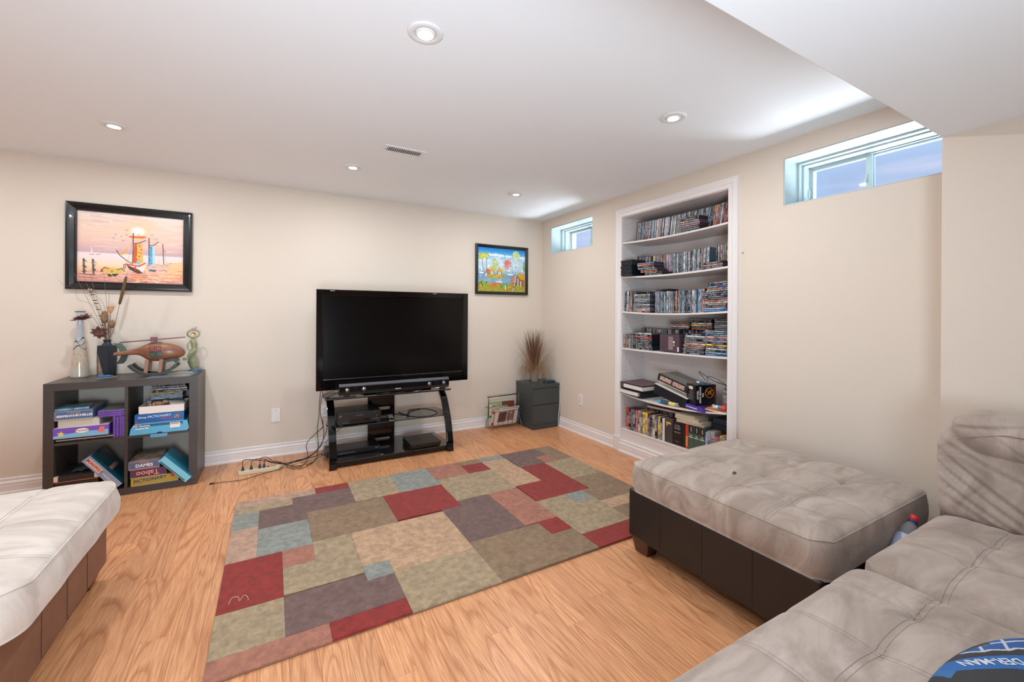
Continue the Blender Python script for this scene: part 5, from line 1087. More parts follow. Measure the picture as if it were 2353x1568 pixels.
MB().ball((-0.976, 3.955, 1.128), 0.0195, 10, (1, 1, 1.5)).build('pod', pod_m, t, smooth=True); stem(((-0.995, VY, MZ), (-0.98, 3.96, 1.11)), 0.0025, 0.002).build('stalk', stem_m, t)
def bloom(c, n, r, cup, label, stalk, axis, mat=petal_m, layers=2):
    t = thing('dried_bloom', label, 'dried flower', c, group=GD)
    stem(stalk, 0.0015, 0.0012).build('stalk', stem_m, t)
    A = Vector(axis).normalized(); U_ = A.orthogonal().normalized(); V_ = A.cross(U_); rb = random.Random(n); C0 = Vector(c)
    for ly in range(layers):
        for i in range(n):
            a = 2 * PI * (i + 0.5 * ly) / n + rb.uniform(-.15, .15); el = cup + 0.35 * ly + rb.uniform(-.2, .2); rr = r * rb.uniform(.8, 1.1) * (1 - .28 * ly)
            d = (U_ * math.cos(a) + V_ * math.sin(a)); e = d * math.cos(el) + A * math.sin(el); s_ = (-U_ * math.sin(a) + V_ * math.cos(a)); q = MB(); w = rr * 0.30
            P = [C0 + e * .12 * rr, C0 + e * .55 * rr + s_ * w, C0 + e * rr + A * .06 * rr, C0 + e * .55 * rr - s_ * w, C0 + e * .55 * rr - A * .10 * rr]; off = A * 0.0014
            q.add([tuple(p) for p in P] + [tuple(p - off) for p in P], [(0, 1, 4), (1, 2, 4), (2, 3, 4), (3, 0, 4), (5, 9, 6), (6, 9, 7), (7, 9, 8), (8, 9, 5), (0, 5, 6, 1), (1, 6, 7, 2), (2, 7, 8, 3), (3, 8, 5, 0)])
            q.build('petal', mat, t)
    MB().ball(c, r * .16, 6).build('centre', M('husk_dark', (72, 58, 46), 0.8), t, smooth=True)
bloom((-1.030, 3.925, 1.068), 9, 0.050, 0.25, 'dark brown dried bloom hanging over the rim of the square vase', ((-1.01, VY, MZ), (-1.02, 3.955, 1.05), (-1.028, 3.932, 1.066)), (0.05, -1, 0.35))
bloom((-1.120, 3.93, 1.172), 10, 0.060, 0.05, 'flat dark red dried bloom in front of the glass vase neck', ((-1.015, VY, MZ), (-1.05, 3.96, 1.13), (-1.08, 3.945, 1.185), (-1.120, 3.935, 1.178)), (-0.15, -0.25, 1), layers=2)
t = thing('key_fob', 'bright blue key fob with small metal keys on the cube shelf', 'keys', (-0.985, 3.86, TZ + 0.006))
MB().box(-0.034, 0.03, -0.012, 0.014, 0.0, 0.012).build('fob', M('fob_blue', (24, 110, 170), 0.35), t, bevel=0.005, seg=3, local=True); MB().box(-0.038, 0.0, -0.011, 0.010, 0.001, 0.005).build('dark_edge', black_matte, t, local=True)
for a in (0.3, -0.5): MB().prism([(0.035, -0.003), (0.075, -0.002 + 0.02 * a), (0.075, 0.003 + 0.02 * a), (0.035, 0.003)], 0.001, 0.0025).build('key', chrome_m, t, local=True)
MB().tube([(0.035 + 0.008 * math.cos(2 * PI * i / 16), 0.008 * math.sin(2 * PI * i / 16), 0.006) for i in range(17)], 0.001, 5).build('ring', chrome_m, t, local=True)
t.rotation_euler = (0, 0, 0.25); t.location = (-0.99, 3.88, TZ + 0.0045)
tag(MB().prism([(-1.01, 3.815), (-0.925, 3.87), (-0.94, 3.915), (-1.03, 3.86)], TZ, TZ + 0.0035).build('card', M('card_grey', (150, 140, 132), 0.3)), 'flat grey card under the blue key fob', 'card')
tag(MB().prism([(-0.755, 3.705), (-0.50, 3.705), (-0.47, 4.0), (-0.60, 4.03), (-0.72, 3.86)], TZ - 0.0003, TZ + 0.0006).build('paper_sheet', M('sheet_grey', (110, 118, 118), 0.2, noise=5, color2=(150, 164, 166))), 'glossy pale sheet under the wooden helicopter', 'paper')
# rocking wooden helicopter
HX, HY = -0.735, 3.875
t = thing('wooden_helicopter', 'carved brown wooden helicopter on curved black rockers', 'toy helicopter', (HX, HY, TZ))
hw = M('heli_wood', (152, 100, 66), 0.38, noise=16, color2=(112, 70, 54), coat=0.2, aniso=(0.5, 1, 2)); hr = M('heli_red', (150, 70, 66), 0.35, noise=40, color2=(120, 60, 60)); hg_ = M('heli_green', (74, 96, 84), 0.35); hd = M('heli_black', (52, 56, 56), 0.3)
SEC = [(-0.945, .921, .010, .010), (-0.935, .923, .013, .012), (-0.88, .927, .016, .013), (-0.82, .938, .022, .018), (-0.795, .938, .036, .026), (-0.775, .934, .052, .038), (-0.75, .929, .063, .047), (-0.71, .929, .067, .054), (-0.66, .930, .065, .055), (-0.62, .928, .056, .051), (-0.585, .924, .042, .042), (-0.563, .920, .028, .030), (-0.553, .917, .012, .014), (-0.551, .916, .002, .002)]
def sec_at(x):
    for a, b in zip(SEC, SEC[1:]):
        if a[0] <= x <= b[0]:
            k = (x - a[0]) / (b[0] - a[0]); return [a[i] + (b[i] - a[i]) * k for i in range(4)]
    return SEC[-1]
vs = []; fs = []; n = 24
for x, cz, hz, hy in SEC:
    for k in range(n):
        a = 2 * PI * k / n; c_, s_ = math.cos(a), math.sin(a)
        vs.append((x, HY + hy * math.copysign(abs(c_) ** 0.8, c_), cz + hz * math.copysign(abs(s_) ** 0.8, s_)))
for i in range(len(SEC) - 1):
    for k in range(n): fs.append((i * n + k, i * n + (k + 1) % n, (i + 1) * n + (k + 1) % n, (i + 1) * n + k))
fs += [tuple(range(n)), tuple(range((len(SEC) - 1) * n, len(SEC) * n))[::-1]]
o = MB().add(vs, fs).build('fuselage', hw, t, smooth=True)
o.modifiers.new('sub', 'SUBSURF').levels = 1; o.modifiers['sub'].render_levels = 1
def on_side(pts, mat, name, lift=0.0012):
    """thin inlay following the near side of the body"""
    q = MB(); P = []
    K = 6
    for x, z in pts:
        _, cz, hz, hy = sec_at(x); s_ = max(-0.97, min(0.97, (z - cz) / hz)); y = hy * (1 - abs(s_) ** 2.5) ** 0.4
        P.append((x, HY - y - lift, z))
    cx = sum(p[0] for p in P) / len(P); cz_ = sum(p[2] for p in P) / len(P)
    _, c0, h0, y0 = sec_at(cx); s_ = (cz_ - c0) / h0; cy = HY - y0 * (1 - abs(s_) ** 2.5) ** 0.4 - lift
    q.add([(cx, cy, cz_)] + P + [(p[0], p[1] + 0.003, p[2]) for p in P], [(0, i + 1, (i + 1) % len(P) + 1) for i in range(len(P))] + [(i + 1, len(P) + i + 1, len(P) + (i + 1) % len(P) + 1, (i + 1) % len(P) + 1) for i in range(len(P))])
    return q.build(name, mat, t)
def quad(x0, x1, z0, z1, cut=0): return [(x0, z1), (x1, z1), (x1, z0), (x0 + cut, z0), (x0, z0 + cut)] if cut else [(x0, z1), (x1, z1), (x1, z0), (x0, z0)]
for rct, mt, nm in ((quad(-0.748, -0.717, .933, .971), hd, 'window_frame'), (quad(-0.709, -0.683, .940, .973), hd, 'window_frame'), (quad(-0.746, -0.712, .893, .932, .016), hd, 'door'), (quad(-0.706, -0.676, .896, .934), hd, 'door')): on_side(rct, mt, nm)
for rct, mt, nm in ((quad(-0.745, -0.720, .936, .968), hr, 'window_panel'), (quad(-0.706, -0.686, .943, .970), hr, 'window_panel'), (quad(-0.743, -0.715, .896, .929, .015), hg_, 'door_panel'), (quad(-0.703, -0.679, .899, .931), hg_, 'door_panel')): on_side(rct, mt, nm, 0.0022)
MB().ball((-0.585, HY - 0.030, .932), 0.012, 8, (1.2, .5, 1)).build('purple_patch', M('heli_purple', (112, 92, 120), 0.25), t, smooth=True)
MB().prism([(-0.765, .985), (-0.742, .992), (-0.700, .998), (-0.68, .996), (-0.69, 1.001), (-0.71, 1.004), (-0.745, 1.000)], HY - .02, HY + .02, 'y').build('roof_mount', hg_, t, bevel=0.002)
q = MB(); q.tube([(-0.915, HY, 1.001), (-0.552, HY, 1.031)], 0.006, 4); q.build('rotor_blade', M('heli_rotor', (140, 66, 68), 0.35, noise=12, color2=(106, 70, 92)), t)
MB().box(-0.748, -0.714, HY - .018, HY + .018, 1.004, 1.036).build('rotor_hub', M('heli_rotor', (0, 0, 0)), t, bevel=0.002)
MB().prism([(-0.948, .998), (-0.905, .995), (-0.885, .968), (-0.872, .935), (-0.912, .935), (-0.92, .960)], HY - .004, HY + .004, 'y').build('tail_fin', hg_, t, bevel=0.001)
MB().prism([(-0.905, .915), (-0.868, .915), (-0.880, .875), (-0.893, .856), (-0.935, .853), (-0.917, .88)], HY - .004, HY + .004, 'y').build('tail_fin', hd, t, bevel=0.001)
def arc(y):
    pts = []
    for i in range(25):
        a = math.radians(-152 + i * (124 / 24.0)) ; pts.append((a, 0))
    R_ = 0.165; cx, cz = -0.722, TZ + R_ + 0.0002
    lo_, hi_ = [], []
    for i in range(25):
        a = math.radians(-148 + i * 112 / 24.0); lo_.append((cx + R_ * math.cos(a), cz + R_ * math.sin(a))); hi_.append((cx + (R_ - 0.019) * math.cos(a), cz + (R_ - 0.019) * math.sin(a)))
    MB().prism(lo_ + hi_[::-1], y - 0.015, y + 0.015, 'y').build('rocker', hd, t, bevel=0.001)
arc(HY - 0.050); arc(HY + 0.055)
for y in (HY - 0.045, HY + 0.05):
    for x in (-0.765, -0.687):
        q = MB(); q.prism([(x - 0.012, TZ + 0.012), (x + 0.008, TZ + 0.012), (x + 0.018, TZ + 0.115), (x - 0.004, TZ + 0.115)], y - 0.010, y + 0.010, 'y'); q.build('strut', M('heli_strut', (150, 112, 92), 0.5), t, bevel=0.001)
q = MB(); q.prism([(-0.69, TZ + .105), (-0.60, TZ + .122), (-0.592, TZ + .100), (-0.60, TZ + .082), (-0.612, TZ + .10), (-0.67, TZ + .088)], HY - 0.052, HY + 0.05, 'y'); q.build('undercarriage', hd, t, bevel=0.001)
# figurine
FX, FY = -0.522, 4.005
t = thing('figurine', 'green gowned dancer figurine with arms ringed over her head', 'figurine', (FX, FY, TZ))
gw = M('gown_green', (128, 130, 96), 0.4, noise=20, color2=(158, 160, 124)); sk = M('figurine_cream', (216, 196, 150), 0.35)
q = MB(); q.lathe([(0.030, 0), (0.031, 0.008), (0.022, 0.014), (0.020, 0.03)], (FX + 0.006, FY, TZ), 20); q.build('base', sk, t, smooth=True)
q = MB(); q.tube(smoothpath([(FX + 0.012, FY, TZ + .02), (FX - 0.002, FY, TZ + .07), (FX - 0.012, FY, TZ + .115), (FX + 0.004, FY, TZ + .155), (FX + 0.006, FY, TZ + .195), (FX - 0.004, FY, TZ + .238), (FX - 0.004, FY, TZ + .250)], 4), 0.02, 14,
    rad=[0.026, 0.028, 0.030, 0.031, 0.032, 0.032, 0.031, 0.029, 0.027, 0.025, 0.023, 0.021, 0.019, 0.018, 0.018, 0.019, 0.020, 0.020, 0.019, 0.017, 0.015, 0.012, 0.009, 0.007, 0.006]); q.build('gown', gw, t, smooth=True)
for k in range(3): MB().tube(smoothpath([(FX - 0.034 + .004 * k, FY - .022, TZ + .075 + .014 * k), (FX - 0.005, FY - .034, TZ + .105 + .014 * k), (FX + 0.026, FY - .022, TZ + .145 + .012 * k)], 5), 0.003, 6).build('fold', gw, t, smooth=True)
MB().ball((FX - 0.004, FY, TZ + .272), 0.0165, 9, (0.9, 0.9, 1.2)).build('head', sk, t, smooth=True)
MB().ball((FX - 0.002, FY + .004, TZ + .280), 0.017, 8, (0.95, 0.9, 1.0)).build('hair', M('figurine_hair', (150, 104, 60), 0.4), t, smooth=True)
q = MB(); ring_pts = [(FX + 0.001 + 0.037 * math.cos(2 * PI * i / 36), FY - 0.006 + 0.006 * math.sin(4 * PI * i / 36), TZ + .284 + 0.030 * math.sin(2 * PI * i / 36)) for i in range(37)]
q.tube(ring_pts, 0.0055, 8); q.build('arms', gw, t, smooth=True)
MB().tube(smoothpath([(FX - 0.012, FY - .01, TZ + .240), (FX - 0.032, FY - .012, TZ + .205), (FX - 0.034, FY - .012, TZ + .180), (FX - 0.018, FY - .014, TZ + .155)], 6), 0.0042, 6).build('ribbon', gw, t, smooth=True)
for dx, dz in ((-0.016, .320), (0.006, .328)): MB().tube([(FX + dx, FY - .004, TZ + dz - .014), (FX + dx + .004, FY - .006, TZ + dz), (FX + dx + .013, FY - .006, TZ + dz + .004)], 0.0035, 6).build('silver_ornament', chrome_m, t, smooth=True)
for i in range(3): MB().ball((FX - 0.010 + .014 * i, FY - .029, TZ + .148 + .010 * i), 0.0032, 5).build('bead', text_white, t, smooth=True)
for i in range(5):
    a = 2 * PI * i / 5; MB().ball((FX - 0.048 + .008 * math.cos(a), FY - .022, TZ + .098 + .008 * math.sin(a)), 0.0062, 5, (1, .5, 1)).build('petal', gw, t, smooth=True)
MB().tube(smoothpath([(FX - 0.055, FY - .03, TZ + .108), (FX - 0.035, FY - .035, TZ + .108), (FX - 0.030, FY - .035, TZ + .085), (FX - 0.045, FY - .03, TZ + .055)], 6), 0.0016, 5).build('white_cord', text_white, t)
t = tag(MB().cyl((-0.505, 3.985, TZ), (-0.505, 3.985, TZ + 0.014), 0.042, 24).build('blue_tin', M('lid_blue', (70, 110, 150), 0.4)), 'small flat blue tin in front of the figurine', 'tin'); t.location = (0.0, -0.005, 0)
tag(MB().tube([(-0.60, 3.93, TZ + .0045), (-0.51, 3.905, TZ + .0045)], 0.003, 8).build('pen', text_white), 'thin white pen lying by the helicopter rockers', 'pen')
# ================================================================ television stand
st = thing('tv_stand', 'glossy black three-shelf television stand with bowed legs', 'tv stand', (0.895, 3.72, 0))
LEGP = [(3.500, 0.0), (3.505, 0.07), (3.518, 0.13), (3.533, 0.19), (3.558, 0.26), (3.592, 0.33), (3.630, 0.395), (3.678, 0.455), (3.745, 0.515), (3.770, 0.535)]
for x0 in (0.387, 1.347):
    front = smoothpath([(y, z, 0) for y, z in LEGP], 3); pf = [(p.x, p.y) for p in front]; pb = [(y + 0.028, z - (0.012 if z > 0.3 else 0)) for y, z in pf]
    MB().prism([(y, max(z, 0.0005)) for y, z in pf] + [(y, max(z, 0.0005)) for y, z in pb[::-1]], x0, x0 + 0.055, 'x').build('leg', black_gloss, st, bevel=0.002)
    for z in (0.145, 0.335, 0.44):
        MB().ball((x0 + (0.055 if x0 > 1 else 0.0), 3.60 if z < 0.4 else 3.66, z), 0.004, 5).build('bolt', chrome_m, st)
MB().prism([(0.355, 3.525), (1.385, 3.525), (1.380, 3.66), (1.345, 3.93), (0.405, 3.93), (0.352, 3.72)], 0.5410, 0.5485).build('top_shelf', M('grey_glass', (58, 56, 55), 0.04, coat=0.6), st, bevel=0.0015)
MB().prism([(0.360, 3.527), (1.380, 3.527), (1.340, 3.92), (0.41, 3.92)], 0.5365, 0.5409).build('top_rail', black_gloss, st)
MB().prism([(0.444, 3.520), (1.345, 3.520), (1.402, 3.640), (1.360, 3.875), (0.41, 3.885), (0.375, 3.640)], 0.317, 0.325).build('middle_shelf', M('grey_glass2', (44, 42, 41), 0.04, coat=0.6), st, bevel=0.0015)
MB().box(0.442, 1.347, 3.60, 3.63, 0.300, 0.3168).build('cross_bar', black_gloss, st)
MB().prism([(0.444, 3.528), (1.345, 3.528), (1.405, 3.70), (1.385, 3.985), (0.395, 3.985), (0.357, 3.79)], 0.045, 0.053).build('bottom_shelf', M('grey_glass3', (38, 38, 39), 0.05, coat=0.6), st, bevel=0.0015)
MB().box(0.442, 1.347, 3.532, 3.552, 0.012, 0.0449).build('front_rail', black_gloss, st, bevel=0.001)
for x in (0.400, 1.36): MB().box(x, x + 0.03, 3.52, 3.96, 0.0008, 0.045).build('side_rail', black_gloss, st, bevel=0.001)
# centre column with cable slots
def slot_plate(z0, z1, sl):
    q = MB(); y0, y1 = 3.850, 3.868; x0, x1 = 0.736, 0.968; a, b, c, d = sl
    k = 8; r = (d - c) / 2; pts = [(b - r + r * math.cos(t), (c + d) / 2 + r * math.sin(t)) for t in [-PI / 2 + PI * i / k for i in range(k + 1)]] + [(a + r + r * math.cos(t), (c + d) / 2 + r * math.sin(t)) for t in [PI / 2 + PI * i / k for i in range(k + 1)]]
    n = len(pts); out = [(x1, z0), (x1, z1), (x0, z1), (x0, z0)]
    loop = []
    for x, z in pts:
        cx, cz = (a + b) / 2, (c + d) / 2; dx, dz = x - cx, z - cz
        s = min([( (x1 if dx > 0 else x0) - cx) / dx if abs(dx) > 1e-6 else 9e9, ((z1 if dz > 0 else z0) - cz) / dz if abs(dz) > 1e-6 else 9e9]); loop.append((cx + dx * s, cz + dz * s))
    # add outer corners by snapping the nearest loop points
    for ox, oz in out:
        i = min(range(n), key=lambda i: (loop[i][0] - ox) ** 2 + (loop[i][1] - oz) ** 2); loop[i] = (ox, oz)
    vs = [(x, y0, z) for x, z in pts] + [(x, y0, z) for x, z in loop] + [(x, y1, z) for x, z in pts] + [(x, y1, z) for x, z in loop]
    for i in range(n):
        j = (i + 1) % n; q_ = [(i, j, n + j, n + i), (2 * n + i, 3 * n + i, 3 * n + j, 2 * n + j), (i, 2 * n + i, 2 * n + j, j), (n + i, n + j, 3 * n + j, 3 * n + i)]
        if i == 0: q.add(vs, q_)
        else: q.f += [tuple(x for x in f) for f in q_]; q.mi += [0] * 4
    return q
slot_plate(0.325, 0.5364, (0.800, 0.930, 0.350, 0.378)).build('column', black_gloss, st); slot_plate(0.053, 0.317, (0.792, 0.932, 0.078, 0.106)).build('column', black_gloss, st)
# ================================================================ television
tv = thing('television', 'large black flat screen television on the black stand', 'television', (0.945, 3.65, 0.549))
TX0, TX1, TZ0, TZ1, TY = 0.301, 1.592, 0.597, 1.401, 3.635
def frame_ring(m_, x0, x1, z0, z1, t, tb, y0, y1):
    return m_.box(x0, x0 + t, y0, y1, z0, z1).box(x1 - t, x1, y0, y1, z0, z1).box(x0 + t, x1 - t, y0, y1, z0, z0 + tb).box(x0 + t, x1 - t, y0, y1, z1 - t, z1)
frame_ring(MB(), TX0, TX1, TZ0, TZ1, 0.052, 0.088, TY, TY + 0.03).build('bezel', M('piano_black', (7, 6, 7), 0.06), tv, bevel=0.006, seg=3)
MB().box(TX0 + 0.05, TX1 - 0.05, TY + 0.008, TY + 0.02, TZ0 + 0.086, TZ1 - 0.05).build('screen', screen_m, tv)
MB().box(TX0 + 0.05, TX1 - 0.05, TY - 0.001, TY + 0.001, TZ0 + 0.0865, TZ0 + 0.0885).build('trim_line', chrome_m, tv)
MB().box(TX0 + 0.004, TX1 - 0.004, TY + 0.03, TY + 0.055, TZ0 + 0.004, TZ1 - 0.004).build('shell', black_satin, tv, bevel=0.008, seg=3)
MB().box(TX0 + 0.14, TX1 - 0.14, TY + 0.055, TY + 0.105, TZ0 + 0.05, TZ1 - 0.12).build('rear_housing', black_satin, tv, bevel=0.02, seg=3)
MB().box(TX0 - 0.001, TX1 + 0.001, TY + 0.004, TY + 0.05, TZ1 - 0.004, TZ1 + 0.001).build('edge_strip', M('clear_edge', (60, 62, 66), 0.1), tv, bevel=0.002)
for x in (0.40, 1.25): MB().box(x, x + 0.035, TY - 0.0006, TY + 0.001, TZ1 - 0.012, TZ1 - 0.007).build('touch_mark', text_grey, tv)
MB().box(0.84, 1.05, TY + 0.03, TY + 0.07, 0.556, 0.64).build('neck', black_satin, tv, bevel=0.004)
MB().prism([(0.66, 3.61), (1.23, 3.61), (1.27, 3.75), (1.18, 3.87), (0.71, 3.87), (0.62, 3.75)], 0.5490, 0.5600).build('foot', black_gloss, tv, bevel=0.004)
# sound bar
sb = thing('sound_bar', 'long black sound bar with six round drivers in front of the television', 'sound bar', (0.911, 3.57, 0.549))
q = MB(); q.prism([(3.535, 0.566), (3.528, 0.590), (3.528, 0.632), (3.545, 0.655), (3.560, 0.658), (3.608, 0.640), (3.608, 0.566)], 0.458, 1.366, 'x'); q.build('body', M('bar_black', (14, 14, 16), 0.12, coat=0.6), sb, bevel=0.002)
MB().prism([(3.531, 0.636), (3.5425, 0.6545), (3.5445, 0.6530), (3.533, 0.6345)], 0.458, 1.366, 'x').build('silver_strip', M('bar_strip', (120, 124, 130), 0.22, metal=0.9), sb)
for x in (0.50, 1.30): MB().box(x, x + 0.04, 3.55, 3.60, 0.5490, 0.5659).build('foot', black_matte, sb)
for i, x in enumerate((0.517, 0.581, 0.644, 1.186, 1.253, 1.317)):
    ring_ = MB().tube([(x + 0.0195 * math.cos(2 * PI * k / 28), 3.5275, 0.608 + 0.0195 * math.sin(2 * PI * k / 28)) for k in range(29)], 0.0016, 5).build('driver_ring', black_satin, sb)
    rr2 = 0.0145 if i in (0, 2, 3, 5) else 0.007
    MB().lathe([(rr2, 0.0), (rr2 * 0.9, 0.0025), (rr2 * .5, 0.0042), (0.0001, 0.0048)], (0, 0, 0), 16).build('driver_cone', chrome_m if i in (0, 2, 3, 5) else black_gloss, ring_, smooth=True, local=True)
    c = ring_.children[0]; c.location = Vector((x, 3.5275, 0.608)) - chain_loc(sb); c.rotation_euler = (PI / 2, 0, 0)
ytext('SAMSUNG', 0.0105, text_white, sb, 0.916, 0.588, 3.5275, bold=0.0003, rz=0)
t = thing('sensor_bar', 'thin glossy black sensor bar at the front edge of the top glass shelf', 'sensor bar', (0.93, 3.56, 0.549))
MB().box(0.742, 1.118, 3.532, 3.556, 0.5490, 0.561).build('bar', black_gloss, t, bevel=0.004, seg=3)
MB().box(0.90, 0.98, 3.5314, 3.532, 0.552, 0.557).build('window', black_matte, t)
# player, recorder, console, remotes
t = thing('video_recorder', 'black video cassette recorder on the middle shelf of the stand', 'video recorder', (0.61, 3.66, 0.3255))
MB().box(0.448, 0.781, 3.540, 3.81, 0.334, 0.424).build('body', M('vcr_black', (26, 25, 25), 0.4), t, bevel=0.002)
MB().box(0.450, 0.779, 3.531, 3.540, 0.336, 0.421).build('fascia', M('vcr_face', (28, 27, 28), 0.3), t, bevel=0.0015)
MB().box(0.540, 0.690, 3.5302, 3.5312, 0.345, 0.373).build('display', M('vcr_red', (24, 6, 7), 0.1), t); 
for x in (0.46, 0.75): MB().box(x, x + 0.03, 3.55, 3.58, 0.3255, 0.334).build('foot', black_matte, t)
MB().lathe([(0.018, 0), (0.018, 0.004), (0.012, 0.005), (0.012, 0.0035), (0.0001, 0.0035)], (0, 0, 0), 22).build('jog_dial', black_satin, t, local=True, smooth=True)
c = t.children[-1]; c.location = Vector((0.740, 3.5305, 0.393)) - chain_loc(t); c.rotation_euler = (PI / 2, 0, 0)
for x in (0.484, 0.500, 0.515, 0.715, 0.728, 0.742, 0.752): MB().box(x, x + 0.006, 3.5300, 3.5308, 0.348 + (0.012 if x > 0.7 else 0), 0.351 + (0.012 if x > 0.7 else 0)).build('button', text_grey, t)
ytext('JVC', 0.0115, M('jvc_gold', (190, 130, 90), 0.4), t, 0.470, 0.402, 3.5304, bold=0.0004); ytext('VHS HI-FI STEREO', 0.007, text_grey, t, 0.610, 0.400, 3.5304)
t = thing('disc_player', 'flat black disc player at the left of the bottom shelf of the stand', 'disc player', (0.59, 3.76, 0.0535))
MB().box(0.385, 0.800, 3.655, 3.845, 0.058, 0.101).build('body', black_satin, t, bevel=0.003)
for x in (0.42, 0.74): MB().box(x, x + 0.03, 3.68, 3.72, 0.0535, 0.058).build('foot', black_matte, t)
MB().box(0.47, 0.60, 3.6542, 3.655, 0.074, 0.076).build('tray_line', text_grey, t); MB().box(0.76, 0.79, 3.6542, 3.655, 0.080, 0.090).build('display', M('dim_led', (60, 90, 120), 0.3), t)
t = thing('game_console', 'slanted black game console on the right of the bottom shelf', 'game console', (1.15, 3.66, 0.0535))
con = M('console_black', (24, 24, 26), 0.35)
for z0, z1, dy, nm in ((0.0575, 0.080, 0.016, 'lower_half'), (0.083, 0.106, 0.0, 'upper_half')):
    q = MB(); q.prism([(3.520 + dy, z0), (3.505 + dy, z1), (3.78, z1), (3.77, z0)], 1.024, 1.290, 'x'); q.build(nm, con, t, bevel=0.001)
MB().box(1.028, 1.286, 3.53, 3.76, 0.0800, 0.0830).build('groove', black_gloss, t); MB().box(1.15, 1.1515, 3.506, 3.78, 0.1061, 0.1064).build('seam', black_gloss, t)
for x in (1.04, 1.26): MB().box(x, x + 0.015, 3.56, 3.58, 0.0535, 0.0575).build('foot', black_matte, t)
t = thing('remote_control', 'dark remote with pale buttons and silver rim leaning on the middle shelf', 'remote', (0.858, 3.50, 0.3255))
MB().box(-0.023, 0.023, -0.085, 0.085, 0, 0.018).build('body', black_satin, t, bevel=0.005, seg=3, local=True)
MB().tube([(-0.0245, 0.02, .012), (-0.025, -0.07, .012), (-0.018, -0.088, .012), (0.018, -0.088, .012), (0.025, -0.07, .012), (0.0245, 0.02, .012)], 0.002, 6).build('silver_rim', chrome_m, t, local=True)
for i in range(4):
    for j in range(5): MB().box(-0.017 + i * 0.0095, -0.0105 + i * 0.0095, -0.03 + j * 0.018, -0.022 + j * 0.018, 0.018, 0.0205).build('button', text_grey, t, local=True)
t.location = (0.868, 3.585, 0.329); t.rotation_euler = (math.radians(4), 0, math.radians(-8))
t = tag(MB().box(0.80, 0.83, 3.53, 3.56, 0.0537, 0.060).build('button_cell', chrome_m, None, bevel=0.002), 'tiny shiny metal piece on the front of the bottom glass shelf', 'trinket'); t.location = (-0.025, 0.01, 0)
t = tag(MB().box(0.525, 0.605, 3.513, 3.533, 0.5490, 0.556).build('connector', black_matte, None, bevel=0.002), 'black inline connector hanging at the front of the top glass shelf', 'connector'); t.location = (-0.02, 0.018, 0)
# cables
def cable(label, pts, r=0.0026, mat=cable_m, k=8, plugs=()):
    q = MB().tube(smoothpath(pts, k), r, 6)
    return tag(q.build('cable', mat, None, smooth=True), label, 'cable')
cable('thin black cable looping over the left of the top glass shelf', [(0.487, 3.79, .552), (0.43, 3.70, .553), (0.37, 3.60, .553), (0.386, 3.545, .553), (0.44, 3.535, .552), (0.505, 3.535, .552)])
cable('black cable running from behind the television to the shelf corner', [(0.47, 3.86, .56), (0.40, 3.78, .553), (0.36, 3.68, .553), (0.352, 3.60, .553), (0.40, 3.57, .553), (0.47, 3.55, .552), (0.54, 3.545, .552)])
cable('black cable coiled in a wide loop on the right of the middle shelf', [(0.99, 3.80, .3285), (1.02, 3.66, .3285), (1.035, 3.61, .3285), (1.12, 3.545, .3285), (1.235, 3.55, .3285), (1.30, 3.66, .3285), (1.24, 3.83, .329), (1.13, 3.80, .3285), (1.04, 3.70, .329), (1.035, 3.62, .334), (1.00, 3.57, .3285)])
cable('black cable lying across the centre of the middle shelf', [(0.93, 3.82, .3285), (0.97, 3.72, .3285), (1.05, 3.67, .3285), (1.09, 3.83, .3285), (1.20, 3.85, .3285)])
for i, (w, pts) in enumerate((('nearest the wall', [(0.365, 3.955, .60), (0.362, 3.955, .52), (0.356, 3.955, .433), (0.352, 3.955, .324), (0.340, 3.95, .217), (0.348, 3.94, .10), (0.335, 3.88, .02), (0.30, 3.78, .006), (0.24, 3.72, .006)]),
    ('with a wavy drop', [(0.385, 3.955, .60), (0.383, 3.955, .54), (0.366, 3.955, .432), (0.364, 3.955, .35), (0.387, 3.95, .233), (0.39, 3.95, .156), (0.37, 3.93, .087), (0.30, 3.88, .03), (0.20, 3.84, .006), (0.10, 3.80, .006)]),
    ('bulging out to the left', [(0.382, 3.95, .30), (0.382, 3.95, .233), (0.332, 3.93, .196), (0.256, 3.90, .125), (0.262, 3.86, .04), (0.24, 3.78, .006), (0.19, 3.70, .006), (0.13, 3.735, .006)]),
    ('passing behind the front leg', [(0.43, 3.95, .30), (0.42, 3.95, .234), (0.398, 3.95, .155), (0.358, 3.93, .078), (0.27, 3.88, .02), (0.17, 3.85, .006), (0.10, 3.79, .006)]))):
    cable('black cable falling from the television to the floor, %s' % w, pts)
cable('thin grey wire hanging beside the black television cables', [(0.39, 3.97, .24), (0.35, 3.97, .19), (0.33, 3.97, .14), (0.345, 3.96, .09), (0.335, 3.93, .02)], 0.0012, M('grey_wire', (110, 104, 98), 0.5))
cable('slanting black cable seen below the middle shelf of the stand', [(0.60, 3.80, .31), (0.53, 3.83, .25), (0.45, 3.88, .17), (0.40, 3.93, .10)])
cable('long black cable snaking left across the floor past the power strip', [(0.39, 3.975, .006), (0.305, 3.90, .006), (0.19, 3.875, .006), (0.10, 3.81, .012), (0.065, 3.715, .012), (0.016, 3.70, .006), (-0.08, 3.66, .006), (-0.177, 3.61, .006), (-0.282, 3.622, .006), (-0.352, 3.633, .006)], 0.0022)
t = thing('jack_plug', 'small black jack plug with a metal tip at the end of the long floor cable', 'plug', (-0.365, 3.634, 0.0005))
MB().cyl((-0.352, 3.634, .0062), (-0.378, 3.634, .0062), 0.0055, 14).build('grip', black_matte, t); MB().cyl((-0.378, 3.634, .0062), (-0.392, 3.634, .0062), 0.0018, 10).build('tip', chrome_m, t)
ps = thing('power_strip', 'cream power strip on the floor left of the television stand', 'power strip', (-0.08, 3.742, 0))
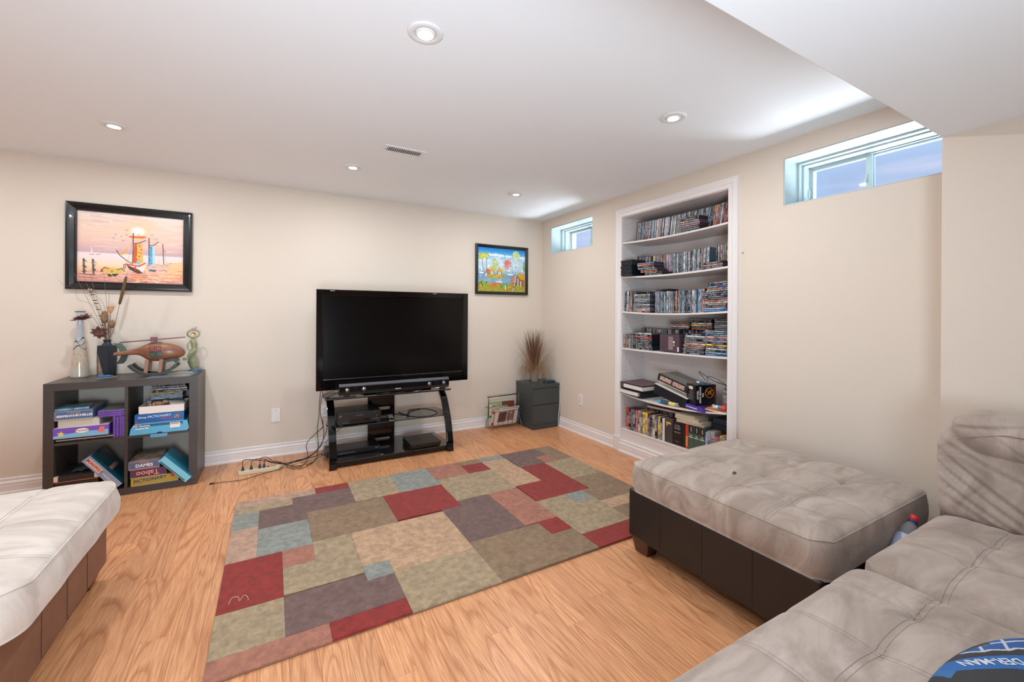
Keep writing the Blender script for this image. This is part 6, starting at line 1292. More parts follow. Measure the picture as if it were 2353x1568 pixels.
MB().prism([(-0.212, 3.722), (0.052, 3.712), (0.060, 3.722), (0.060, 3.754), (0.052, 3.762), (-0.205, 3.770), (-0.214, 3.760)], 0.0008, 0.030).build('body', M('strip_cream', (206, 194, 168), 0.5), ps, bevel=0.004, seg=3)
for x in (-0.185, -0.131, -0.075, -0.047, 0.0, 0.02): MB().box(x - 0.011, x + 0.011, 3.730, 3.756, 0.0301, 0.0308).build('socket', M('strip_socket', (170, 158, 134), 0.6), ps)
MB().box(-0.028, -0.014, 3.735, 3.750, 0.0301, 0.037).build('switch', M('strip_switch', (120, 60, 44), 0.4), ps, bevel=0.001)
plug_cables = [[(-0.185, 3.742, .060), (-0.186, 3.743, .095), (-0.170, 3.745, .108), (-0.105, 3.76, .090), (-0.04, 3.78, .066), (0.03, 3.79, .034), (0.12, 3.80, .010), (0.20, 3.84, .006)],
               [(-0.131, 3.742, .060), (-0.130, 3.743, .080), (-0.110, 3.75, .096), (-0.06, 3.77, .090), (0.00, 3.79, .050), (0.05, 3.80, .030), (0.14, 3.76, .006), (0.21, 3.72, .006)],
               [(-0.075, 3.742, .060), (-0.074, 3.744, .085), (-0.060, 3.75, .105), (-0.030, 3.76, .100), (0.01, 3.78, .060), (0.07, 3.78, .036), (0.13, 3.70, .006), (0.20, 3.66, .006), (0.27, 3.72, .006), (0.31, 3.80, .006)],
               [(-0.047, 3.742, .060), (-0.045, 3.744, .078), (-0.035, 3.75, .086), (-0.01, 3.77, .060), (0.05, 3.79, .036), (0.12, 3.83, .008), (0.22, 3.86, .006)]]
for i, (x, pc) in enumerate(zip((-0.185, -0.131, -0.075, -0.047), plug_cables)):
    t = thing('power_plug', 'black power plug in the cream strip, %s from the left' % ORD[i], 'plug', (x, 3.742, 0.0309), group='plugs in the cream power strip')
    q = MB(); zs_ = (0.0309, 0.042, 0.050, 0.060); ws = (0.011, 0.009, 0.0065, 0.0045)
    for j in range(3): q.add([(x + sx * (ws[j] if k == 0 else ws[j + 1]), 3.742 + sy * (ws[j] if k == 0 else ws[j + 1]) * 0.75, zs_[j] if k == 0 else zs_[j + 1]) for k in (0, 1) for sx, sy in ((-1, -1), (1, -1), (1, 1), (-1, 1))], [(3, 2, 1, 0), (4, 5, 6, 7), (0, 1, 5, 4), (1, 2, 6, 5), (2, 3, 7, 6), (3, 0, 4, 7)])
    q.build('body', black_matte, t, bevel=0.001); MB().tube(smoothpath(pc, 7), 0.0024, 6).build('cord', cable_m, t, smooth=True)
tag(MB().tube(smoothpath([(0.058, 3.745, .015), (0.085, 3.765, .007), (0.115, 3.782, .006), (0.196, 3.817, .006), (0.30, 3.85, .006), (0.36, 3.90, .006)], 6), 0.0042, 8).build('cable', M('strip_cream', (206, 194, 168)), None, smooth=True), 'thick cream cord leading from the power strip towards the stand', 'cable')
# ================================================================ corner cabinet, plant, magazine rack
cb = thing('drawer_cabinet', 'small charcoal two drawer cabinet in the back corner', 'cabinet', (2.54, 3.89, 0))
cx0, cx1, cy0, cy1 = 2.372, 2.705, 3.722, 4.072
MB().box(cx0, cx1, cy0 + 0.012, cy1, 0.001, 0.430).build('body', cabinet_m, cb, bevel=0.001)
MB().box(cx0 - 0.002, cx1 + 0.004, cy0, cy1 + 0.002, 0.430, 0.470).build('top', cabinet_m, cb, bevel=0.0015)
MB().box(cx0 + 0.001, cx1 - 0.025, cy0 + 0.004, cy0 + 0.012, 0.001, 0.050).build('plinth', cabinet_m, cb, bevel=0.001)
MB().box(cx0 + 0.0005, cx1 + 0.004, cy0 - 0.001, cy0 + 0.0115, 0.262, 0.4235).build('drawer', cabinet_m, cb, bevel=0.0015); MB().box(cx0 + 0.0005, cx1 + 0.004, cy0 - 0.001, cy0 + 0.0115, 0.053, 0.2505).build('drawer', cabinet_m, cb, bevel=0.0015)
PX, PY, PZ = 2.512, 3.915, 0.4705
t = thing('dried_grass_vase', 'dried brown ornamental grass spraying out of a ribbed glass vase', 'plant', (PX, PY, PZ))
vs = []; fs = []; prof = [(0.034, 0.0), (0.037, 0.004), (0.038, 0.02), (0.045, 0.095), (0.048, 0.118), (0.045, 0.119), (0.042, 0.09), (0.034, 0.01)]
for r, z in prof:
    for k in range(72): a = 2 * PI * k / 72; rr2 = r * (1 + (0.03 * math.cos(a * 18) if z > 0.003 else 0)); vs.append((rr2 * math.cos(a), rr2 * math.sin(a), z))
for i in range(len(prof) - 1):
    for k in range(72): fs.append((i * 72 + k, i * 72 + (k + 1) % 72, (i + 1) * 72 + (k + 1) % 72, (i + 1) * 72 + k))
MB().add(vs, fs).build('vase', vase_glass, t, smooth=True, local=True)
gr = random.Random(11)
def blades(n, spread0, spread1, h0, h1, droop, r, mat, name):
    q = MB()
    for i in range(n):
        a = gr.uniform(0, 2 * PI); sp_ = gr.uniform(spread0, spread1) ; h = gr.uniform(h0, h1); dr = droop * gr.uniform(0.6, 1.3); b = gr.uniform(0, 0.016)
        ca, sa = math.cos(a), math.sin(a)
        lim = min(1.0, (WA - 0.02 - PY) / (sp_ * sa + 1e-9)) if sa > 0 else 1.0
        lim = min(lim, (WB - 0.02 - PX) / (sp_ * ca + 1e-9)) if ca > 0 else lim
        sp_ *= max(0.15, lim)
        pts = []
        for k in range(9):
            u = k / 8; rad = b + sp_ * (u ** 1.5 if droop < 0.05 else math.sin(u * PI * 0.5) ** 1.2)
            pts.append((PX + ca * rad, PY + sa * rad, PZ + 0.02 + h * (u if droop < 0.05 else math.sin(u * PI * 0.62)) - dr * u ** 3))
        q.tube(pts, r, 3, False, r * 0.3)
    return stuff(q.build(name, mat, t))
blades(210, 0.02, 0.12, 0.36, 0.56, 0.0, 0.0022, M('grass_brown', (100, 64, 44), 0.8), 'upright_grass'); blades(100, 0.10, 0.24, 0.34, 0.50, 0.03, 0.0014, M('grass_tan', (146, 110, 80), 0.8), 'leaning_grass')
blades(210, 0.07, 0.19, 0.16, 0.28, 0.19, 0.0014, M('grass_straw', (164, 132, 98), 0.8), 'arching_grass'); blades(26, 0.18, 0.30, 0.30, 0.42, 0.24, 0.0013, M('grass_tan', (0, 0, 0)), 'long_grass')
t = thing('glasses_case', 'dark teal oblong case on the corner cabinet', 'case', (2.65, 3.79, 0.4705))
MB().prism([(-0.065, 0.0), (0.065, 0.0), (0.063, 0.016), (0.045, 0.024), (-0.045, 0.027), (-0.063, 0.016)], -0.028, 0.028, 'y').build('case', M('case_teal', (28, 62, 70), 0.35), t, bevel=0.004, local=True)
t.location = (2.630, 3.80, 0.4705)
tag(MB().tube(smoothpath([(2.706, 3.735, .45), (2.711, 3.725, .40), (2.712, 3.72, .25), (2.690, 3.712, .10), (2.690, 3.708, .004)], 6), 0.0035, 8).build('cable', M('clear_cord', (214, 212, 204), 0.4), None, smooth=True), 'pale cord hanging down beside the corner cabinet', 'cable')
# rack
rk = thing('magazine_rack', 'brass wire magazine rack with a turned top bar beside the cabinet', 'magazine rack', (2.16, 3.97, 0))
RX0, RX1, RYc = 1.985, 2.345, 3.982
q = MB(); q.cyl((RX0 - 0.010, RYc, 0.336), (RX1 + 0.005, RYc, 0.343), 0.0058, 10)
q.build('top_bar', M('rack_bar', (112, 84, 58), 0.3, metal=0.8), rk, smooth=True)
for x in (RX0 - 0.008, RX0 + 0.10, RX0 + 0.24, RX1 - 0.03, RX1 + 0.003):
    MB().ball((x, RYc, 0.336 + (x - RX0) * 0.0195), 0.0088, 7, (0.6, 1, 1)).build('collar', brass_m, rk, smooth=True)
for x, s in ((RX0, 1), (RX1, 1)):
    zt_ = 0.337 + (x - RX0) * 0.0195
    for sy_, fy in ((-1, -0.088), (1, 0.075)):
        MB().tube(smoothpath([(x, RYc, zt_), (x + .001, RYc + sy_ * .006, 0.25), (x, RYc + sy_ * 0.012, 0.14), (x, RYc + fy * 0.45, 0.085), (x, RYc + fy, 0.003)], 6), 0.0032, 7).build('leg', brass_m, rk, smooth=True)
def basket(sy_, yb, ytp, zb, ztp, nm):
    for z, y in ((ztp, ytp), (zb, yb)):
        MB().tube(smoothpath([(RX0 - 0.005, y * 0.5 + RYc * 0.5 if z == ztp else y, z), (RX0 + 0.005, y, z), (RX0 + 0.03, y, z), (RX1 - 0.03, y, z), (RX1 - 0.002, y, z), (RX1 + 0.005, y * .5 + RYc * .5 if z == ztp else y, z)], 4), 0.0026, 6).build('rail', brass_m, rk, smooth=True)
    for i in range(6):
        x = RX0 + 0.035 + i * (RX1 - RX0 - 0.07) / 5
        MB().tube([(x, ytp, ztp), (x, yb, zb)], 0.0022, 6).build('wire', brass_m, rk)
basket(-1, RYc - 0.035, 3.905, 0.035, 0.192, 'front'); basket(1, RYc + 0.03, 4.058, 0.035, 0.215, 'back')
for i in range(5):
    x = RX0 + 0.05 + i * (RX1 - RX0 - 0.10) / 4; MB().tube([(x, RYc - 0.035, 0.035), (x, RYc + 0.03, 0.035)], 0.0022, 6).build('wire', brass_m, rk)
def raster_panel(name, mat, parent, W_, H_, nx, ny, fn, thick=0.001, **k):
    """flat print: nx*ny points coloured by fn(u right, v down); lies in local x,z facing -y"""
    U, V = np.meshgrid(np.linspace(0, 1, nx), np.linspace(0, 1, ny)); C = fn(U, V)
    vs = np.stack([U * W_ - W_ / 2, np.zeros_like(U) - thick, (1 - V) * H_], -1).reshape(-1, 3)
    idx = np.arange(nx * ny).reshape(ny, nx); F = np.stack([idx[:-1, :-1], idx[1:, :-1], idx[1:, 1:], idx[:-1, 1:]], -1).reshape(-1, 4)
    me = bpy.data.meshes.new(name); me.vertices.add(len(vs)); me.vertices.foreach_set('co', vs.ravel()); me.loops.add(F.size); me.loops.foreach_set('vertex_index', F.ravel().astype(np.int32))
    me.polygons.add(len(F)); me.polygons.foreach_set('loop_start', np.arange(0, F.size, 4, dtype=np.int32)); me.update(calc_edges=True); me.materials.append(mat)
    at = me.color_attributes.new('ink', 'FLOAT_COLOR', 'POINT'); rgb = np.where(C <= 0.04045, C / 12.92, ((C + 0.055) / 1.055) ** 2.4); at.data.foreach_set('color', np.concatenate([rgb, np.ones((*rgb.shape[:2], 1))], -1).astype(np.float32).ravel())
    o = bpy.data.objects.new(name, me); COL.objects.link(o); o.parent = parent; return o
class Paint:
    def __init__(s, nx, ny, asp): s.U, s.V = np.meshgrid(np.linspace(0, 1, nx), np.linspace(0, 1, ny)); s.a = asp; s.C = np.zeros((ny, nx, 3)); s.r = np.random.RandomState(5)
    def mixm(s, m, c): m = np.clip(m, 0, 1)[..., None]; s.C = s.C * (1 - m) + np.array(c) / 255.0 * m; return s
    def bands(s, stops):
        v = [p for p, _ in stops]; c = np.array([q for _, q in stops]) / 255.0
        for k in range(3): s.C[..., k] = np.interp(s.V, v, c[:, k])
        return s
    def ell(s, cx, cy, rx, ry, c, soft=0.15, al=1.0): d = np.sqrt(((s.U - cx) / rx) ** 2 + ((s.V - cy) / ry) ** 2); return s.mixm(al * (1 - d) / soft + 0.0 if soft else (d < 1) * al, c)
    def line(s, pts, w, c, al=1.0):
        for (x0, y0), (x1, y1) in zip(pts, pts[1:]):
            px, py = (s.U - x0) * s.a, s.V - y0; dx, dy = (x1 - x0) * s.a, y1 - y0; L2 = dx * dx + dy * dy + 1e-12; t = np.clip((px * dx + py * dy) / L2, 0, 1)
            d = np.hypot(px - t * dx, py - t * dy); s.mixm(al * np.clip((w - d) / 0.003 + 0.5, 0, 1), c)
        return s
    def poly(s, pts, c, al=1.0):
        ins = np.zeros_like(s.U, bool); n = len(pts); j = n - 1
        for i in range(n):
            xi, yi = pts[i]; xj, yj = pts[j]; cond = ((yi > s.V) != (yj > s.V)) & (s.U < (xj - xi) * (s.V - yi) / ((yj - yi) + 1e-12) + xi); ins ^= cond; j = i
        return s.mixm(ins * al, c)
    def strokes(s, n, box, ln, w, cols, al=0.5, ang=0.0):
        for _ in range(n):
            x, y = s.r.uniform(box[0], box[1]), s.r.uniform(box[2], box[3]); l = s.r.uniform(*ln); a = ang + s.r.uniform(-.08, .08); s.line([(x, y), (x + l * math.cos(a), y + l * math.sin(a))], w * s.r.uniform(.6, 1.3), cols[s.r.randint(len(cols))], al)
        return s
# newspapers and magazines in the rack
def rack_sheet(label, x, y, z, w, h, th, mat, lean, yaw_=0.0, fn=None, nx=60, ny=60, group='papers in the magazine rack', name='magazine'):
    t = thing(name, label, 'magazine', (x, y, z), group=group)
    MB().box(-w / 2, w / 2, 0, th, 0, h).build('pages', mat, t, local=True, bevel=0.001)
    if fn: raster_panel('cover_print', ink_m, t, w * 0.98, h * 0.98, nx, ny, fn, 0.0008)
    t.rotation_euler = (lean, 0, yaw_); return t
def news(U, V):
    p = Paint(U.shape[1], U.shape[0], 1.2); p.C[:] = np.array((222, 204, 196)) / 255; p.poly([(.16, .12), (.52, .10), (.50, .78), (.14, .80)], (86, 66, 62)); p.poly([(.54, .10), (.86, .06), (.84, .74), (.53, .76)], (130, 108, 100))
    p.strokes(160, (.16, .50, .14, .76), (.01, .05), .006, [(50, 38, 36), (128, 104, 96), (70, 54, 50)], .8, 1.2); p.strokes(260, (.55, .83, .10, .72), (.01, .03), .006, [(60, 46, 44), (190, 170, 158), (96, 78, 72)], .8, 0.7)
    p.ell(.70, .22, .03, .07, (214, 196, 186)); p.strokes(20, (.16, .7, .84, .95), (.1, .2), .003, [(150, 132, 124)], .6); return p.C
def mag_green(U, V):
    p = Paint(U.shape[1], U.shape[0], 1.3); p.C[:] = np.array((226, 220, 206)) / 255; p.poly([(0, 0), (1, 0), (1, .12), (0, .12)], (166, 176, 136)); p.poly([(.1, .14), (1, .12), (1, .45), (.1, .45)], (206, 168, 136)); p.strokes(60, (.15, .9, .16, .42), (.02, .06), .012, [(236, 222, 206), (120, 74, 60), (180, 56, 60), (60, 60, 64)], .8)
    p.poly([(0, .47), (1, .47), (1, .62), (0, .62)], (88, 134, 74)); p.strokes(16, (.1, .6, .66, .95), (.08, .2), .006, [(70, 80, 130)], .6); return p.C
def mag_red(U, V):
    p = Paint(U.shape[1], U.shape[0], 1.3); p.C[:] = np.array((214, 204, 196)) / 255; p.poly([(0, 0), (.4, 0), (.4, .2), (0, .2)], (184, 34, 44)); p.poly([(0, .82), (.3, .82), (.3, 1), (0, 1)], (190, 40, 46)); return p.C
W_news = M('newsprint', (214, 198, 190), 0.8)
rack_sheet('magazine with a green band standing at the back of the rack', 2.145, 4.002, 0.040, 0.29, 0.245, 0.006, paper_m, -0.06, 0.04, mag_green)
rack_sheet('dark red magazine behind the newspaper in the rack', 2.235, 3.997, 0.040, 0.15, 0.228, 0.005, M('mag_dred', (130, 52, 50), 0.4), -0.05, 0.0)
rack_sheet('white magazine with green edge standing mid rack', 2.11, 3.990, 0.040, 0.24, 0.190, 0.006, M('mag_green2', (96, 140, 84), 0.5), -0.03, 0.03, lambda U, V: mag_green(U, V * 0.5 + 0.5))
rack_sheet('magazine with red corners leaning behind the newspaper', 2.145, 3.977, 0.036, 0.27, 0.165, 0.006, paper_m, 0.25, 0.0, mag_red)
rack_sheet('blue backed magazine at the right of the rack, near the cabinet', 2.305, 3.975, 0.040, 0.09, 0.115, 0.006, M('mag_blue2', (74, 104, 150), 0.5), 0.2, 0.0)
rack_sheet('folded newspaper with two dark photographs at the front of the rack', 2.170, 3.962, 0.034, 0.28, 0.172, 0.008, W_news, 0.27, 0.02, news, 130, 110, name='newspaper')
t = rack_sheet('pink toned newspaper page folded over the top rail of the rack', 2.215, 3.955, 0.185, 0.25, 0.038, 0.004, M('news_pink', (220, 196, 190), 0.8), 0.5, 0.03, name='newspaper')
t = tag(MB().tube([(2.16, 3.962, 0.238), (2.178, 3.958, 0.250), (2.198, 3.960, 0.240)], 0.008, 8, True).build('teal_bag', M('teal_rim', (30, 90, 100), 0.3)), 'dark teal loop poking out of the papers in the rack', 'loop')

# ================================================================ paintings
def framed(name, label, x0, x1, z0, z1, fw_, prof, canvas_fn, nx, ny, lip=0.004):
    t = thing(name, label, 'painting', ((x0 + x1) / 2, WA - 0.001, z0))
    P_ = prof # (inset from outer edge, depth out of the wall)
    n = len(P_); vs = []
    for cx, cz, sx_, sz in ((x0, z0, 1, 1), (x1, z0, -1, 1), (x1, z1, -1, -1), (x0, z1, 1, -1)):
        for w, d in P_: vs.append((cx + sx_ * w, WA - 0.001 - d, cz + sz * w))
    for k in range(4):
        q = MB(); a = [vs[k * n + i] for i in range(n)]; b = [vs[((k + 1) % 4) * n + i] for i in range(n)]
        q.add(a + b, [(i, (i + 1) % n, n + (i + 1) % n, n + i) for i in range(n)] + [tuple(range(n)), tuple(range(n, 2 * n))])
        q.build('frame_rail', frame_m, t)
    w = fw_ - 0.003; o = raster_panel('canvas', oil_m, t, x1 - x0 - 2 * w, z1 - z0 - 2 * w, nx, ny, canvas_fn, 0)
    o.location = (0, -0.010, w)
    MB().box(x0 + w, x1 - w, WA - 0.0105, WA - 0.003, z0 + w, z1 - w).build('stretcher', M('stretcher', (190, 170, 140), 0.8), t)
    return t
def boats(U, V):
    p = Paint(U.shape[1], U.shape[0], 1.22)
    p.bands([(0, (238, 222, 214)), (.12, (240, 212, 194)), (.3, (240, 204, 184)), (.45, (228, 188, 178)), (.55, (206, 170, 172)), (.575, (206, 172, 176)), (.59, (238, 222, 222)), (.68, (240, 216, 206)), (.75, (246, 212, 176)), (.85, (232, 176, 150)), (1, (206, 140, 128))])
    p.strokes(150, (0, .95, 0, .55), (.06, .25), .008, [(246, 226, 214), (236, 196, 170), (226, 190, 184), (240, 208, 180), (214, 180, 180)], .35)
    p.ell(.57, .19, .22, .16, (250, 206, 156), 1.2, .8); p.ell(.55, .235, .085, .075, (255, 246, 232), .5); p.poly([(.47, .31), (.62, .30), (.60, .345), (.49, .345)], (240, 148, 50), .85); p.line([(.47, .325), (.62, .318)], .008, (214, 96, 40))
    p.poly([(.85, .68), (1, .66), (1, .95), (.80, .9)], (246, 182, 120), .6)
    p.strokes(60, (.5, .95, .80, 1.0), (.04, .14), .006, [(250, 214, 170), (255, 236, 214), (230, 150, 110), (220, 120, 80)], .6); p.strokes(70, (0, .5, .84, 1.0), (.03, .12), .006, [(196, 140, 124), (240, 200, 180), (180, 120, 110)], .5)
    K = (84, 66, 62); R_ = (204, 78, 42)
    # near ship: mast, orange sail, hull
    p.line([(.505, .27), (.505, .50), (.50, .70)], .006, K); p.poly([(.515, .425), (.585, .40), (.595, .70), (.50, .71)], (206, 92, 48)); p.poly([(.54, .42), (.59, .40), (.60, .70), (.545, .70)], (242, 176, 84)); p.strokes(26, (.535, .58, .44, .68), (.008, .02), .007, [(250, 214, 130), (200, 120, 40)], .8, 1.0)
    p.line([(.51, .42), (.57, .40), (.625, .36)], .005, K); p.line([(.505, .30), (.47, .60), (.44, .72)], .0015, K, .5); p.poly([(.455, .46), (.44, .56), (.40, .60), (.37, .57), (.42, .55)], (240, 168, 60)); p.line([(.35, .53), (.38, .60), (.44, .67), (.50, .72)], .005, K)
    p.poly([(.44, .72), (.55, .745), (.62, .70), (.61, .80), (.585, .855), (.50, .80)], (238, 222, 214)); p.poly([(.44, .73), (.56, .80), (.60, .85), (.55, .86), (.47, .80)], (92, 56, 50)); p.line([(.44, .725), (.56, .75), (.62, .70)], .009, R_); p.ell(.555, .70, .03, .04, (150, 190, 214), .5); p.ell(.425, .76, .014, .04, K, .3); p.ell(.425, .76, .008, .025, (220, 190, 180), .3); p.ell(.525, .78, .012, .03, R_, .3)
    # second ship, blue sail
    p.line([(.655, .33), (.655, .70)], .006, K); p.poly([(.66, .45), (.71, .44), (.715, .71), (.645, .72)], (76, 150, 190)); p.poly([(.685, .45), (.71, .44), (.715, .71), (.69, .71)], (180, 214, 228)); p.strokes(18, (.655, .69, .47, .69), (.01, .02), .006, [(40, 110, 156), (150, 200, 220)], .8, 1.2)
    p.line([(.66, .435), (.71, .42), (.745, .37)], .005, K); p.poly([(.63, .72), (.80, .725), (.87, .70), (.83, .76), (.73, .81), (.65, .80)], (226, 190, 176)); p.poly([(.65, .79), (.73, .79), (.72, .82), (.66, .815)], (54, 90, 120)); p.strokes(20, (.62, .82, .72, .79), (.01, .03), .006, [(236, 170, 120), (190, 120, 100), (140, 160, 180)], .7)
    p.line([(.79, .40), (.795, .58), (.80, .70)], .005, K); p.line([(.795, .50), (.82, .51)], .003, K); p.line([(.79, .42), (.83, .70)], .0015, K, .5); p.line([(.72, .71), (.78, .72), (.88, .68)], .005, (210, 150, 90))
    # rowing boat, posts, far sails
    p.poly([(.22, .80), (.30, .79), (.38, .80), (.42, .79), (.40, .85), (.34, .89), (.27, .88)], (214, 184, 90)); p.poly([(.27, .88), (.38, .87), (.34, .91), (.28, .915)], (50, 46, 44)); p.line([(.22, .82), (.245, .785), (.28, .80)], .008, R_); p.ell(.218, .835, .012, .022, K, .4); p.line([(.36, .81), (.40, .79), (.425, .83)], .006, (120, 84, 60)); p.ell(.31, .84, .012, .02, (196, 110, 50), .4)
    for x, w in ((.06, .010), (.14, .009)):
        p.line([(x, .68), (x + .005, .88)], w, (86, 74, 66)); p.strokes(22, (x - .015, x + .012, .69, .88), (.01, .03), .004, [(60, 50, 46), (150, 138, 126)], .9, .4)
    p.line([(.02, .89), (.16, .90)], .005, (110, 74, 70)); p.line([(.02, .93), (.15, .94)], .004, (130, 90, 84))
    p.line([(.125, .50), (.13, .60)], .005, (214, 206, 220)); p.poly([(.115, .60), (.13, .52), (.145, .60)], (224, 216, 228)); p.line([(.11, .61), (.15, .61)], .004, (214, 110, 80)); p.line([(.17, .61), (.205, .60)], .004, (214, 110, 80)); p.line([(.185, .56), (.186, .60)], .003, (214, 206, 220))
    for x, y in ((.43, .225), (.43, .295), (.33, .30), (.31, .35), (.38, .32), (.40, .38), (.54, .28), (.67, .27), (.71, .335)): p.line([(x, y), (x + .012, y + .012), (x + .025, y - .004)], .002, K, .9)
    p.poly([(.48, .86), (.58, .88), (.60, .97), (.50, .96)], (220, 120, 84), .5); p.strokes(26, (.48, .62, .88, .99), (.02, .07), .006, [(206, 84, 52), (240, 190, 150), (160, 90, 70)], .6); p.line([(.30, .875), (.33, .93)], .003, (250, 236, 224)); p.line([(.63, .81), (.66, .90)], .003, (250, 236, 224)); p.line([(.69, .93), (.74, .99)], .003, (250, 236, 224))
    return np.clip(p.C, 0, 1)
def village(U, V):
    p = Paint(U.shape[1], U.shape[0], 1.0)
    p.bands([(0, (24, 130, 214)), (.08, (60, 156, 224)), (.15, (120, 190, 232)), (.3, (200, 226, 236)), (.5, (176, 210, 226)), (.56, (150, 190, 214)), (.60, (110, 160, 200)), (.78, (120, 168, 204)), (1, (120, 140, 60))])
    for _ in range(90): x, y = p.r.uniform(0, 1), p.r.uniform(.14, .50); r_ = p.r.uniform(.02, .05); p.ell(x, y, r_, r_, (236, 244, 248) if p.r.rand() < .6 else (190, 216, 230), .8, .8)
    for _ in range(60): x = p.r.uniform(0, 1); p.ell(x, .16 + .05 * abs(x - .35), .03, .03, (244, 248, 250), .5, .8)
    def tree(x, y, rx, ry, cs, n=60):
        for _ in range(n): a, q_ = p.r.uniform(0, 6.28), p.r.rand() ** .5; p.ell(x + rx * q_ * math.cos(a), y + ry * q_ * math.sin(a), .02, .018, cs[p.r.randint(len(cs))], .6, .9)
    p.strokes(60, (0, .95, .58, .78), (.04, .12), .004, [(150, 190, 216), (90, 140, 184), (180, 206, 222)], .6)
    p.ell(.36, .655, .26, .05, (214, 176, 60), .3); p.strokes(50, (.16, .52, .60, .68), (.02, .07), .008, [(90, 150, 70), (226, 180, 60), (220, 130, 50), (130, 170, 80)], .8)
    for x in (.27, .43): p.poly([(x - .05, .51), (x, .43), (x + .07, .47), (x + .075, .55), (x - .04, .56)], (226, 180, 74)); p.poly([(x - .04, .52), (x + .06, .52), (x + .06, .60), (x - .04, .60)], (176, 140, 90)); p.line([(x, .54), (x, .60)], .009, (236, 236, 236)); p.line([(x + .03, .54), (x + .03, .60)], .009, (236, 236, 236))
    tree(.20, .54, .03, .05, [(226, 120, 60), (206, 90, 50)]); tree(.35, .36, .05, .13, [(190, 206, 120), (150, 186, 110), (206, 214, 140)]); tree(.61, .36, .08, .11, [(226, 130, 130), (206, 100, 104), (236, 160, 150)], 90); p.line([(.58, .48), (.56, .64)], .010, (206, 176, 80))
    for x, y in ((.07, .21), (.16, .19)): tree(x, y, .06, .07, [(206, 206, 90), (160, 180, 70), (226, 220, 130)], 60); 
    p.line([(.08, .28), (.10, .45), (.15, .60)], .005, (120, 110, 90)); p.line([(.17, .26), (.175, .45), (.17, .62)], .006, (150, 140, 120)); p.line([(.17, .60), (.16, .64)], .012, (230, 230, 226))
    tree(.79, .14, .08, .10, [(214, 226, 150), (190, 210, 130), (230, 236, 190)], 90); tree(.98, .40, .03, .12, [(130, 180, 130), (110, 160, 100)], 40)
    p.poly([(0, .84), (.3, .80), (.6, .82), (1, .76), (1, 1), (0, 1)], (150, 160, 56)); 
    for _ in range(240): x, y = p.r.uniform(0, 1), p.r.uniform(.80, 1); p.ell(x, y, .028, .016, [(226, 186, 50), (150, 170, 60), (190, 150, 50), (110, 140, 60), (206, 120, 50)][p.r.randint(5)], .6, .85)
    tree(.10, .82, .10, .07, [(206, 206, 80), (90, 120, 50), (60, 70, 40)], 60); tree(.34, .85, .06, .05, [(226, 130, 60), (206, 100, 40)], 40); tree(.55, .87, .10, .05, [(140, 170, 70), (100, 140, 60)], 60); tree(.72, .74, .035, .12, [(226, 120, 60), (206, 100, 50)], 40)
    p.poly([(.80, .64), (.85, .53), (1, .58), (1, .70), (.90, .70)], (214, 160, 50)); p.poly([(.78, .70), (.83, .60), (.90, .70), (1, .70), (1, .86), (.77, .84)], (140, 104, 64)); p.line([(.84, .68), (.84, .84)], .010, (206, 214, 226)); p.line([(.90, .73), (.90, .85)], .010, (236, 226, 220)); p.ell(.90, .72, .012, .014, (40, 30, 26), .4)
    p.line([(.80, .24), (.80, .50), (.785, .72), (.75, .90), (.72, .98)], .006, (230, 232, 230)); p.strokes(22, (.775, .80, .30, .70), (.006, .01), .004, [(40, 40, 44)], .9); p.strokes(18, (.73, .78, .78, .98), (.006, .01), .005, [(40, 40, 44)], .9); p.line([(.98, .62), (.99, .98)], .008, (220, 170, 70))
    p.poly([(.36, .76), (.50, .76), (.49, .80), (.40, .80)], (236, 230, 232)); p.line([(.38, .79), (.49, .80)], .006, (190, 60, 80)); p.ell(.455, .725, .012, .03, (240, 240, 240), .4); p.ell(.45, .69, .010, .010, (40, 30, 30), .4); p.line([(.57, .84), (.57, .94)], .010, (206, 222, 236)); p.ell(.57, .825, .012, .012, (50, 34, 30), .4)
    p.poly([(.02, .57), (.12, .56), (.10, .60), (.04, .60)], (236, 240, 244)); p.poly([(.60, .58), (.74, .57), (.72, .61), (.62, .61)], (236, 240, 244)); p.strokes(14, (.62, .72, .52, .58), (.005, .01), .006, [(50, 50, 60), (236, 236, 236)], .9); p.strokes(10, (.04, .10, .50, .56), (.005, .01), .006, [(50, 50, 60), (236, 236, 236)], .9)
    p.ell(.06, .66, .02, .018, (236, 186, 110), .5); p.line([(.22, .70), (.235, .76), (.25, .71)], .008, (214, 170, 150))
    return np.clip(p.C, 0, 1)
P1 = [(0, 0), (0, .022), (.003, .030), (.012, .032), (.022, .027), (.044, .022), (.052, .024), (.056, .022), (.058, .012), (.058, 0)]
P2 = [(0, 0), (0, .024), (.004, .028), (.012, .030), (.022, .026), (.028, .020), (.031, .018), (.033, .011), (.033, 0)]
framed('boat_painting', 'black framed painting of sailing boats under an orange sunset sky', -1.249, -0.541, 1.370, 1.983, 0.058, P1, boats, 330, 270)
framed('village_painting', 'small black framed colourful painting of houses and trees by water', 1.868, 2.517, 1.425, 1.960, 0.033, P2, village, 190, 160)
# nail left in the right wall
tag(MB().tube([(WB - .0005, 1.690, 1.628), (WB - .012, 1.678, 1.634)], 0.0022, 6).build('picture_nail', M('nail', (120, 100, 90), 0.4)), 'small bent nail in the wall right of the bookcase', 'nail')

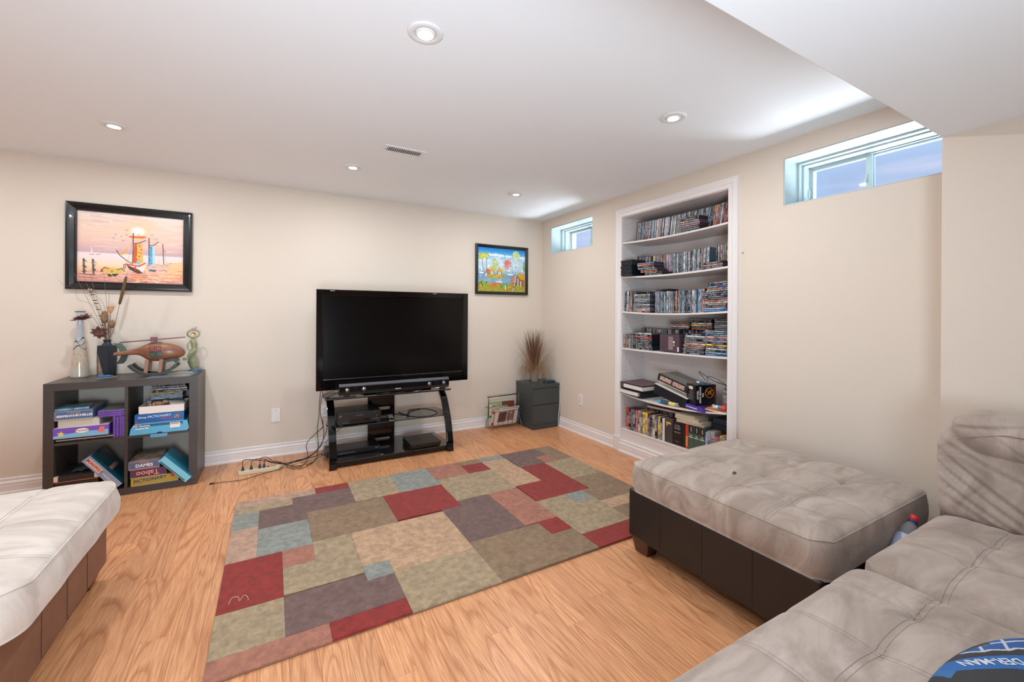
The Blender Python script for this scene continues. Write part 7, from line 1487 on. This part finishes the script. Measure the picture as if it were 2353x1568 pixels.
# ================================================================ blue bag on the sofa
bg_ = thing('blue_bag', 'rounded blue and black child bag with white web lines and lettering on the sofa', 'bag', (1.17, 0.16, 0.488))
BX, BYc, BZc, bax, bay, baz = 1.176, 0.166, 0.500, 0.366, 0.155, 0.043
nb = 340; pb_ = Paint(nb, nb, 2.4)
def bag_paint():
    p = pb_; p.C[:] = np.array((38, 40, 46)) / 255
    blue = (24, 82, 150); wl = (190, 198, 208)
    p.poly([(.62, .04), (.70, .16), (.80, .30), (1.0, .5), (1.0, .0), (.7, -.03)], blue)
    p.poly([(.46, -.02), (.535, -.02), (.55, .03), (.52, .10), (.46, .10)], (38, 104, 160))
    for q_ in ([(.625, .05), (.645, .085), (.665, .13)], [(.665, .13), (.690, .150), (.725, .215)], [(.725, .215), (.755, .235), (.80, .31)], [(.67, .045), (.695, .075), (.72, .105)], [(.72, .105), (.75, .13), (.785, .175)], [(.785, .175), (.82, .21), (.87, .28)],
               [(.665, .13), (.76, .04)], [(.725, .215), (.86, .10)], [(.80, .31), (.95, .18)], [(.73, .02), (.77, .07), (.84, .13)]): p.line(q_, .0085, wl)
    p.poly([(.62, .02), (.66, .00), (.76, .10), (.74, .13)], (34, 36, 40), .9)
    p.poly([(.49, .03), (.545, .018), (.60, .10), (.655, .18), (.71, .26), (.80, .40), (.74, .45), (.655, .335), (.60, .245), (.54, .155), (.5, .09)], (16, 96, 166))
    return np.clip(p.C, 0, 1)
BC = bag_paint()
def bag_z(x, y):
    u, v = (x - BX) / bax, (y - BYc) / bay; r = abs(u) ** 2.4 + abs(v) ** 2.4
    return BZc + baz * max(0.0, 1 - r) ** 0.45 + 0.004 * math.sin(14 * u) * math.cos(9 * v)
vs = []; cols = []
for j in range(nb):
    for i in range(nb):
        u, v = -1 + 2 * i / (nb - 1), 1 - 2 * j / (nb - 1)
        # square to disc so the rim closes
        x_ = u * math.sqrt(1 - v * v / 2); y_ = v * math.sqrt(1 - u * u / 2)
        r = abs(x_) ** 2.4 + abs(y_) ** 2.4; 
        vs.append((BX + bax * x_, BYc + bay * y_, BZc + baz * max(0.0, 1 - min(1, math.hypot(x_, y_)) ** 2.6) ** 0.5 - 0.01)); ci = BC[min(nb - 1, int((1 - (y_ + 1) / 2) * (nb - 1))), min(nb - 1, int((x_ + 1) / 2 * (nb - 1)))]
        cols.append((*[c / 12.92 if c <= .04045 else ((c + .055) / 1.055) ** 2.4 for c in ci], 1))
fs = [(j * nb + i, (j + 1) * nb + i, (j + 1) * nb + i + 1, j * nb + i + 1) for j in range(nb - 1) for i in range(nb - 1)]
rim = [i for i in range(nb)] + [j * nb + nb - 1 for j in range(1, nb)] + [(nb - 1) * nb + i for i in range(nb - 2, -1, -1)] + [j * nb for j in range(nb - 2, 0, -1)]
base = len(vs); 
for k in rim: x, y, z = vs[k]; vs.append((BX + (x - BX) * .9, BYc + (y - BYc) * .9, BZc - 0.012)); cols.append((.02, .02, .025, 1))
for k in range(len(rim)): k2 = (k + 1) % len(rim); fs.append((rim[k], rim[k2], base + k2, base + k))
MB().add(vs, fs).build('shell', ink_m, bg_, smooth=True, colors=cols)
def bag_top(x, y):
    x_, y_ = (x - BX) / bax, (y - BYc) / bay; return BZc + baz * max(0.0, 1 - min(1, math.hypot(x_, y_)) ** 2.6) ** 0.5 - 0.01
def bag_word(s, x0, y0, size, ang, dx):
    o = text(s, size, M('bag_white', (206, 208, 212), 0.5), None, (0, 0, 0), (0, 0, 0), bold=0.0007); me = o.data; c_, s_ = math.cos(ang), math.sin(ang)
    for v in me.vertices:
        x, y = x0 + v.co.x * c_ - v.co.y * s_, y0 + v.co.x * s_ + v.co.y * c_; v.co = Vector((x, y, bag_top(x, y) + 0.0008)) - chain_loc(bg_)
    o.parent = bg_; o.location = (0, 0, 0)
bag_word('DER-MAN', 1.262, 0.262, 0.027, math.radians(146), 0)
